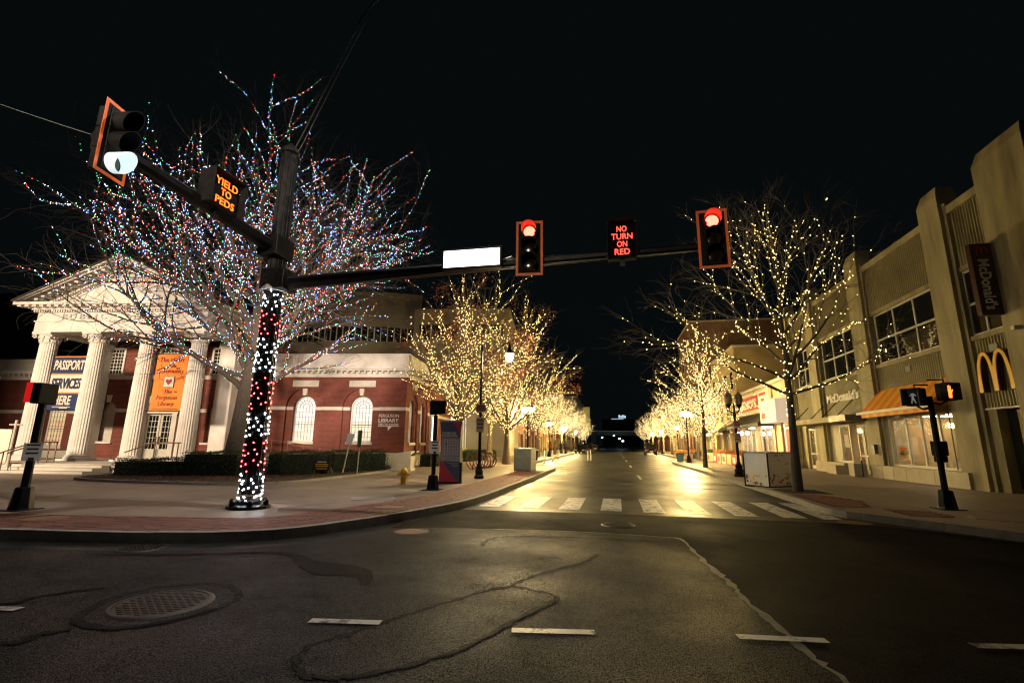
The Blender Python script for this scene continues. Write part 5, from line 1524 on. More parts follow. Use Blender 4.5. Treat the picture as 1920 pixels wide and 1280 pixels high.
def prisms(A, B, ra, rb, n=3):
    """loose tapered sticks A->B (arrays)"""
    t = B - A; L = np.linalg.norm(t, axis=1, keepdims=True) + 1e-9; t = t / L
    ref = np.where(np.abs(t[:, 2:3]) < .9, np.array([[0, 0, 1.]]), np.array([[1., 0, 0]]))
    x = np.cross(ref, t); x /= np.linalg.norm(x, axis=1, keepdims=True) + 1e-9
    y = np.cross(t, x)
    V = []
    for C, r in ((A, ra), (B, rb)):
        for k in range(n):
            a = 2 * math.pi * k / n
            V.append(C + r[:, None] * (math.cos(a) * x + math.sin(a) * y))
    V = np.stack(V, 1)                      # (m, 2n, 3)
    m_ = len(A)
    base = (np.arange(m_) * 2 * n)[:, None]
    F = np.concatenate([base + np.array([[k, (k + 1) % n, n + (k + 1) % n, n + k]]) for k in range(n)], 0)
    return V.reshape(-1, 3), F

def tree_mesh(P, par, r, thick=.05, sides=8):
    """thick wood as joined tubes (trunk / limbs), thin wood as sticks"""
    n = len(P)
    kids = [[] for _ in range(n)]
    for i in range(1, n):
        if par[i] >= 0: kids[par[i]].append(i)
    mb = MB()
    done = set(); stack = [0]
    while stack:
        s = stack.pop()
        ch = [s]
        while True:
            k = [c for c in kids[ch[-1]] if r[c] >= thick]
            if not k: break
            k.sort(key=lambda c: -r[c])
            stack += k[1:]
            ch.append(k[0])
        pts = ([P[par[s]]] if par[s] >= 0 else []) + [P[c] for c in ch]
        rr = ([r[s] * 1.02] if par[s] >= 0 else []) + [r[c] for c in ch]
        if len(pts) > 1: mb.tube(pts, rr, sides)
    thin = np.array([i for i in range(1, n) if par[i] >= 0 and r[i] < thick])
    return mb, (P[par[thin]], P[thin], np.minimum(r[par[thin]], r[thin] * 1.5), r[thin])

def twigs(P, par, r, g, per=3, L=.8, rmax=.02):
    idx = np.where(r < rmax)[0]
    idx = np.repeat(idx, per)
    idx = idx[g.random(len(idx)) < .8]
    d = P[idx] - P[np.maximum(par[idx], 0)]
    d /= np.linalg.norm(d, axis=1, keepdims=True) + 1e-9
    A = P[idx]; out = []
    rad = np.full(len(idx), .0055)
    for k in range(3):
        d = d + g.normal(0, .42 if k == 0 else .28, d.shape); d /= np.linalg.norm(d, axis=1, keepdims=True)
        l_ = (g.random((len(idx), 1)) * .7 + .5) * L / 3
        B = A + d * l_
        out.append((A, B, rad, rad * .75)); A = B; rad = rad * .75
    return [np.concatenate([o[j] for o in out]) for j in range(4)]

def bulbs(P, par, r, lev, g, top, gap, zmin, size, keep=1., rmax=.3):
    """bulbs wound along the wood up to shoots of level `top`"""
    i = np.where((lev <= top) & (par >= 0) & (P[:, 2] > zmin) & (r < rmax))[0]
    C = []
    for k in i:
        a, b, rr = P[par[k]], P[k], r[k]
        d = b - a; l_ = np.linalg.norm(d)
        w_ = (1 + min(1.4, rr / .06)) * (keep if lev[k] == top else 1.)
        w_ *= .25 + 1.35 * max(0., .5 + .5 * math.sin(a[0] * 2.1 + 1.7 * math.sin(a[1] * 1.6)) * math.cos(a[2] * 1.9 + a[1]))
        for _ in range(int(l_ / gap * w_ + g.random())):
            v = g.normal(0, 1, 3); v = v - d * (v @ d) / (l_ * l_ + 1e-9); v /= np.linalg.norm(v) + 1e-9
            C.append(a + d * g.random() + v * (rr + .012 + size * .5))
    return np.array(C)

OCT = np.array([(1, 0, 0), (-1, 0, 0), (0, 1, 0), (0, -1, 0), (0, 0, 1.25), (0, 0, -1.25)], float)
OCF = np.array([(0, 2, 4), (2, 1, 4), (1, 3, 4), (3, 0, 4), (2, 0, 5), (1, 2, 5), (3, 1, 5), (0, 3, 5)])
def bulb_mesh(name, C, size, mats, g, probs=None):
    s = size * (.8 + .4 * g.random(len(C)))
    V = (C[:, None, :] + OCT[None] * s[:, None, None]).reshape(-1, 3)
    F = (np.arange(len(C))[:, None, None] * 6 + OCF[None]).reshape(-1, 3)
    mi = np.repeat(g.choice(len(mats), len(C), p=probs), 8) if len(mats) > 1 else None
    return fastmesh(name, V, F, mats, mi)
def cable_mesh(name, C, g):
    """dark lead running from bulb to bulb on its branch"""
    A, B = C[:-1], C[1:]
    k = np.linalg.norm(B - A, axis=1) < .5
    r = np.full(k.sum(), .004)
    V, F = prisms(A[k], B[k], r, r)
    return fastmesh(name, V, F, ['wire'])

def make_tree(W, base, lab, cat='tree', group=None, thick=.03, bark='bark', leaves=0, sides=8, name='street_tree', twigmat='twig', tw=.5, per=1):
    """tree thing (origin at its foot) from the grown wood W"""
    P, par, r, lev, g = W
    mb, th = tree_mesh(P, par, r, thick, sides)
    t = thing(name, lab, cat, base, 0, group)
    mb.build('trunk', bark, t, local=True, smooth=True)
    tips = np.where(lev >= 2)[0]
    rr = np.full(len(P), 1.); rr[tips] = .01
    tw_ = twigs(P, par, rr, g, per, tw, .02)
    A = np.concatenate([th[0], tw_[0]]); B = np.concatenate([th[1], tw_[1]]); ra = np.concatenate([th[2], tw_[2]]); rb = np.concatenate([th[3], tw_[3]])
    V, F = prisms(A, B, ra, rb)
    link('crown', fastmesh('crown', V, F, [twigmat]), t)['kind'] = 'stuff'
    if leaves:
        # hanging clusters of dead leaves
        cc = P[tips]; cc = cc[g.choice(len(cc), max(1, leaves // 40))]
        LV, LF = [], []
        for i in range(leaves):
            p = cc[i % len(cc)] + g.normal(0, .28, 3)
            a = g.normal(0, 1, 3); a /= np.linalg.norm(a); b = np.cross(a, g.normal(0, 1, 3)); b /= np.linalg.norm(b)
            s = .05 + .05 * g.random(); k = len(LV)
            LV += [p + a * s, p + b * s * .55, p - a * s, p - b * s * .55]; LF.append((k, k + 1, k + 2, k + 3))
        link('leaves', fastmesh('leaves', np.array(LV), np.array(LF), ['leaf']), t)['kind'] = 'stuff'
    return t

def string_lights(base, C, size, mats, g, lab, probs=None, cable=True, group='string lights on the street trees'):
    s = thing('string_lights', lab, 'string lights', base, 0, group)
    o = link('bulbs', bulb_mesh('bulbs', C, size, mats, g, probs), s); o['kind'] = 'stuff'
    if cable: link('cable', cable_mesh('cable', C, g), s)['kind'] = 'stuff'
    return s

gg = np.random.default_rng(3)
# ---- big tree by the portico, multicoloured lights (own space: foot at 0)
big_base = (-16.36, 18.97, .15)
trunk = [(0, 0, 0), (-.02, 0, .9), (0, .03, 1.8), (.05, .05, 2.7), (.1, .05, 3.5), (.2, .05, 4.2), (.28, .08, 4.9), (.3, .1, 5.7), (.25, .1, 6.6), (.2, .1, 7.6), (.2, .05, 8.8)]
mains = []
for k in range(27):
    # limbs run out to a broad rounded crown
    nd0 = 4 + (k * 3) % 7
    el = R(17 + 64 * ((k * .618) % 1.) + (10 if nd0 < 6 else 0)); az = 2.4 * k + gg.normal(0, .2)
    dd = np.array([math.cos(az) * math.cos(el), math.sin(az) * math.cos(el), math.sin(el)])
    p0 = (np.array(trunk[nd0]) - np.array([0, 0, 10.6])) / np.array([8.5, 8.5, 7.8]); q0 = dd / np.array([8.5, 8.5, 7.8])
    A_, B_q, C_ = q0 @ q0, 2 * p0 @ q0, p0 @ p0 - 1
    Lm = (-B_q + math.sqrt(max(B_q * B_q - 4 * A_ * C_, .01))) / (2 * A_)
    mains.append((nd0, dd, Lm * gg.uniform(.70, .95), .05 + .0075 * Lm))
# long low limbs reaching left in front of the pediment, and right over the wing
mains += [(5, (-.80, -.56, .26), 7.4, .12), (7, (.72, .55, .30), 7.6, .11), (7, (-.66, -.62, .5), 8.0, .1), (8, (.75, .55, .45), 7.6, .1)]
W = sprout(11, trunk, mains, ratio=(.50, .5, .5), gapl=(.62, .5, .42), tr=.42, trop=.014, wob=.10, seg=.34, ang=(24, 52))
make_tree(W, big_base, 'huge bare spreading tree in front of the library portico', thick=.05, bark='bark2', sides=10, name='plaza_tree', twigmat='twigdark', tw=.9)
P, par, r, lev, g = W
C = bulbs(P, par, r, lev, g, 2, .115, 4.3, .012, keep=.8)
string_lights(big_base, C, .0100, ['b_red', 'b_green', 'b_blue', 'b_amber', 'b_white'], g, 'red, green, blue and white string lights wrapped over the huge tree', probs=[.22, .17, .25, .13, .23])

# ---- near street trees
def street(seed, base, h, spread, fork, tr, lab, slab, n=16, gap=.14, size=.012, mat='warm', leaves=0, bark='bark', top=2, cable=True, tw=.5, leader=False, bias=None, keep=.8, el=(28, 80), ratio=(.5, .5, .5), gapl=(.5, .42, .36)):
    g = np.random.default_rng(seed + 100)
    if leader:
        tk = [(0, 0, 0), (.02, .0, fork * .4), (.05, .02, fork * .75), (.06, .03, fork)] + [(.06 + .05 * math.sin(k * 1.3), .03 + .05 * math.cos(k), fork + (h * .62 - fork) * (k + 1) / 7) for k in range(7)]
        nodes = list(range(3, len(tk)))
    else:
        tk = [(0, 0, 0), (.01, 0, fork * .35), (.03, .02, fork * .7), (.04, .03, fork), (.05, .03, fork + .3)]
        nodes = [3, 4]
    Lh = (h - tk[-1][2]) * .86
    mains = fan(g, nodes, n, el[0], el[1], spread * .8, Lh, tr * .42, bias)
    W = sprout(seed, tk, mains, ratio=ratio, gapl=gapl, tr=tr, trop=.02, wob=.06, seg=.3, ang=(22, 46))
    t = make_tree(W, base, lab, group='bare street trees wound with lights', bark=bark, leaves=leaves, tw=tw)
    P, par, r, lev, g = W
    C = bulbs(P, par, r, lev, g, top, gap, fork * .86, size, keep, tr * 1.01)
    s = string_lights(base, C, size, [mat], g, slab, cable=cable)
    return t, s
street(21, (5.97, 18.19, .15), 11.0, 5.9, 3.2, .125, 'bare dark-trunked tree beside the painted utility box', 'warm string lights on the tree beside the painted utility box', n=20, gap=.22, size=.0112, bark='bark2', leader=True, keep=.5, el=(14, 80), tw=.9, bias=(-.6, .2))
street(22, (-8.16, 25.26, .15), 11.0, 5.8, 2.6, .27, 'lit tree with orange leaf clumps at the library corner behind the map sign', 'dense warm lights on the tree behind the map sign', n=17, gap=.17, size=.0112, leaves=3000, bias=(.8, .3), el=(24, 82), gapl=(.42, .36, .34))
street(23, (-7.42, 34.27, .15), 12.2, 5.6, 2.3, .24, 'lit tree behind the grey cabinet, second on the left pavement', 'dense warm lights on the tree behind the grey cabinet', n=16, gap=.18, size=.0125, leaves=1600, bias=(.6, .2), el=(24, 82), gapl=(.44, .38, .34))
street(24, (-10.03, 39.65, .15), 9.5, 4.6, 3.0, .22, 'lit tree set back beside the glazed library hall', 'warm lights on the tree beside the glazed library hall', n=15, gap=.15, size=.0145, leaves=600)
street(25, (6.12, 35.67, .15), 9.8, 4.4, 3.4, .12, 'slim lit tree on the right pavement beyond the old lamp post', 'warm lights on the slim tree beyond the old lamp post', n=18, gap=.15, size=.0135, bark='bark2', leader=True, el=(20, 78))
# ---- rows running away: three shapes copied
protos = []
for k, sd in enumerate((31, 32, 33)):
    t, s = street(sd, (0, 0, .15), 8.6 + .5 * k, 4.4, 2.6, .15, 'p', 'p', n=13, gap=.19, size=.0195, mat='warmfar', cable=False, gapl=(.5, .42, .5))
    protos.append((t, s))
ordn = ['first', 'second', 'third', 'fourth', 'fifth', 'sixth', 'seventh', 'eighth', 'ninth', 'tenth', 'eleventh', 'twelfth']
rowL = [(-7.9, 46), (-8.0, 53.5), (-7.9, 61), (-8.0, 69), (-7.8, 77), (-8.0, 86), (-7.9, 96), (-8.0, 107), (-7.9, 119), (-8.0, 133), (-7.9, 150)]
rowR = [(9.0, 47.5), (8.8, 55), (8.9, 63), (8.8, 71), (9.0, 80), (8.8, 90), (8.9, 101), (8.8, 113), (8.9, 127), (8.8, 143)]
used = [False] * 3
for side, row in (('left', rowL), ('right', rowR)):
    for k, (x, y) in enumerate(row):
        j = (k * 2 + (side == 'right')) % 3
        t, s = protos[j]
        rz = gg.random() * 6.28; scl = .92 + .2 * gg.random()
        la = '%s white-lit tree in the far %s row, counted from the near end' % (ordn[k], side)
        lb = 'white string lights on the %s tree of the far %s row' % (ordn[k], side)
        if not used[j]:
            used[j] = True
            for o, l_ in ((t, la), (s, lb)):
                o.location = (x, y, .15); o.rotation_euler = (0, 0, rz); o.scale = (scl,) * 3; o['label'] = l_
        else:
            dup(t, (x, y, .15), rz, la, scl); dup(s, (x, y, .15), rz, lb, scl)

# ---- hedges
def hedge(lab, a, b, wid, h, seed, z0=.18):
    g = np.random.default_rng(seed)
    a, b = np.array(a, float), np.array(b, float); L = np.linalg.norm(b - a); rz = math.atan2(b[1] - a[1], b[0] - a[0])
    c = (a + b) / 2
    t = thing('hedge', lab, 'hedge', (c[0], c[1], z0), rz, 'clipped hedges by the library')
    mb = MB(); mb.box(-L / 2 + .08, L / 2 - .08, -wid / 2 + .08, wid / 2 - .08, 0, h - .08); mb.build('inner_mass', 'hedgecore', t, local=True)
    n = int(2300 * (L * h * 2 + L * wid) / 4)
    n = min(n, 26000)
    p = np.stack([g.uniform(-L / 2, L / 2, n), g.uniform(-wid / 2, wid / 2, n), g.uniform(0, h, n)], 1)
    f = g.integers(0, 5, n)
    p[f == 0, 1] = -wid / 2; p[f == 1, 1] = wid / 2; p[(f == 2), 2] = h; p[f == 3, 2] = h
    e = f == 4; p[e, 0] = np.where(g.random(e.sum()) < .5, -L / 2, L / 2)
    # rounded shoulders, uneven clipping
    p += g.normal(0, .035, p.shape); p[:, 2] = np.clip(p[:, 2] + .05 * np.sin(p[:, 0] * 3), .0, None)
    u = g.normal(0, 1, (n, 3)); u /= np.linalg.norm(u, axis=1, keepdims=True)
    v = np.cross(u, g.normal(0, 1, (n, 3))); v /= np.linalg.norm(v, axis=1, keepdims=True)
    s = g.uniform(.018, .036, (n, 1))
    V = np.stack([p + u * s, p + v * s * .6, p - u * s, p - v * s * .6], 1).reshape(-1, 3)
    F = np.arange(n * 4).reshape(-1, 4)
    link('foliage', fastmesh('foliage', V, F, ['hedge']), t)['kind'] = 'stuff'
    return t
hedge('low clipped hedge beside the library steps', (-19.3, 16.3), (-17.0, 17.1), 1.1, .62, 1)
hedge('taller clipped hedge left of the huge tree trunk', (-17.0, 17.2), (-15.0, 17.9), 1.2, .92, 2)
hedge('long clipped hedge under the arched windows', (-14.1, 18.5), (-11.8, 23.7), 1.2, .92, 3)
hedge('small dark shrub mass at the library side door', (-11.3, 28.6), (-10.9, 30.6), .9, .75, 4, .15)
hedge('low shrubs in front of the glazed library hall', (-11.6, 37.), (-10.9, 44.), 1., .8, 5, .15)
# ------------------------------------------------------------------ signal mast
SP = (-7.86, 9.68, .15)
sg = thing('signal_mast', 'black traffic signal mast with two long arms on the left corner', 'signal pole', SP)
mb = MB(); mb.lathe([(.215, .3), (.21, 2.5), (.2, 5.2), (.19, 8.6)], 12, SP[:2] + (.15,)); mb.build('pole', 'black', sg)
mb = MB()
for k in range(12):
    a = 2 * math.pi * (k + .5) / 12
    mb.tube([(SP[0] + .211 * math.cos(a), SP[1] + .211 * math.sin(a), .45), (SP[0] + .187 * math.cos(a), SP[1] + .187 * math.sin(a), 8.6)], .016, 5)
mb.build('flutes', 'black', sg)
mb = MB(); mb.lathe([(.44, .15), (.44, .21), (.36, .235), (.30, .24), (.27, .3), (.225, .34)], 20, (SP[0], SP[1], 0)); mb.build('base_plate', 'black', sg, bevel=.006)
for k in range(6):
    a = .2 + k * math.pi / 3
    mb = MB(); mb.lathe([(.06, 0), (.055, .1), (.03, .14)], 10, (SP[0] + .375 * math.cos(a), SP[1] + .375 * math.sin(a), .2)); mb.build('bolt_cover', 'black', sg)
mb = MB(); mb.lathe([(.21, 8.74), (.235, 8.76), (.235, 8.84), (.12, 8.95), (.05, 9.05)], 12, (SP[0], SP[1], 0)); mb.build('cap', 'black', sg)
mb = MB(); mb.lathe([(.3, 5.08), (.3, 5.12), (.27, 5.2)], 12, (SP[0], SP[1], 0)); mb.build('collar', 'steel', sg)
mb = MB(); mb.obox((SP[0] + .1, SP[1], 5.35), (.62, .52, .5), 0); mb.obox((SP[0], SP[1] - .1, 6.15), (.52, .62, .5), 0)
for dx in (-.2, .2):
    for dz in (-.17, .17):
        mb.lathe([(.025, 0), (.025, .03)], 6, (SP[0] + .1 + dx, SP[1] - .29, 5.35 + dz))
mb.build('arm_clamp', 'black', sg, bevel=.012)
def taper(a, b, s0, s1):
    mb = MB(); a, b = np.array(a), np.array(b); t = (b - a) / np.linalg.norm(b - a); x = np.cross(t, (0, 0, 1.)); x /= np.linalg.norm(x); y = np.cross(x, t)
    vs = []
    for p, s in ((a, s0), (b, s1)):
        for k in range(8):
            q = math.pi / 8 + k * math.pi / 4; vs.append(p + s * (math.cos(q) * x + math.sin(q) * y))
    mb.add(vs, [(k, (k + 1) % 8, 8 + (k + 1) % 8, 8 + k) for k in range(8)] + [tuple(range(7, -1, -1)), tuple(range(8, 16))]); return mb
taper((SP[0] + .3, SP[1], 5.28), (2.3, SP[1], 5.52), .165, .075).build('mast_arm', 'black', sg)
taper((SP[0], SP[1] - .3, 6.14), (SP[0], 5.3, 6.29), .165, .10).build('mast_arm', 'black', sg)
mb = MB(); mb.tube([(SP[0] + .5, SP[1] - .1, 5.08), (-3.5, SP[1] - .1, 5.27), (2.0, SP[1] - .1, 5.41)], .008, 6); mb.build('arm_cable', 'steel', sg)
# lighting arm above the mast
lum = [(-7.86, 9.68, 8.7), (-7.6, 9.68, 9.2), (-7.16, 9.66, 10.2), (-6.53, 9.63, 11.6), (-6.0, 9.6, 12.7), (-5.3, 9.6, 13.15), (-4.2, 9.6, 13.3)]
mb = MB(); mb.tube([tuple(p) for p in crom(lum, 4)], .019, 8); mb.tube([(p[0] + .12, p[1], p[2] - .08) for p in [tuple(q) for q in crom(lum[:5], 3)]], .010, 6); mb.build('lighting_arm', 'black', sg)
mb = MB(); mb.lathe([(.05, .16), (.16, .14), (.22, .04), (.2, 0)], 12, (-4.0, 9.6, 13.2)); mb.build('luminaire_head', 'black', sg)
mb = MB(); mb.lathe([(.18, -.02), (.1, -.08), (.02, -.1)], 12, (-4.0, 9.6, 13.2)); mb.build('luminaire_lens', M['lumlens'], sg)
def spot(name, loc, aim, watts, colr, cone, blend, size, par):
    ld = bpy.data.lights.new(name, 'SPOT'); ld.energy = watts; ld.color = colr; ld.spot_size = R(cone); ld.spot_blend = blend; ld.shadow_soft_size = size
    o = bpy.data.objects.new(name, ld); col.objects.link(o)
    d = Vector(aim) - Vector(loc); o.rotation_euler = d.to_track_quat('-Z', 'Y').to_euler()
    o.location = Vector(loc) - Vector(FR[par.name][0]) if par else loc
    if par: o.parent = par
    return o
spot('luminaire_light', (-4.0, 9.6, 13.05), (-9.4, 6.6, 0), LUM_W, (1, .95, .90), 108, .85, .15, sg)
# wound lights on the mast
sl_ = thing('string_lights', 'bands of white and red bulbs wound round the signal mast', 'string lights', SP)
bm_ = MB(); bm_.lathe([(.002, -.022), (.011, -.01), (.013, .004), (.006, .02)], 7)
bo = [bm_.build('bulb', k) for k in ('pole_white', 'pole_red')]; bme = [o.data for o in bo]
for o in bo: bpy.data.objects.remove(o)
bands = [(5.06, 4.62, 0), (4.58, 3.95, 1), (3.9, 3.1, 0), (3.0, 2.25, 1), (2.2, 1.66, 0), (1.6, .92, 1), (.88, .3, 0)]
ang = 0.; hel = []
for z1, z0, k in bands:
    z = z1; n = int((z1 - z0) * (72 if k == 0 else 56))
    for i in range(n):
        z = z1 - (z1 - z0) * i / n; ang += 2.4 + .3 * math.sin(i * 1.7)
        rr = .238 + .012 * math.sin(i * 2.3) - .006 * z
        p = (SP[0] + rr * math.cos(ang), SP[1] + rr * math.sin(ang), z + .03 * math.sin(i * 2.9))
        hel.append(p)
        o = bpy.data.objects.new('bulb', bme[k]); o.location = (p[0] - SP[0], p[1] - SP[1], p[2] - SP[2]); o.rotation_euler = (R(60) * math.sin(i), R(50) * math.cos(i * 1.3), 0)
        o.parent = sl_; col.objects.link(o)
mb = MB()
full = []
for a, b in zip(hel[:-1], hel[1:]):
    a0, a1 = math.atan2(a[1] - SP[1], a[0] - SP[0]), math.atan2(b[1] - SP[1], b[0] - SP[0])
    if a1 < a0: a1 += 2 * math.pi
    for t in (0, .5):
        q = a0 + (a1 - a0) * t; full.append((SP[0] + .224 * math.cos(q), SP[1] + .224 * math.sin(q), a[2] + (b[2] - a[2]) * t))
mb.tube(full, .0045, 4); mb.build('cable', 'wire', sl_)

def signal(lab, loc, rz, lit, litmat, halo, tunnel=False):
    """three-section head on a bordered backplate, facing local -y"""
    t = thing('traffic_signal', lab, 'traffic light', loc, rz, 'traffic signals on the mast arms')
    def N(mb, n_, m_, p=None, **k): return mb.build(n_, m_, p or t, local=True, **k)
    mb = MB(); mb.box(-.28, .28, .0, .012, -.605, .605); bp = N(mb, 'backplate', 'blackmat', bevel=.004)
    mb = MB(); mb.box(-.285, .285, -.006, -.001, .555, .61); mb.box(-.285, .285, -.006, -.001, -.61, -.555); mb.box(-.285, -.235, -.0062, -.0012, -.554, .554); mb.box(.235, .285, -.0062, -.0012, -.554, .554)
    N(mb, 'border', 'yellowtrim', bp)
    mb = MB()
    for z in (.36, 0, -.36): mb.box(-.18, .18, .02, .2, z - .175, z + .175); mb.box(-.17, .17, -.02, -.0005, z - .17, z + .17)
    N(mb, 'housing', 'blackmat', bevel=.015)
    for i, z in enumerate((.36, 0, -.36)):
        on = i == lit
        mb = MB(); n = 18
        mb.add([(0, -.05, z)] + [(.122 * math.cos(6.2832 * k / n), -.028, z + .122 * math.sin(6.2832 * k / n)) for k in range(n)], [(0, 1 + (k + 1) % n, 1 + k) for k in range(n)])
        ln = N(mb, 'lens', litmat if on else 'darklens', smooth=True)
        mb = MB(); a0, a1 = (math.radians(-90), math.radians(270)) if tunnel else (math.radians(-42), math.radians(222)); m_ = 20
        vs, fs = [], []
        for j in range(m_ + 1):
            a = a0 + (a1 - a0) * j / m_
            d_ = -.27 if 20 < math.degrees(a) < 160 else -.2
            if tunnel: d_ = -.24 - .1 * math.sin(a)
            for rr, yy in ((.158, -.02), (.165, d_), (.155, d_), (.15, -.02)): vs.append((rr * math.cos(a), yy, z + rr * math.sin(a)))
        for j in range(m_):
            for k in range(3): fs.append((j * 4 + k, j * 4 + k + 1, j * 4 + 5 + k, j * 4 + 4 + k))
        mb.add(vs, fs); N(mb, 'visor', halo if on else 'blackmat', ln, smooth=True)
    mb = MB(); mb.box(-.06, .06, .2, .34, -.14, .1); N(mb, 'bracket', 'black')
    return t
signal('red traffic light near the middle of the long arm, by the white sign', (-1.6, 9.42, 5.64), R(4), 0, 'redlens', 'visor_tint')
signal('red traffic light at the far right end of the long arm', (2.05, 9.42, 5.57), R(-3), 0, 'redlens', 'visor_tint')
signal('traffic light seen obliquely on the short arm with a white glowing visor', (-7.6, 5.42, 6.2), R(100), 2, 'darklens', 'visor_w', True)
# blank-out message boxes
def ledbox(lab, loc, rz, w_, h_, d_, lines, mat, bright):
    t = thing('message_sign', lab, 'sign', loc, rz)
    mb = MB(); mb.box(-w_ / 2, w_ / 2, 0, d_, -h_ / 2, h_ / 2); mb.build('box', 'blackmat', t, local=True, bevel=.012)
    mb = MB(); mb.box(-w_ / 2 + .02, w_ / 2 - .02, -.008, -.001, -h_ / 2 + .03, h_ / 2 - .03); mb.build('face', 'faceglow_' + bright, t, local=True)
    mb = MB(); mb.box(-w_ / 2, w_ / 2, -.16, 0, h_ / 2 + .002, h_ / 2 + .02); mb.box(-w_ / 2 - .015, -w_ / 2 - .001, -.15, 0, -h_ / 2, h_ / 2); mb.box(w_ / 2 + .001, w_ / 2 + .015, -.15, 0, -h_ / 2, h_ / 2); mb.build('hood', 'blackmat', t, local=True)
    n = len(lines)
    for i, (key, ww) in enumerate(lines):
        z = h_ / 2 - .06 - (h_ - .12) * (i + .5) / n
        mb = MB(); put(mb, key, (.03 if rz > 1 else 0, -.02, z), ww, (h_ - .12) / n * .74, (1, 0, 0), (0, 0, 1), .01); mb.build('lettering', mat, t, local=True)
    mb = MB(); mb.box(-.05, .05, d_ * .3, d_ * .6, -h_ / 2 - .12, -h_ / 2); mb.build('bracket', 'black', t, local=True)
    return t
ledbox('lit red message sign reading NO TURN ON RED on the long arm', (.31, 9.46, 5.68), 0, .56, .78, .16, [('NO', .2), ('TURN', .42), ('ON', .2), ('RED', .3)], 'ledred', 'r')
ledbox('lit orange message sign reading YIELD TO PEDS on the short arm', (-7.62, 7.62, 6.52), R(90), .8, .72, .24, [('YIELD', .56), ('TO', .26), ('PEDS', .48)], 'ledorange', 'o')
st = thing('street_name_sign', 'blank bright white internally lit street sign on the long arm', 'sign', (-2.88, 9.48, 5.52))
mb = MB(); mb.box(-3.56, -2.2, 9.45, 9.6, 5.28, 5.76); mb.build('box', 'black', st, bevel=.012)
mb = MB(); mb.box(-3.51, -2.25, 9.440, 9.449, 5.33, 5.71); mb.build('face', 'signwhite', st)
for x in (-3.3, -2.5): mb = MB(); mb.box(x - .02, x + .02, 9.5, 9.56, 5.76, 5.82); mb.build('hanger', 'black', st)
mb = MB(); mb.tube([(-2.19, 9.5, 5.45), (-2.0, 9.5, 5.5), (-1.95, 9.55, 5.45)], .02, 6); mb.build('conduit', 'steel', st)
mb = MB(); pts = [(-26 + (26 - 7.9) * t, 8.6 + (5.5 - 8.6) * t, 15.2 + (6.35 - 15.2) * t - .9 * t * (1 - t)) for t in np.linspace(0, 1, 14)]
mb.tube(pts, .0035, 5); o = mb.build('span_wire', 'boxgreen'); tag(o, 'thin overhead wire running in from the upper left', 'wire')

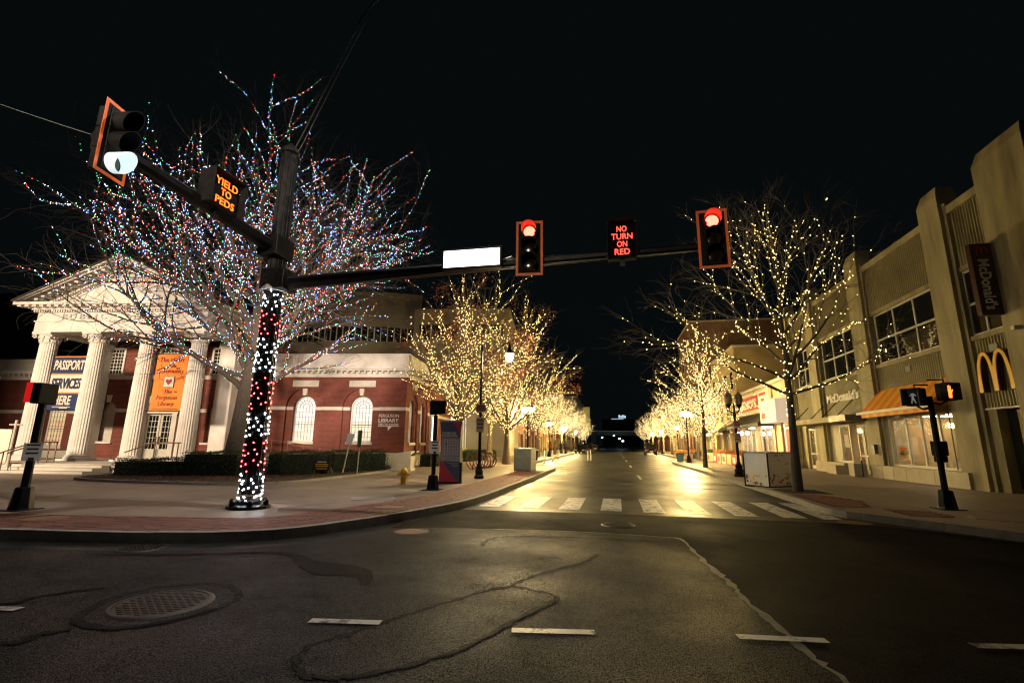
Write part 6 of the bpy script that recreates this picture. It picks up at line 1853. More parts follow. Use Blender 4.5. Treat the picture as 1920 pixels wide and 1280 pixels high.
# ------------------------------------------------------------------ pedestrian signals
def ped_pole(lab, loc, h, heads, plates=(), mid=None, lean=0.):
    t = thing('pedestrian_signal', lab, 'pedestrian signal', loc, 0, 'pedestrian signal posts on the corners')
    def N(mb, n_, m_, p=None, **k): return mb.build(n_, m_, p or t, local=True, **k)
    mb = MB(); mb.lathe([(.075, .3), (.07, h)], 12, flute=.9); N(mb, 'post', 'black')
    mb = MB(); mb.lathe([(.215, 0), (.2, .05), (.155, .42), (.15, .44), (.08, .46)], 8); mb.box(-.26, .26, -.26, .26, -.02, .02); N(mb, 'base', 'black', bevel=.006)
    for (x, y, z, rz, mt) in heads:
        mb = MB(); c, s = math.cos(rz), math.sin(rz)
        mb.obox((x, y, z), (.42, .19, .44), rz); hd = N(mb, 'signal_head', 'blackmat', bevel=.025)
        f = lambda a, b, q: (x + a * c - b * s, y + a * s + b * c, z + q)
        mb = MB()
        P4 = [f(-.18, -.1, -.19), f(.18, -.1, -.19), f(.18, -.1, .19), f(-.18, -.1, .19)]
        mb.add(P4, [(0, 1, 2, 3)]); N(mb, 'face', 'darklens', hd)
        mb = MB()
        for a0, a1, q0, q1 in ((-.21, .21, .21, .225), (-.215, -.2, -.2, .22), (.2, .215, -.2, .22)):
            V8 = [f(a, b, q) for q in (q0, q1) for a, b in ((a0, -.22), (a1, -.22), (a1, -.09), (a0, -.09))]
            mb.add(V8, [(0, 3, 2, 1), (4, 5, 6, 7), (0, 1, 5, 4), (1, 2, 6, 5), (2, 3, 7, 6), (3, 0, 4, 7)])
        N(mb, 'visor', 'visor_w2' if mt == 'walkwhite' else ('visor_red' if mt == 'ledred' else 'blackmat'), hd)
        if mt == 'handorange':
            mb = MB(); hand = [(-.05, -.15), (.05, -.15), (.06, -.02), (.11, .05), (.09, .07), (.05, .03), (.05, .15), (.025, .15), (.02, .05), (.01, .17), (-.015, .17), (-.018, .05), (-.03, .155), (-.052, .15), (-.05, .04), (-.065, .1), (-.085, .09), (-.075, -.05)]
            mb.add([f(a, -.107, b) for a, b in hand], [tuple(range(len(hand)))]); N(mb, 'hand_symbol', mt, hd)
        elif mt == 'walkwhite':
            mb = MB(); man = [(-.03, -.16), (0, -.06), (.05, -.16), (.07, -.15), (.03, -.02), (.03, .05), (.08, .02), (.09, .04), (.03, .1), (-.02, .1), (-.08, .04), (-.07, .02), (-.02, .05), (-.03, -.04), (-.06, -.15)]
            mb.add([f(a, -.107, b) for a, b in man], [tuple(range(len(man)))]); N(mb, 'walk_symbol', mt, hd)
        elif mt == 'ledred':
            mb = MB(); mb.add([f(-.12, -.107, -.13), f(.12, -.107, -.13), f(.12, -.107, .13), f(-.12, -.107, .13)], [(0, 1, 2, 3)]); N(mb, 'lit_symbol', mt, hd)
        mb = MB(); mb.tube([(0, 0, z - .25), (x * .6, y * .6, z - .3), (x, y, z - .22)] if abs(x) + abs(y) > .05 else [(0, 0, h - .05), (0, 0, z - .2)], .025, 8); N(mb, 'bracket', 'black', hd)
        if abs(x) + abs(y) > .05: mb = MB(); mb.tube([(0, 0, z + .32), (x, y, z + .32), (x, y, z + .2)], .02, 8); N(mb, 'bracket', 'black', hd)
    for (x, y, z, w_, h_, rz) in plates:
        mb = MB(); mb.obox((x, y, z), (w_, .012, h_), rz); pl_ = N(mb, 'button_sign', 'signplate', bevel=.004)
        c, s = math.cos(rz), math.sin(rz)
        for k, (dz, ww, hh) in enumerate(((.12, .7, .05), (.05, .6, .05), (-.02, .65, .05), (-.12, .3, .09))):
            mb = MB(); mb.obox((x + s * .0085, y - c * .0085, z + dz * h_ / .3), (w_ * ww, .004, hh * .6 * h_ / .3), rz); N(mb, 'print', 'inkdark', pl_)
    if mid:
        mb = MB(); mb.obox(mid, (.34, .16, .36), .3); mb.obox((mid[0] * .7, mid[1] * .7, mid[2] - .26), (.2, .2, .16), .3); N(mb, 'control_box', 'blackmat', bevel=.02)
    return t
ped_pole('black pedestrian signal at the far left edge with red-lit side', (-11.99, 8.17, .15), 2.3, [(0, 0, 2.38, R(-80), 'ledred')], [(.10, -.07, 1.16, .3, .36, R(50))])
ped_pole('black pedestrian signal post left of the map sign', (-5.56, 14.86, .15), 2.3, [(0, 0, 2.55, R(150), 'none')], [(.06, -.12, 1.3, .3, .4, R(10))])
ped_pole('black pedestrian signal with two heads and an orange hand on the right corner', (7.99, 14.26, .15), 2.75, [(-.34, -.06, 2.72, R(-62), 'walkwhite'), (.36, -.02, 2.85, R(22), 'handorange')], [], (.1, .12, 1.45))

# ------------------------------------------------------------------ lamps
def acorn(mb_list, x, y, z, lit):
    pass
def twin_lamp(lab, loc, lit, arm=.28, h=3.2, rz=0., signs=False):
    t = thing('twin_lamp_post', lab, 'street lamp', loc, rz, 'black lamp posts along the street')
    def N(mb, n_, m_, p=None, **k): return mb.build(n_, m_, p or t, local=True, **k)
    mb = MB(); mb.lathe([(.24, 0), (.24, .1), (.2, .14), (.21, .3), (.15, .42), (.17, .5), (.1, .62), (.085, .7)], 12); N(mb, 'base', 'black', smooth=False)
    mb = MB(); mb.lathe([(.075, .7), (.06, h - .3), (.09, h - .26), (.09, h - .2), (.055, h - .16), (.05, h + .15), (.03, h + .22)], 12, flute=.93); N(mb, 'post', 'black')
    mb = MB(); mb.tube([(-arm, 0, h + .1), (-arm * .8, 0, h - .08), (0, 0, h - .15), (arm * .8, 0, h - .08), (arm, 0, h + .1)], .03, 8)
    for s in (-1, 1): mb.tube([(s * .05, 0, h - .3), (s * .18, 0, h - .25), (s * .16, 0, h - .12)], .015, 6)
    N(mb, 'arms', 'black')
    for s in (-1, 1):
        mb = MB(); mb.lathe([(.05, 0), (.07, .06), (.12, .1), (.15, .18), (.1, .2)], 14, (s * arm, 0, h + .1)); hd = N(mb, 'lamp_holder', 'black', smooth=True)
        mb = MB(); mb.lathe([(.12, 0), (.18, .12), (.2, .24), (.18, .34), (.16, .36)], 16, (s * arm, 0, h + .29)); N(mb, 'globe', 'lampglass' if lit else 'unlit', hd, smooth=True)
        mb = MB(); mb.lathe([(.215, 0), (.19, .05), (.12, .16), (.05, .23), (.03, .27), (.035, .3), (.004, .36)], 16, (s * arm, 0, h + .655)); N(mb, 'finial_cap', 'unlit' if not lit else 'black', hd, smooth=True)
    if signs:
        for z, w_, h_ in ((1.62, .34, .46), (2.32, .36, .34)):
            mb = MB(); mb.box(-w_ / 2, w_ / 2, -.1, -.088, z, z + h_); pl_ = N(mb, 'parking_sign', 'signplate', bevel=.003)
            for q in (.78, .55, .3): mb = MB(); mb.box(-w_ * .36, w_ * .36, -.106, -.1005, z + h_ * q, z + h_ * q + .05); N(mb, 'print', 'redpanel', pl_)
    return t
twin_lamp('unlit twin-globe lamp post beside the painted utility box', (5.99, 25.96, .15), False, rz=R(20), signs=True)
twin_lamp('lit twin-globe lamp post on the right by the pizzeria planters', (6.38, 44.83, .15), True, rz=R(25), h=3.65)
twin_lamp('lit twin-globe lamp post behind the grey cabinet on the left', (-6.0, 35.0, .15), True, rz=R(160), h=3.35)
for k, (x, y) in enumerate(((-7.2, 56.5), (-7.2, 76), (-7.2, 98), (8.3, 67), (8.3, 88), (8.3, 110))):
    twin_lamp('lit twin-globe lamp post in the %s row, %s beyond the near one' % ('left' if x < 0 else 'right', ('first', 'second', 'third')[k % 3]), (x, y, .15), True, rz=R(90))
# tall post with pendant lamp on an arm
tl = thing('arm_lamp_post', 'tall black lamp post with lit pendant lamp on a side arm', 'street lamp', (-5.49, 20.04, .15), 0, 'black lamp posts along the street')
def N(mb, n_, m_, p=None, **k): return mb.build(n_, m_, p or tl, local=True, **k)
mb = MB(); mb.lathe([(.2, 0), (.2, .12), (.16, .16), (.17, .3), (.12, .42), (.13, .48), (.085, .6)], 12); N(mb, 'base', 'black')
mb = MB(); mb.lathe([(.075, .6), (.06, 3.), (.05, 5.55), (.03, 5.65)], 12, flute=.93); N(mb, 'post', 'black')
mb = MB(); mb.tube([(0, 0, 4.75), (.3, .05, 5.05), (.7, .1, 5.45), (1.0, .14, 5.72), (1.15, .16, 5.78), (1.2, .17, 5.7)], .028, 8); N(mb, 'arm', 'black')
mb = MB(); mb.lathe([(.03, .62), (.05, .5), (.06, .36), (.14, .28), (.17, .2), (.17, .16)], 14, (1.2, .17, 5.1)); hd = N(mb, 'lamp_hood', 'black', smooth=True)
mb = MB(); mb.lathe([(.16, .16), (.165, .08), (.13, -.06), (.06, -.16), (.01, -.18)], 16, (1.2, .17, 5.1)); N(mb, 'lamp_glass', 'pendant', hd, smooth=True)
for z, w_, h_, mt in ((2.72, .45, .34, 'signplate'), (1.9, .34, .62, 'signplate')):
    mb = MB(); mb.box(-.05 - w_ * .3, -.05 + w_ * .7, -.1, -.088, z, z + h_); pl_ = N(mb, 'parking_sign', mt, bevel=.003)
    for q in (.75, .5, .25): mb = MB(); mb.box(-.05 - w_ * .2, -.05 + w_ * .6, -.106, -.1005, z + h_ * q, z + h_ * q + .05); N(mb, 'print', 'inkred', pl_)

# ------------------------------------------------------------------ furniture on the left corner
ms = thing('map_sign', 'tall navy and red STAMFORD DOWNTOWN map sign on the left pavement', 'sign', (-5.86, 17.33, .15), R(8))
def N(mb, n_, m_, p=None, **k): return mb.build(n_, m_, p or ms, local=True, **k)
nz = 12; vs, fs = [], []
prof = [(.40, 0), (.385, .35), (.36, .9), (.36, 1.4), (.385, 1.9), (.42, 2.2)]
mb = MB(); pz = [(-a, z) for a, z in prof] + [(a, z) for a, z in prof[::-1]]
mb.extr(pz, (0, 0, 0), (1, 0, 0), (0, 0, 1), (0, 1, 0), .1); N(mb, 'panel', 'mapblue', bevel=.004)
mb = MB(); mb.box(.36, .44, .0, .2, 0, .75); mb.box(-.44, .44, -.02, .14, -.01, .05); N(mb, 'foot', 'black')
mb = MB(); mb.box(-.42, .42, -.02, .12, 2.2, 2.27); N(mb, 'top_cap', 'planter')
mb = MB(); mb.extr([(-.395, .06), (.3, .06), (.1, .28), (-.12, .55), (-.26, .75), (-.36, .95)], (0, -.004, 0), (1, 0, 0), (0, 0, 1), (0, 1, 0), .003); N(mb, 'red_sweep', 'mapred')
mb = MB(); mb.extr([(-.0, 2.19), (.41, 2.19), (.37, 1.85), (.36, 1.62), (.3, 1.85), (.17, 2.06)], (0, -.004, 0), (1, 0, 0), (0, 0, 1), (0, 1, 0), .003); N(mb, 'red_sweep', 'mapred')
mb = MB(); mb.box(-.34, .34, -.006, -.0035, .78, 1.62); mp_ = N(mb, 'map_field', 'mapgrey')
mb = MB(); rg = random.Random(5)
for x in (-.22, -.12, -.02, .08, .17, .26): mb.box(x, x + .012, -.010, -.0065, .98, 1.6)
for z in (1.05, 1.15, 1.24, 1.36, 1.45, 1.54): mb.box(-.26, .32, -.0105, -.0068, z, z + .012)
for k in range(14): x, z = rg.uniform(-.32, .28), .80 + .028 * (k // 3); mb.box(x, x + .05, -.010, -.0066, z, z + .014)
N(mb, 'map_lines', 'inkwhite', mp_)
mb = MB(); mb.box(-.2, -.13, -.011, -.0067, 1.37, 1.44); N(mb, 'park_patch', 'mur_g', mp_)
mb = MB(); put(mb, 'STAMFORD', (-.06, -.008, 1.79), .52, .085, (1, 0, 0), (0, 0, 1), .006); put(mb, 'DOWNTOWN', (-.04, -.008, 1.69), .58, .085, (1, 0, 0), (0, 0, 1), .006); N(mb, 'lettering', 'inkwhite')
mb = MB()
for z, w_ in ((.70, .4), (.65, .26), (.6, .2)): mb.box(.3 - w_, .3, -.007, -.003, z, z + .025)
N(mb, 'small_print', 'inkgrey')

cb = thing('grey_cabinet', 'square grey control cabinet on the left pavement edge', 'cabinet', (-4.72, 26.6, .15), R(-4))
def N(mb, n_, m_, p=None, **k): return mb.build(n_, m_, p or cb, local=True, **k)
for z0, z1 in ((.06, .6), (.62, 1.14)):
    mb = MB(); mb.box(-.46, .46, -.6, -.57, z0, z1); N(mb, 'front_panel', 'boxgreen', bevel=.006)
    mb = MB(); mb.box(.465, .49, -.58, .58, z0, z1); N(mb, 'side_panel', 'boxlight', bevel=.006)
mb = MB(); mb.box(-.45, .46, -.565, .58, .02, 1.15); N(mb, 'body', 'boxgreen')
mb = MB(); mb.box(-.5, .52, -.63, .62, 1.15, 1.2); N(mb, 'lid', 'boxlight', bevel=.008)

fh = thing('fire_hydrant', 'yellow fire hydrant on the left corner pavement', 'fire hydrant', (-7.21, 16.36, .15), R(20))
def N(mb, n_, m_, p=None, **k): return mb.build(n_, m_, p or fh, local=True, **k)
mb = MB(); mb.lathe([(.14, 0), (.14, .03), (.1, .035), (.1, .3), (.105, .32), (.105, .4), (.14, .41), (.14, .435), (.1, .44)], 18); N(mb, 'barrel', 'hydrant', smooth=True)
mb = MB(); mb.lathe([(.12, .44), (.115, .48), (.09, .53), (.05, .56), (.03, .565), (.03, .6), (.015, .605)], 18); N(mb, 'bonnet', 'hydrant', smooth=True)
for a in (0, math.pi / 2, math.pi, -math.pi / 2):
    dx, dy = math.cos(a), math.sin(a); L = .17 if abs(dy) < .5 else .19; rr = .05 if abs(dy) < .5 else .065
    mb = MB(); mb.tube([(0, 0, .34), (dx * L, dy * L, .34)], rr, 12); mb.tube([(dx * L, dy * L, .34), (dx * (L + .03), dy * (L + .03), .34)], rr * 1.15, 8); mb.tube([(dx * (L + .03), dy * (L + .03), .34), (dx * (L + .06), dy * (L + .06), .34)], .02, 5); N(mb, 'outlet', 'hydrant')

rk = thing('bike_rack', 'dark red coil bike rack on the left pavement', 'bike rack', (-7.4, 27.6, .15), math.atan2(2.6, .35))
mb = MB(); pts = [(-1.3 + 2.6 * t / 120, .42 * math.sin(t / 120 * 6 * 2 * math.pi), .46 - .42 * math.cos(t / 120 * 6 * 2 * math.pi)) for t in range(121)]
mb.tube(pts, .03, 8); mb.build('coil', 'rack', rk, local=True, smooth=True)
for x in (-1.3, 1.3): mb = MB(); mb.tube([(x, 0, 0), (x, 0, .3)], .03, 8); mb.build('leg', 'rack', rk, local=True)
rk2 = thing('bike_rack', 'single red rack loop just behind the map sign', 'bike rack', (-6.35, 18.6, .15), .4)
mb = MB(); mb.tube([(.28 * math.cos(a), 0, .5 + .34 * math.sin(a)) for a in np.linspace(-math.pi / 2, 1.5 * math.pi, 28)], .025, 8); mb.tube([(0, 0, 0), (0, 0, .2)], .03, 8); mb.build('loop', 'rack', rk2, local=True, smooth=True)

# small signs in the bed
ys = thing('yard_sign', 'small dark yard sign with yellow print in the planting bed', 'sign', (-12.3, 19.3, .2), R(10))
mb = MB(); mb.box(-.36, .36, 0, .02, .16, .62); bd = mb.build('board', 'inkdark', ys, local=True)
for z, mt, w_ in ((.5, 'inkwhite', .2), (.4, 'mur_y', .28), (.32, 'mur_y', .28), (.22, 'mur_y', .24)): mb = MB(); mb.box(-w_, w_, -.006, -.001, z, z + .045); mb.build('print', mt, bd, local=True)
for x in (-.3, .3): mb = MB(); mb.tube([(x, .01, 0), (x, .01, .17)], .012, 6); mb.build('stake', 'steel', ys, local=True)
for lab, loc, lean, h, mt, w_, hh in (('tilted white sign on a leaning post in the planting bed', (-12.05, 20.6, .2), .30, 1.75, 'signplate', .34, .5), ('slim post with small green sign in front of the hedge', (-11.2, 20.35, .2), .04, 1.9, 'mur_g', .2, .75)):
    t = thing('post_sign', lab, 'sign', loc)
    mb = MB(); mb.tube([(0, 0, 0), (lean, 0, h)], .028, 8); mb.build('post', 'planter', t, local=True)
    mb = MB(); z = h - hh; xx = lean * (z + hh / 2) / h; mb.add([(xx + a + lean * b / h, y, z + hh / 2 + b) for y in (-.045, -.03) for a, b in ((-w_ / 2, -hh / 2), (w_ / 2, -hh / 2), (w_ / 2, hh / 2), (-w_ / 2, hh / 2))], [(0, 1, 2, 3), (7, 6, 5, 4), (0, 4, 5, 1), (1, 5, 6, 2), (2, 6, 7, 3), (3, 7, 4, 0)]); mb.build('plate', mt, t, local=True)
mb = MB(); mb.lathe([(.26, 0), (.25, .12), (.1, .35), (.06, .36)], 12, (-12.4, 19.9, .2)); o = mb.build('sign_weight', 'tyre'); tag(o, 'round black rubber sign weight lying in the bed', 'weight')
# little kiosk at far left edge
t = thing('notice_post', 'pale post with poster board at the left end of the steps', 'sign', (-25.6, 16.6, .15), R(20))
mb = MB(); mb.tube([(0, 0, 0), (0, 0, 2.2)], .05, 8); mb.tube([(-.25, 0, 2.0), (.25, 0, 2.0)], .03, 8); mb.build('post', 'planter', t, local=True)
mb = MB(); mb.box(-.75, -.08, -.03, .03, .4, 1.8); mb.build('board', 'cream', t, local=True)

# ------------------------------------------------------------------ painted utility box on the right
ub = thing('utility_box', 'white utility box painted with flowers and butterflies by the right kerb', 'utility box', (5.73, 20.3, .15), R(38))
ca, sa = math.cos(R(38)), math.sin(R(38))
def N(mb, n_, m_, p=None, **k): return mb.build(n_, m_, p or ub, local=True, **k)
W2, D2, H2 = .71, .5, 1.2
mb = MB(); mb.box(-W2, W2, -D2, D2, .04, H2); N(mb, 'body', 'skyblue')
mb = MB(); mb.box(-W2 + .025, W2 - .025, -D2 - .0018, -D2 - .0004, .045, H2 - .02); N(mb, 'front_tint_sheet', 'front_warm_tint')  # added sheet, tinted as if the front were warmly lit
mb = MB(); mb.box(-W2 - .03, W2 + .03, -D2 - .03, D2 + .03, H2, H2 + .05); N(mb, 'lid', 'boxlight', bevel=.01)
mb = MB(); mb.box(-W2 - .02, W2 + .02, -D2 - .02, D2 + .02, -.02, .04)
for x, y in ((-W2, -D2), (W2, -D2), (-W2, D2), (W2, D2)): mb.box(x - .02, x + .02, y - .02, y + .02, .041, H2 - .001)
N(mb, 'edge_frame', 'blackmat')
rf = random.Random(9)
def flower(face, a, z, s, mt, k):
    mb = MB()
    for i in range(6):
        q = 6.2832 * i / 6
        P = [(a + s * .55 * math.cos(q) + s * .45 * math.cos(t), z + s * .55 * math.sin(q) + s * .45 * math.sin(t)) for t in np.linspace(0, 6.2832, 8)[:-1]]
        d = .003 + .0004 * k + .0002 * i
        if face == 'f': mb.add([(x, -D2 - d, y) for x, y in P], [tuple(range(7))])
        else: mb.add([(-W2 - d, -x, y) for x, y in P], [tuple(range(7))])
    N(mb, 'painted_flower', mt)
for k in range(22): flower('f', rf.uniform(-.64, .64), .10 + .34 * rf.random() ** 1.6, rf.uniform(.03, .065), rf.choice(['mur_r', 'mur_r', 'mur_y', 'mur_g', 'inkwhite']), k)
for k in range(16): flower('s', rf.uniform(-.44, .44), .08 + .32 * rf.random() ** 1.4, rf.uniform(.03, .06), rf.choice(['mur_y', 'mur_y', 'mur_r', 'mur_g']), k)
for x, z in ((.33, .82), (.3, .46), (-.1, .95)):
    mb = MB()
    for s in (-1, 1): mb.add([(x, -D2 - .004, z), (x + s * .05, -D2 - .004, z + .045), (x + s * .055, -D2 - .004, z - .02)], [(0, 1, 2)])
    N(mb, 'painted_butterfly', 'inkdark')
mb = MB(); mb.box(-.3, -.12, -D2 - .006, -D2 - .002, 1.1, 1.15); mb.box(.0, .22, -D2 - .006, -D2 - .002, 1.11, 1.14); N(mb, 'small_print', 'inkgrey')
mb = MB(); mb.sheet([(5.35, 17.4), (6.75, 17.4), (6.75, 19.0), (5.35, 19.0)], .156); o = mb.build('tree_pit', 'mulch'); o['kind'] = 'structure'

# planters with autumn flowers outside the pizzeria
gg2 = np.random.default_rng(12)
for k in range(8):
    y = 37.6 + 1.65 * k; x = 9.0 + .05 * math.sin(k)
    t = thing('flower_planter', '%s planter box of orange flowers outside the pizzeria, counted from the near end' % ordn[k], 'planter', (x, y, .15), 0, 'planters outside the pizzeria')
    mb = MB(); mb.box(-.28, .28, -.72, .72, .03, .75); mb.box(-.3, .3, -.74, .74, .75, .8); mb.build('box', ['planter', 'redpanel', 'planter', 'cream'][k % 4], t, local=True, bevel=.01)
    mb = MB(); mb.box(-.286, -.281, -.4, .4, .2, .6); mb.build('face_panel', ['mur_r', 'inkwhite', 'mur_y', 'redpanel'][k % 4], t, local=True)
    n = 420; p = np.stack([gg2.normal(0, .14, n), gg2.uniform(-.7, .7, n), .82 + .3 * gg2.random(n)], 1)
    u = gg2.normal(0, 1, (n, 3)); u /= np.linalg.norm(u, axis=1, keepdims=True); v = np.cross(u, gg2.normal(0, 1, (n, 3))); v /= np.linalg.norm(v, axis=1, keepdims=True)
    s = gg2.uniform(.03, .06, (n, 1))
    V = np.stack([p + u * s, p + v * s * .7, p - u * s, p - v * s * .7], 1).reshape(-1, 3)
    link('flowers', fastmesh('flowers', V, np.arange(n * 4).reshape(-1, 4), ['petal' if k < 6 else 'hedge']), t)['kind'] = 'stuff'
# tubs at the bulb end
for k, (x, y, lab, mt) in enumerate(((5.9, 46.6, 'blue tub by the end of the right kerb bulge', 'bluetub'), (6.6, 46.2, 'white tub with orange flowers by the right kerb bulge', 'planter'), (9.2, 58, 'blue planter tub nearer along the far right pavement', 'bluetub'), (9.3, 62, 'blue planter tub farther along the far right pavement', 'bluetub'))):
    t = thing('flower_tub', lab, 'planter', (x, y, .15))
    mb = MB(); mb.lathe([(.28, 0), (.36, .7), (.38, .74), (.33, .74)], 14); mb.build('tub', mt, t, local=True)
    n = 260; p = np.stack([gg2.normal(0, .2, n), gg2.normal(0, .2, n), .8 + .22 * gg2.random(n)], 1)
    u = gg2.normal(0, 1, (n, 3)); u /= np.linalg.norm(u, axis=1, keepdims=True); v = np.cross(u, gg2.normal(0, 1, (n, 3))); v /= np.linalg.norm(v, axis=1, keepdims=True)
    V = np.stack([p + u * .05, p + v * .035, p - u * .05, p - v * .035], 1).reshape(-1, 3)
    link('flowers', fastmesh('flowers', V, np.arange(n * 4).reshape(-1, 4), ['petal']), t)['kind'] = 'stuff'
# flexible white posts in the left parking lane
for k, (x, y) in enumerate(((-5.6, 41.), (-5.6, 46.5), (-5.5, 56.5), (-2.35, 47.1), (-2.15, 49.), (-5.6, 52.))):
    t = thing('delineator_post', ('slim white post nearest the grey cabinet', 'second slim white post beyond the cabinet', 'slim white post nearest the parked cars', 'left of the paired white posts in the street', 'right of the paired white posts in the street', 'slim white post between the cabinet and the cars')[k], 'post', (x, y, 0), 0, 'white posts in the parking lane')
    mb = MB(); mb.lathe([(.05, .04), (.05, .95), (.03, 1.0)], 10); mb.build('tube', 'inkwhite', t, local=True)
    mb = MB(); mb.lathe([(.13, 0), (.1, .05), (.05, .06)], 10); mb.build('foot', 'tyre', t, local=True)
# litter bin
t = thing('litter_bin', 'dark litter bin on the left pavement beyond the cabinet', 'bin', (-6.9, 44., .15))
mb = MB(); mb.lathe([(.26, 0), (.3, .85), (.32, .88), (.2, 1.0)], 14); mb.build('drum', 'blackmat', t, local=True)
mb = MB(); mb.lathe([(.33, .86), (.33, .92)], 14); mb.build('ring', 'steel', t, local=True)

# ------------------------------------------------------------------ cars
def car(lab, loc, rz, suv, paint):
    """front towards local +y"""
    t = thing('parked_car', lab, 'car', loc, rz, 'cars parked along the street')
    def N(mb, n_, m_, p=None, **k): return mb.build(n_, m_, p or t, local=True, **k)
    L, Wd, H = (4.7, .93, 1.78) if suv else (4.6, .9, 1.45)
    bz = .95 if suv else .82
    low = [(-L / 2, .35), (-L / 2 - .05, .6), (-L / 2 + .05, bz), (L / 2 - .95, bz), (L / 2 - .1, bz - .16), (L / 2 + .03, .55), (L / 2, .32)]
    secs = [(-1., .90), (-.9, 1.), (.9, 1.), (1., .90)]
    def shell(prof, w0, w1, inset_):
        mb = MB(); n = len(prof); vs = []
        for s, f in ((-1, inset_), (-.94, 1), (.94, 1), (1, inset_)):
            for y, z in prof:
                wz = w0 + (w1 - w0) * ((z - prof[0][1]) / (max(p[1] for p in prof) - prof[0][1]))
                c = sum(p[0] for p in prof) / n
                vs.append((s * wz, c + (y - c) * (f if abs(s) == 1 else 1), z))
        fs = [(j * n + i, j * n + (i + 1) % n, (j + 1) * n + (i + 1) % n, (j + 1) * n + i) for j in range(3) for i in range(n)]
        fs += [tuple(range(n - 1, -1, -1)), tuple(range(3 * n, 4 * n))]
        mb.add(vs, fs); return mb
    b = N(shell(low, Wd, Wd * .97, .985), 'body', paint, smooth=True, bevel=.03)
    if suv: cab = [(-L / 2 + .12, bz), (-L / 2 + .35, H - .08), (-L / 2 + .9, H), (.35, H), (.75, H - .06), (1.45, bz)]
    else: cab = [(-L / 2 + .55, bz), (-1.2, H - .06), (-.7, H), (.15, H), (.5, H - .06), (1.35, bz)]
    N(shell(cab, Wd * .94, Wd * .74, .96), 'cabin', 'glass', smooth=True)
    rf_ = [(p[0], p[1]) for p in cab if p[1] > H - .1]
    mb = MB(); y0, y1 = rf_[0][0] - .05, rf_[-1][0] + .05; mb.box(-Wd * .745, Wd * .745, y0, y1, H - .05, H + .012); N(mb, 'roof', paint, bevel=.03)
    for s in (-1, 1):
        for y in (L / 2 - .85, -L / 2 + .85):
            mb = MB(); mb.tube([(s * (Wd - .2), y, .34), (s * (Wd + .015), y, .34)], .34, 20); wh = N(mb, 'wheel', 'tyre')
            mb = MB(); mb.tube([(s * (Wd + .0), y, .34), (s * (Wd + .025), y, .34)], .21, 14); N(mb, 'rim', 'rim', wh)
        mb = MB(); mb.box(s * Wd * .72 - .2, s * Wd * .72 + .2, -L / 2 - .07, -L / 2 + .1, .68, .92); N(mb, 'tail_light', 'taillight', bevel=.02)
        mb = MB(); mb.box(s * Wd * .70 - .18, s * Wd * .70 + .18, L / 2 - .15, L / 2 + .035, .56, .68); N(mb, 'headlight', 'frame', bevel=.02)
        mb = MB(); mb.obox((s * (Wd + .09), .75, bz + .1), (.18, .1, .13), 0); N(mb, 'mirror', paint, bevel=.02)
        mb = MB(); xx = s * Wd * .95; mb.box(min(xx, xx * .84), max(xx, xx * .84), -.45, -.38, bz, H - .08); N(mb, 'door_pillar', paint)
    mb = MB(); mb.box(-.26, .26, -L / 2 - .075, -L / 2 - .045, .5, .62); N(mb, 'number_plate', 'signplate')
    mb = MB(); mb.box(-Wd * .9, Wd * .9, -L / 2 - .09, -L / 2 + .1, .34, .5); N(mb, 'bumper', 'blackmat', bevel=.03)
    return t
car('dark SUV parked on the right, seen from behind', (6.0, 84., 0), 0, True, 'carpaint')
car('low dark sedan parked on the left, the nearer of two', (-5.2, 86., 0), R(172), False, 'carpaint')
car('brownish SUV parked on the left behind the sedan', (-4.6, 93.5, 0), R(178), True, 'carpaint2')
car('pale distant car at the far end of the left kerb', (-4.9, 128, 0), R(180), False, 'boxlight')

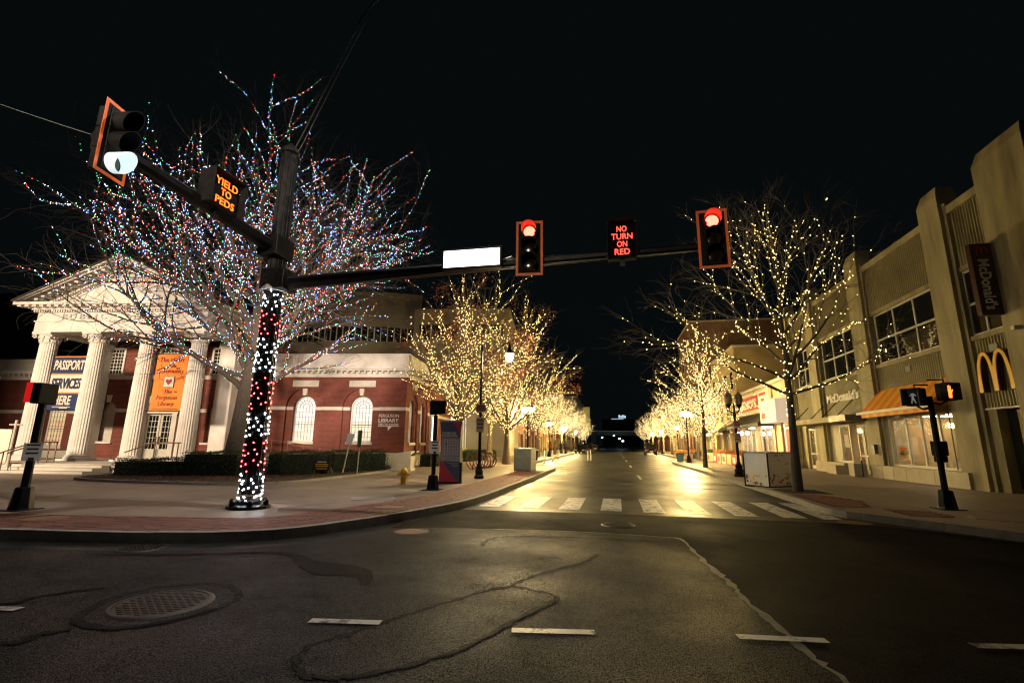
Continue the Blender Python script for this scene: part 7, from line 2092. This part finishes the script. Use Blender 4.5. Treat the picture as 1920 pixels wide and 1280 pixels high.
# ------------------------------------------------------------------ people far along the left pavement
def person(lab, loc, rz, top, stride):
    t = thing('person', lab, 'person', loc, rz, 'people on the left pavement')
    J = {'pel': (0, 0, .95), 'chest': (0, .02, 1.28), 'neck': (0, .03, 1.48), 'head': (0, .05, 1.58), 'crown': (0, .05, 1.74),
         'hl': (-.1, 0, .9), 'kl': (-.11, stride * .5 + .03, .5), 'al': (-.11, stride * .9, .08), 'tl': (-.11, stride * .9 + .16, .04),
         'hr': (.1, 0, .9), 'kr': (.11, -stride * .3 + .05, .5), 'ar': (.11, -stride * .9, .1), 'tr': (.11, -stride * .9 + .15, .04),
         'sl': (-.19, .01, 1.42), 'el': (-.25, -stride * .3, 1.15), 'wl': (-.24, .05 - stride * .3, .92), 'fl': (-.23, .1 - stride * .3, .84),
         'sr': (.19, .01, 1.42), 'er': (.25, stride * .3, 1.15), 'wr': (.24, .12 + stride * .3, .92), 'fr': (.23, .16 + stride * .3, .84)}
    rad = {'pel': .15, 'chest': .17, 'neck': .06, 'head': .095, 'crown': .07, 'hl': .1, 'kl': .065, 'al': .045, 'tl': .04, 'hr': .1, 'kr': .065, 'ar': .045, 'tr': .04, 'sl': .075, 'el': .052, 'wl': .035, 'fl': .03, 'sr': .075, 'er': .052, 'wr': .035, 'fr': .03}
    ed = [('pel', 'chest'), ('chest', 'neck'), ('neck', 'head'), ('head', 'crown'), ('pel', 'hl'), ('hl', 'kl'), ('kl', 'al'), ('al', 'tl'), ('pel', 'hr'), ('hr', 'kr'), ('kr', 'ar'), ('ar', 'tr'), ('chest', 'sl'), ('sl', 'el'), ('el', 'wl'), ('wl', 'fl'), ('chest', 'sr'), ('sr', 'er'), ('er', 'wr'), ('wr', 'fr')]
    ks = list(J); me = bpy.data.meshes.new('body'); me.from_pydata([J[k] for k in ks], [(ks.index(a), ks.index(b)) for a, b in ed], [])
    o = link('body', me, t)
    md = o.modifiers.new('skin', 'SKIN'); o.modifiers.new('sub', 'SUBSURF').render_levels = 1
    for i, k in enumerate(ks):
        me.skin_vertices[0].data[i].radius = (rad[k],) * 2
        me.skin_vertices[0].data[i].use_root = k == 'pel'
    me.materials.append(clothes(top))
    mb = MB(); mb.lathe([(.105, -.02), (.112, .06), (.08, .13), (.02, .155)], 12, (0, .03, 1.62)); mb.build('hair', 'inkdark', t, local=True, smooth=True)
    return t
def clothes(top):
    """trousers, coat and skin told apart by height on the body"""
    mt, nt, b = new_mat('clothes_' + top)
    tc = nd(nt, 'ShaderNodeTexCoord'); sp = nd(nt, 'ShaderNodeSeparateXYZ'); nt.links.new(tc.outputs['Object'], sp.inputs[0])
    r_ = nd(nt, 'ShaderNodeValToRGB'); r_.color_ramp.interpolation = 'CONSTANT'
    dv = nd(nt, 'ShaderNodeMath', operation='DIVIDE'); dv.inputs[1].default_value = 2.; nt.links.new(sp.outputs[2], dv.inputs[0]); nt.links.new(dv.outputs[0], r_.inputs[0])
    e = r_.color_ramp.elements; e[0].position = 0; e[0].color = (.012, .012, .016, 1); e[1].position = .43
    e[1].color = {'red': (.4, .02, .02, 1), 'blue': (.02, .03, .08, 1), 'dark': (.02, .02, .02, 1)}[top]
    q = e.new(.745); q.color = (.35, .2, .13, 1)
    nt.links.new(r_.outputs[0], b.inputs['Base Color']); b.inputs['Roughness'].default_value = .8
    return mt
person('person in dark blue coat walking on the left pavement', (-7.0, 73.5, .15), R(170), 'blue', .28)
person('person in dark clothes walking beside the blue-coated one', (-7.7, 74.2, .15), R(175), 'dark', .22)
person('person in red jacket standing farther back on the left pavement', (-8.6, 69, .15), R(60), 'red', .05)

# ------------------------------------------------------------------ added unseen floodlights behind the view, lighting library and signals
def added_flood_pole(lab, x, y, h):
    fl = thing('added_floodlight', lab, 'street lamp', (x, y, 0))
    mb = MB(); mb.lathe([(.2, 0), (.16, .5), (.09, h)], 12, (x, y, 0)); mb.build('post', 'black', fl)
    mb = MB(); mb.tube([(x - 2, y, h - .1), (x + 2, y, h - .1)], .05, 8); mb.build('crossbar', 'black', fl)
    for q in (x - 1.8, x - .6, x + .6, x + 1.8):
        mb = MB(); mb.obox((q, y + .05, h + .2), (.5, .25, .45), 0); hd = mb.build('flood_head', 'black', fl)
        mb = MB(); mb.box(q - .22, q + .22, y + .18, y + .19, h, h + .4); mb.build('flood_lens', M['lumlens'], fl)
    return fl
fl = added_flood_pole('added unseen floodlight pole beyond the left edge, lighting the portico', -25., -6., 9.)
spot('added_portico_flood', (-25.2, -5.7, 9.2), (-26.2, 20.5, 4.2), FLOOD_W * .82, (1, .77, .54), 44, .9, 1.2, fl)  # added lamp to brighten the portico front
fl = added_flood_pole('added unseen floodlight pole behind the view, lighting the library wing and signals', -3.5, -10., 9.5)
spot('added_wing_flood', (-3.9, -9.7, 9.7), (-17.0, 26.5, 6.2), FLOOD_W * 1.75, (1, .80, .62), 20, .8, 2.2, fl)  # added lamp to brighten the wing front
spot('added_signal_light', (-3.1, -9.7, 9.7), (.6, 9.6, 6.2), SIGNAL_FILL_W, (1, .80, .55), 27, .8, .3, fl)  # added lamp to brighten the signal borders on the long arm
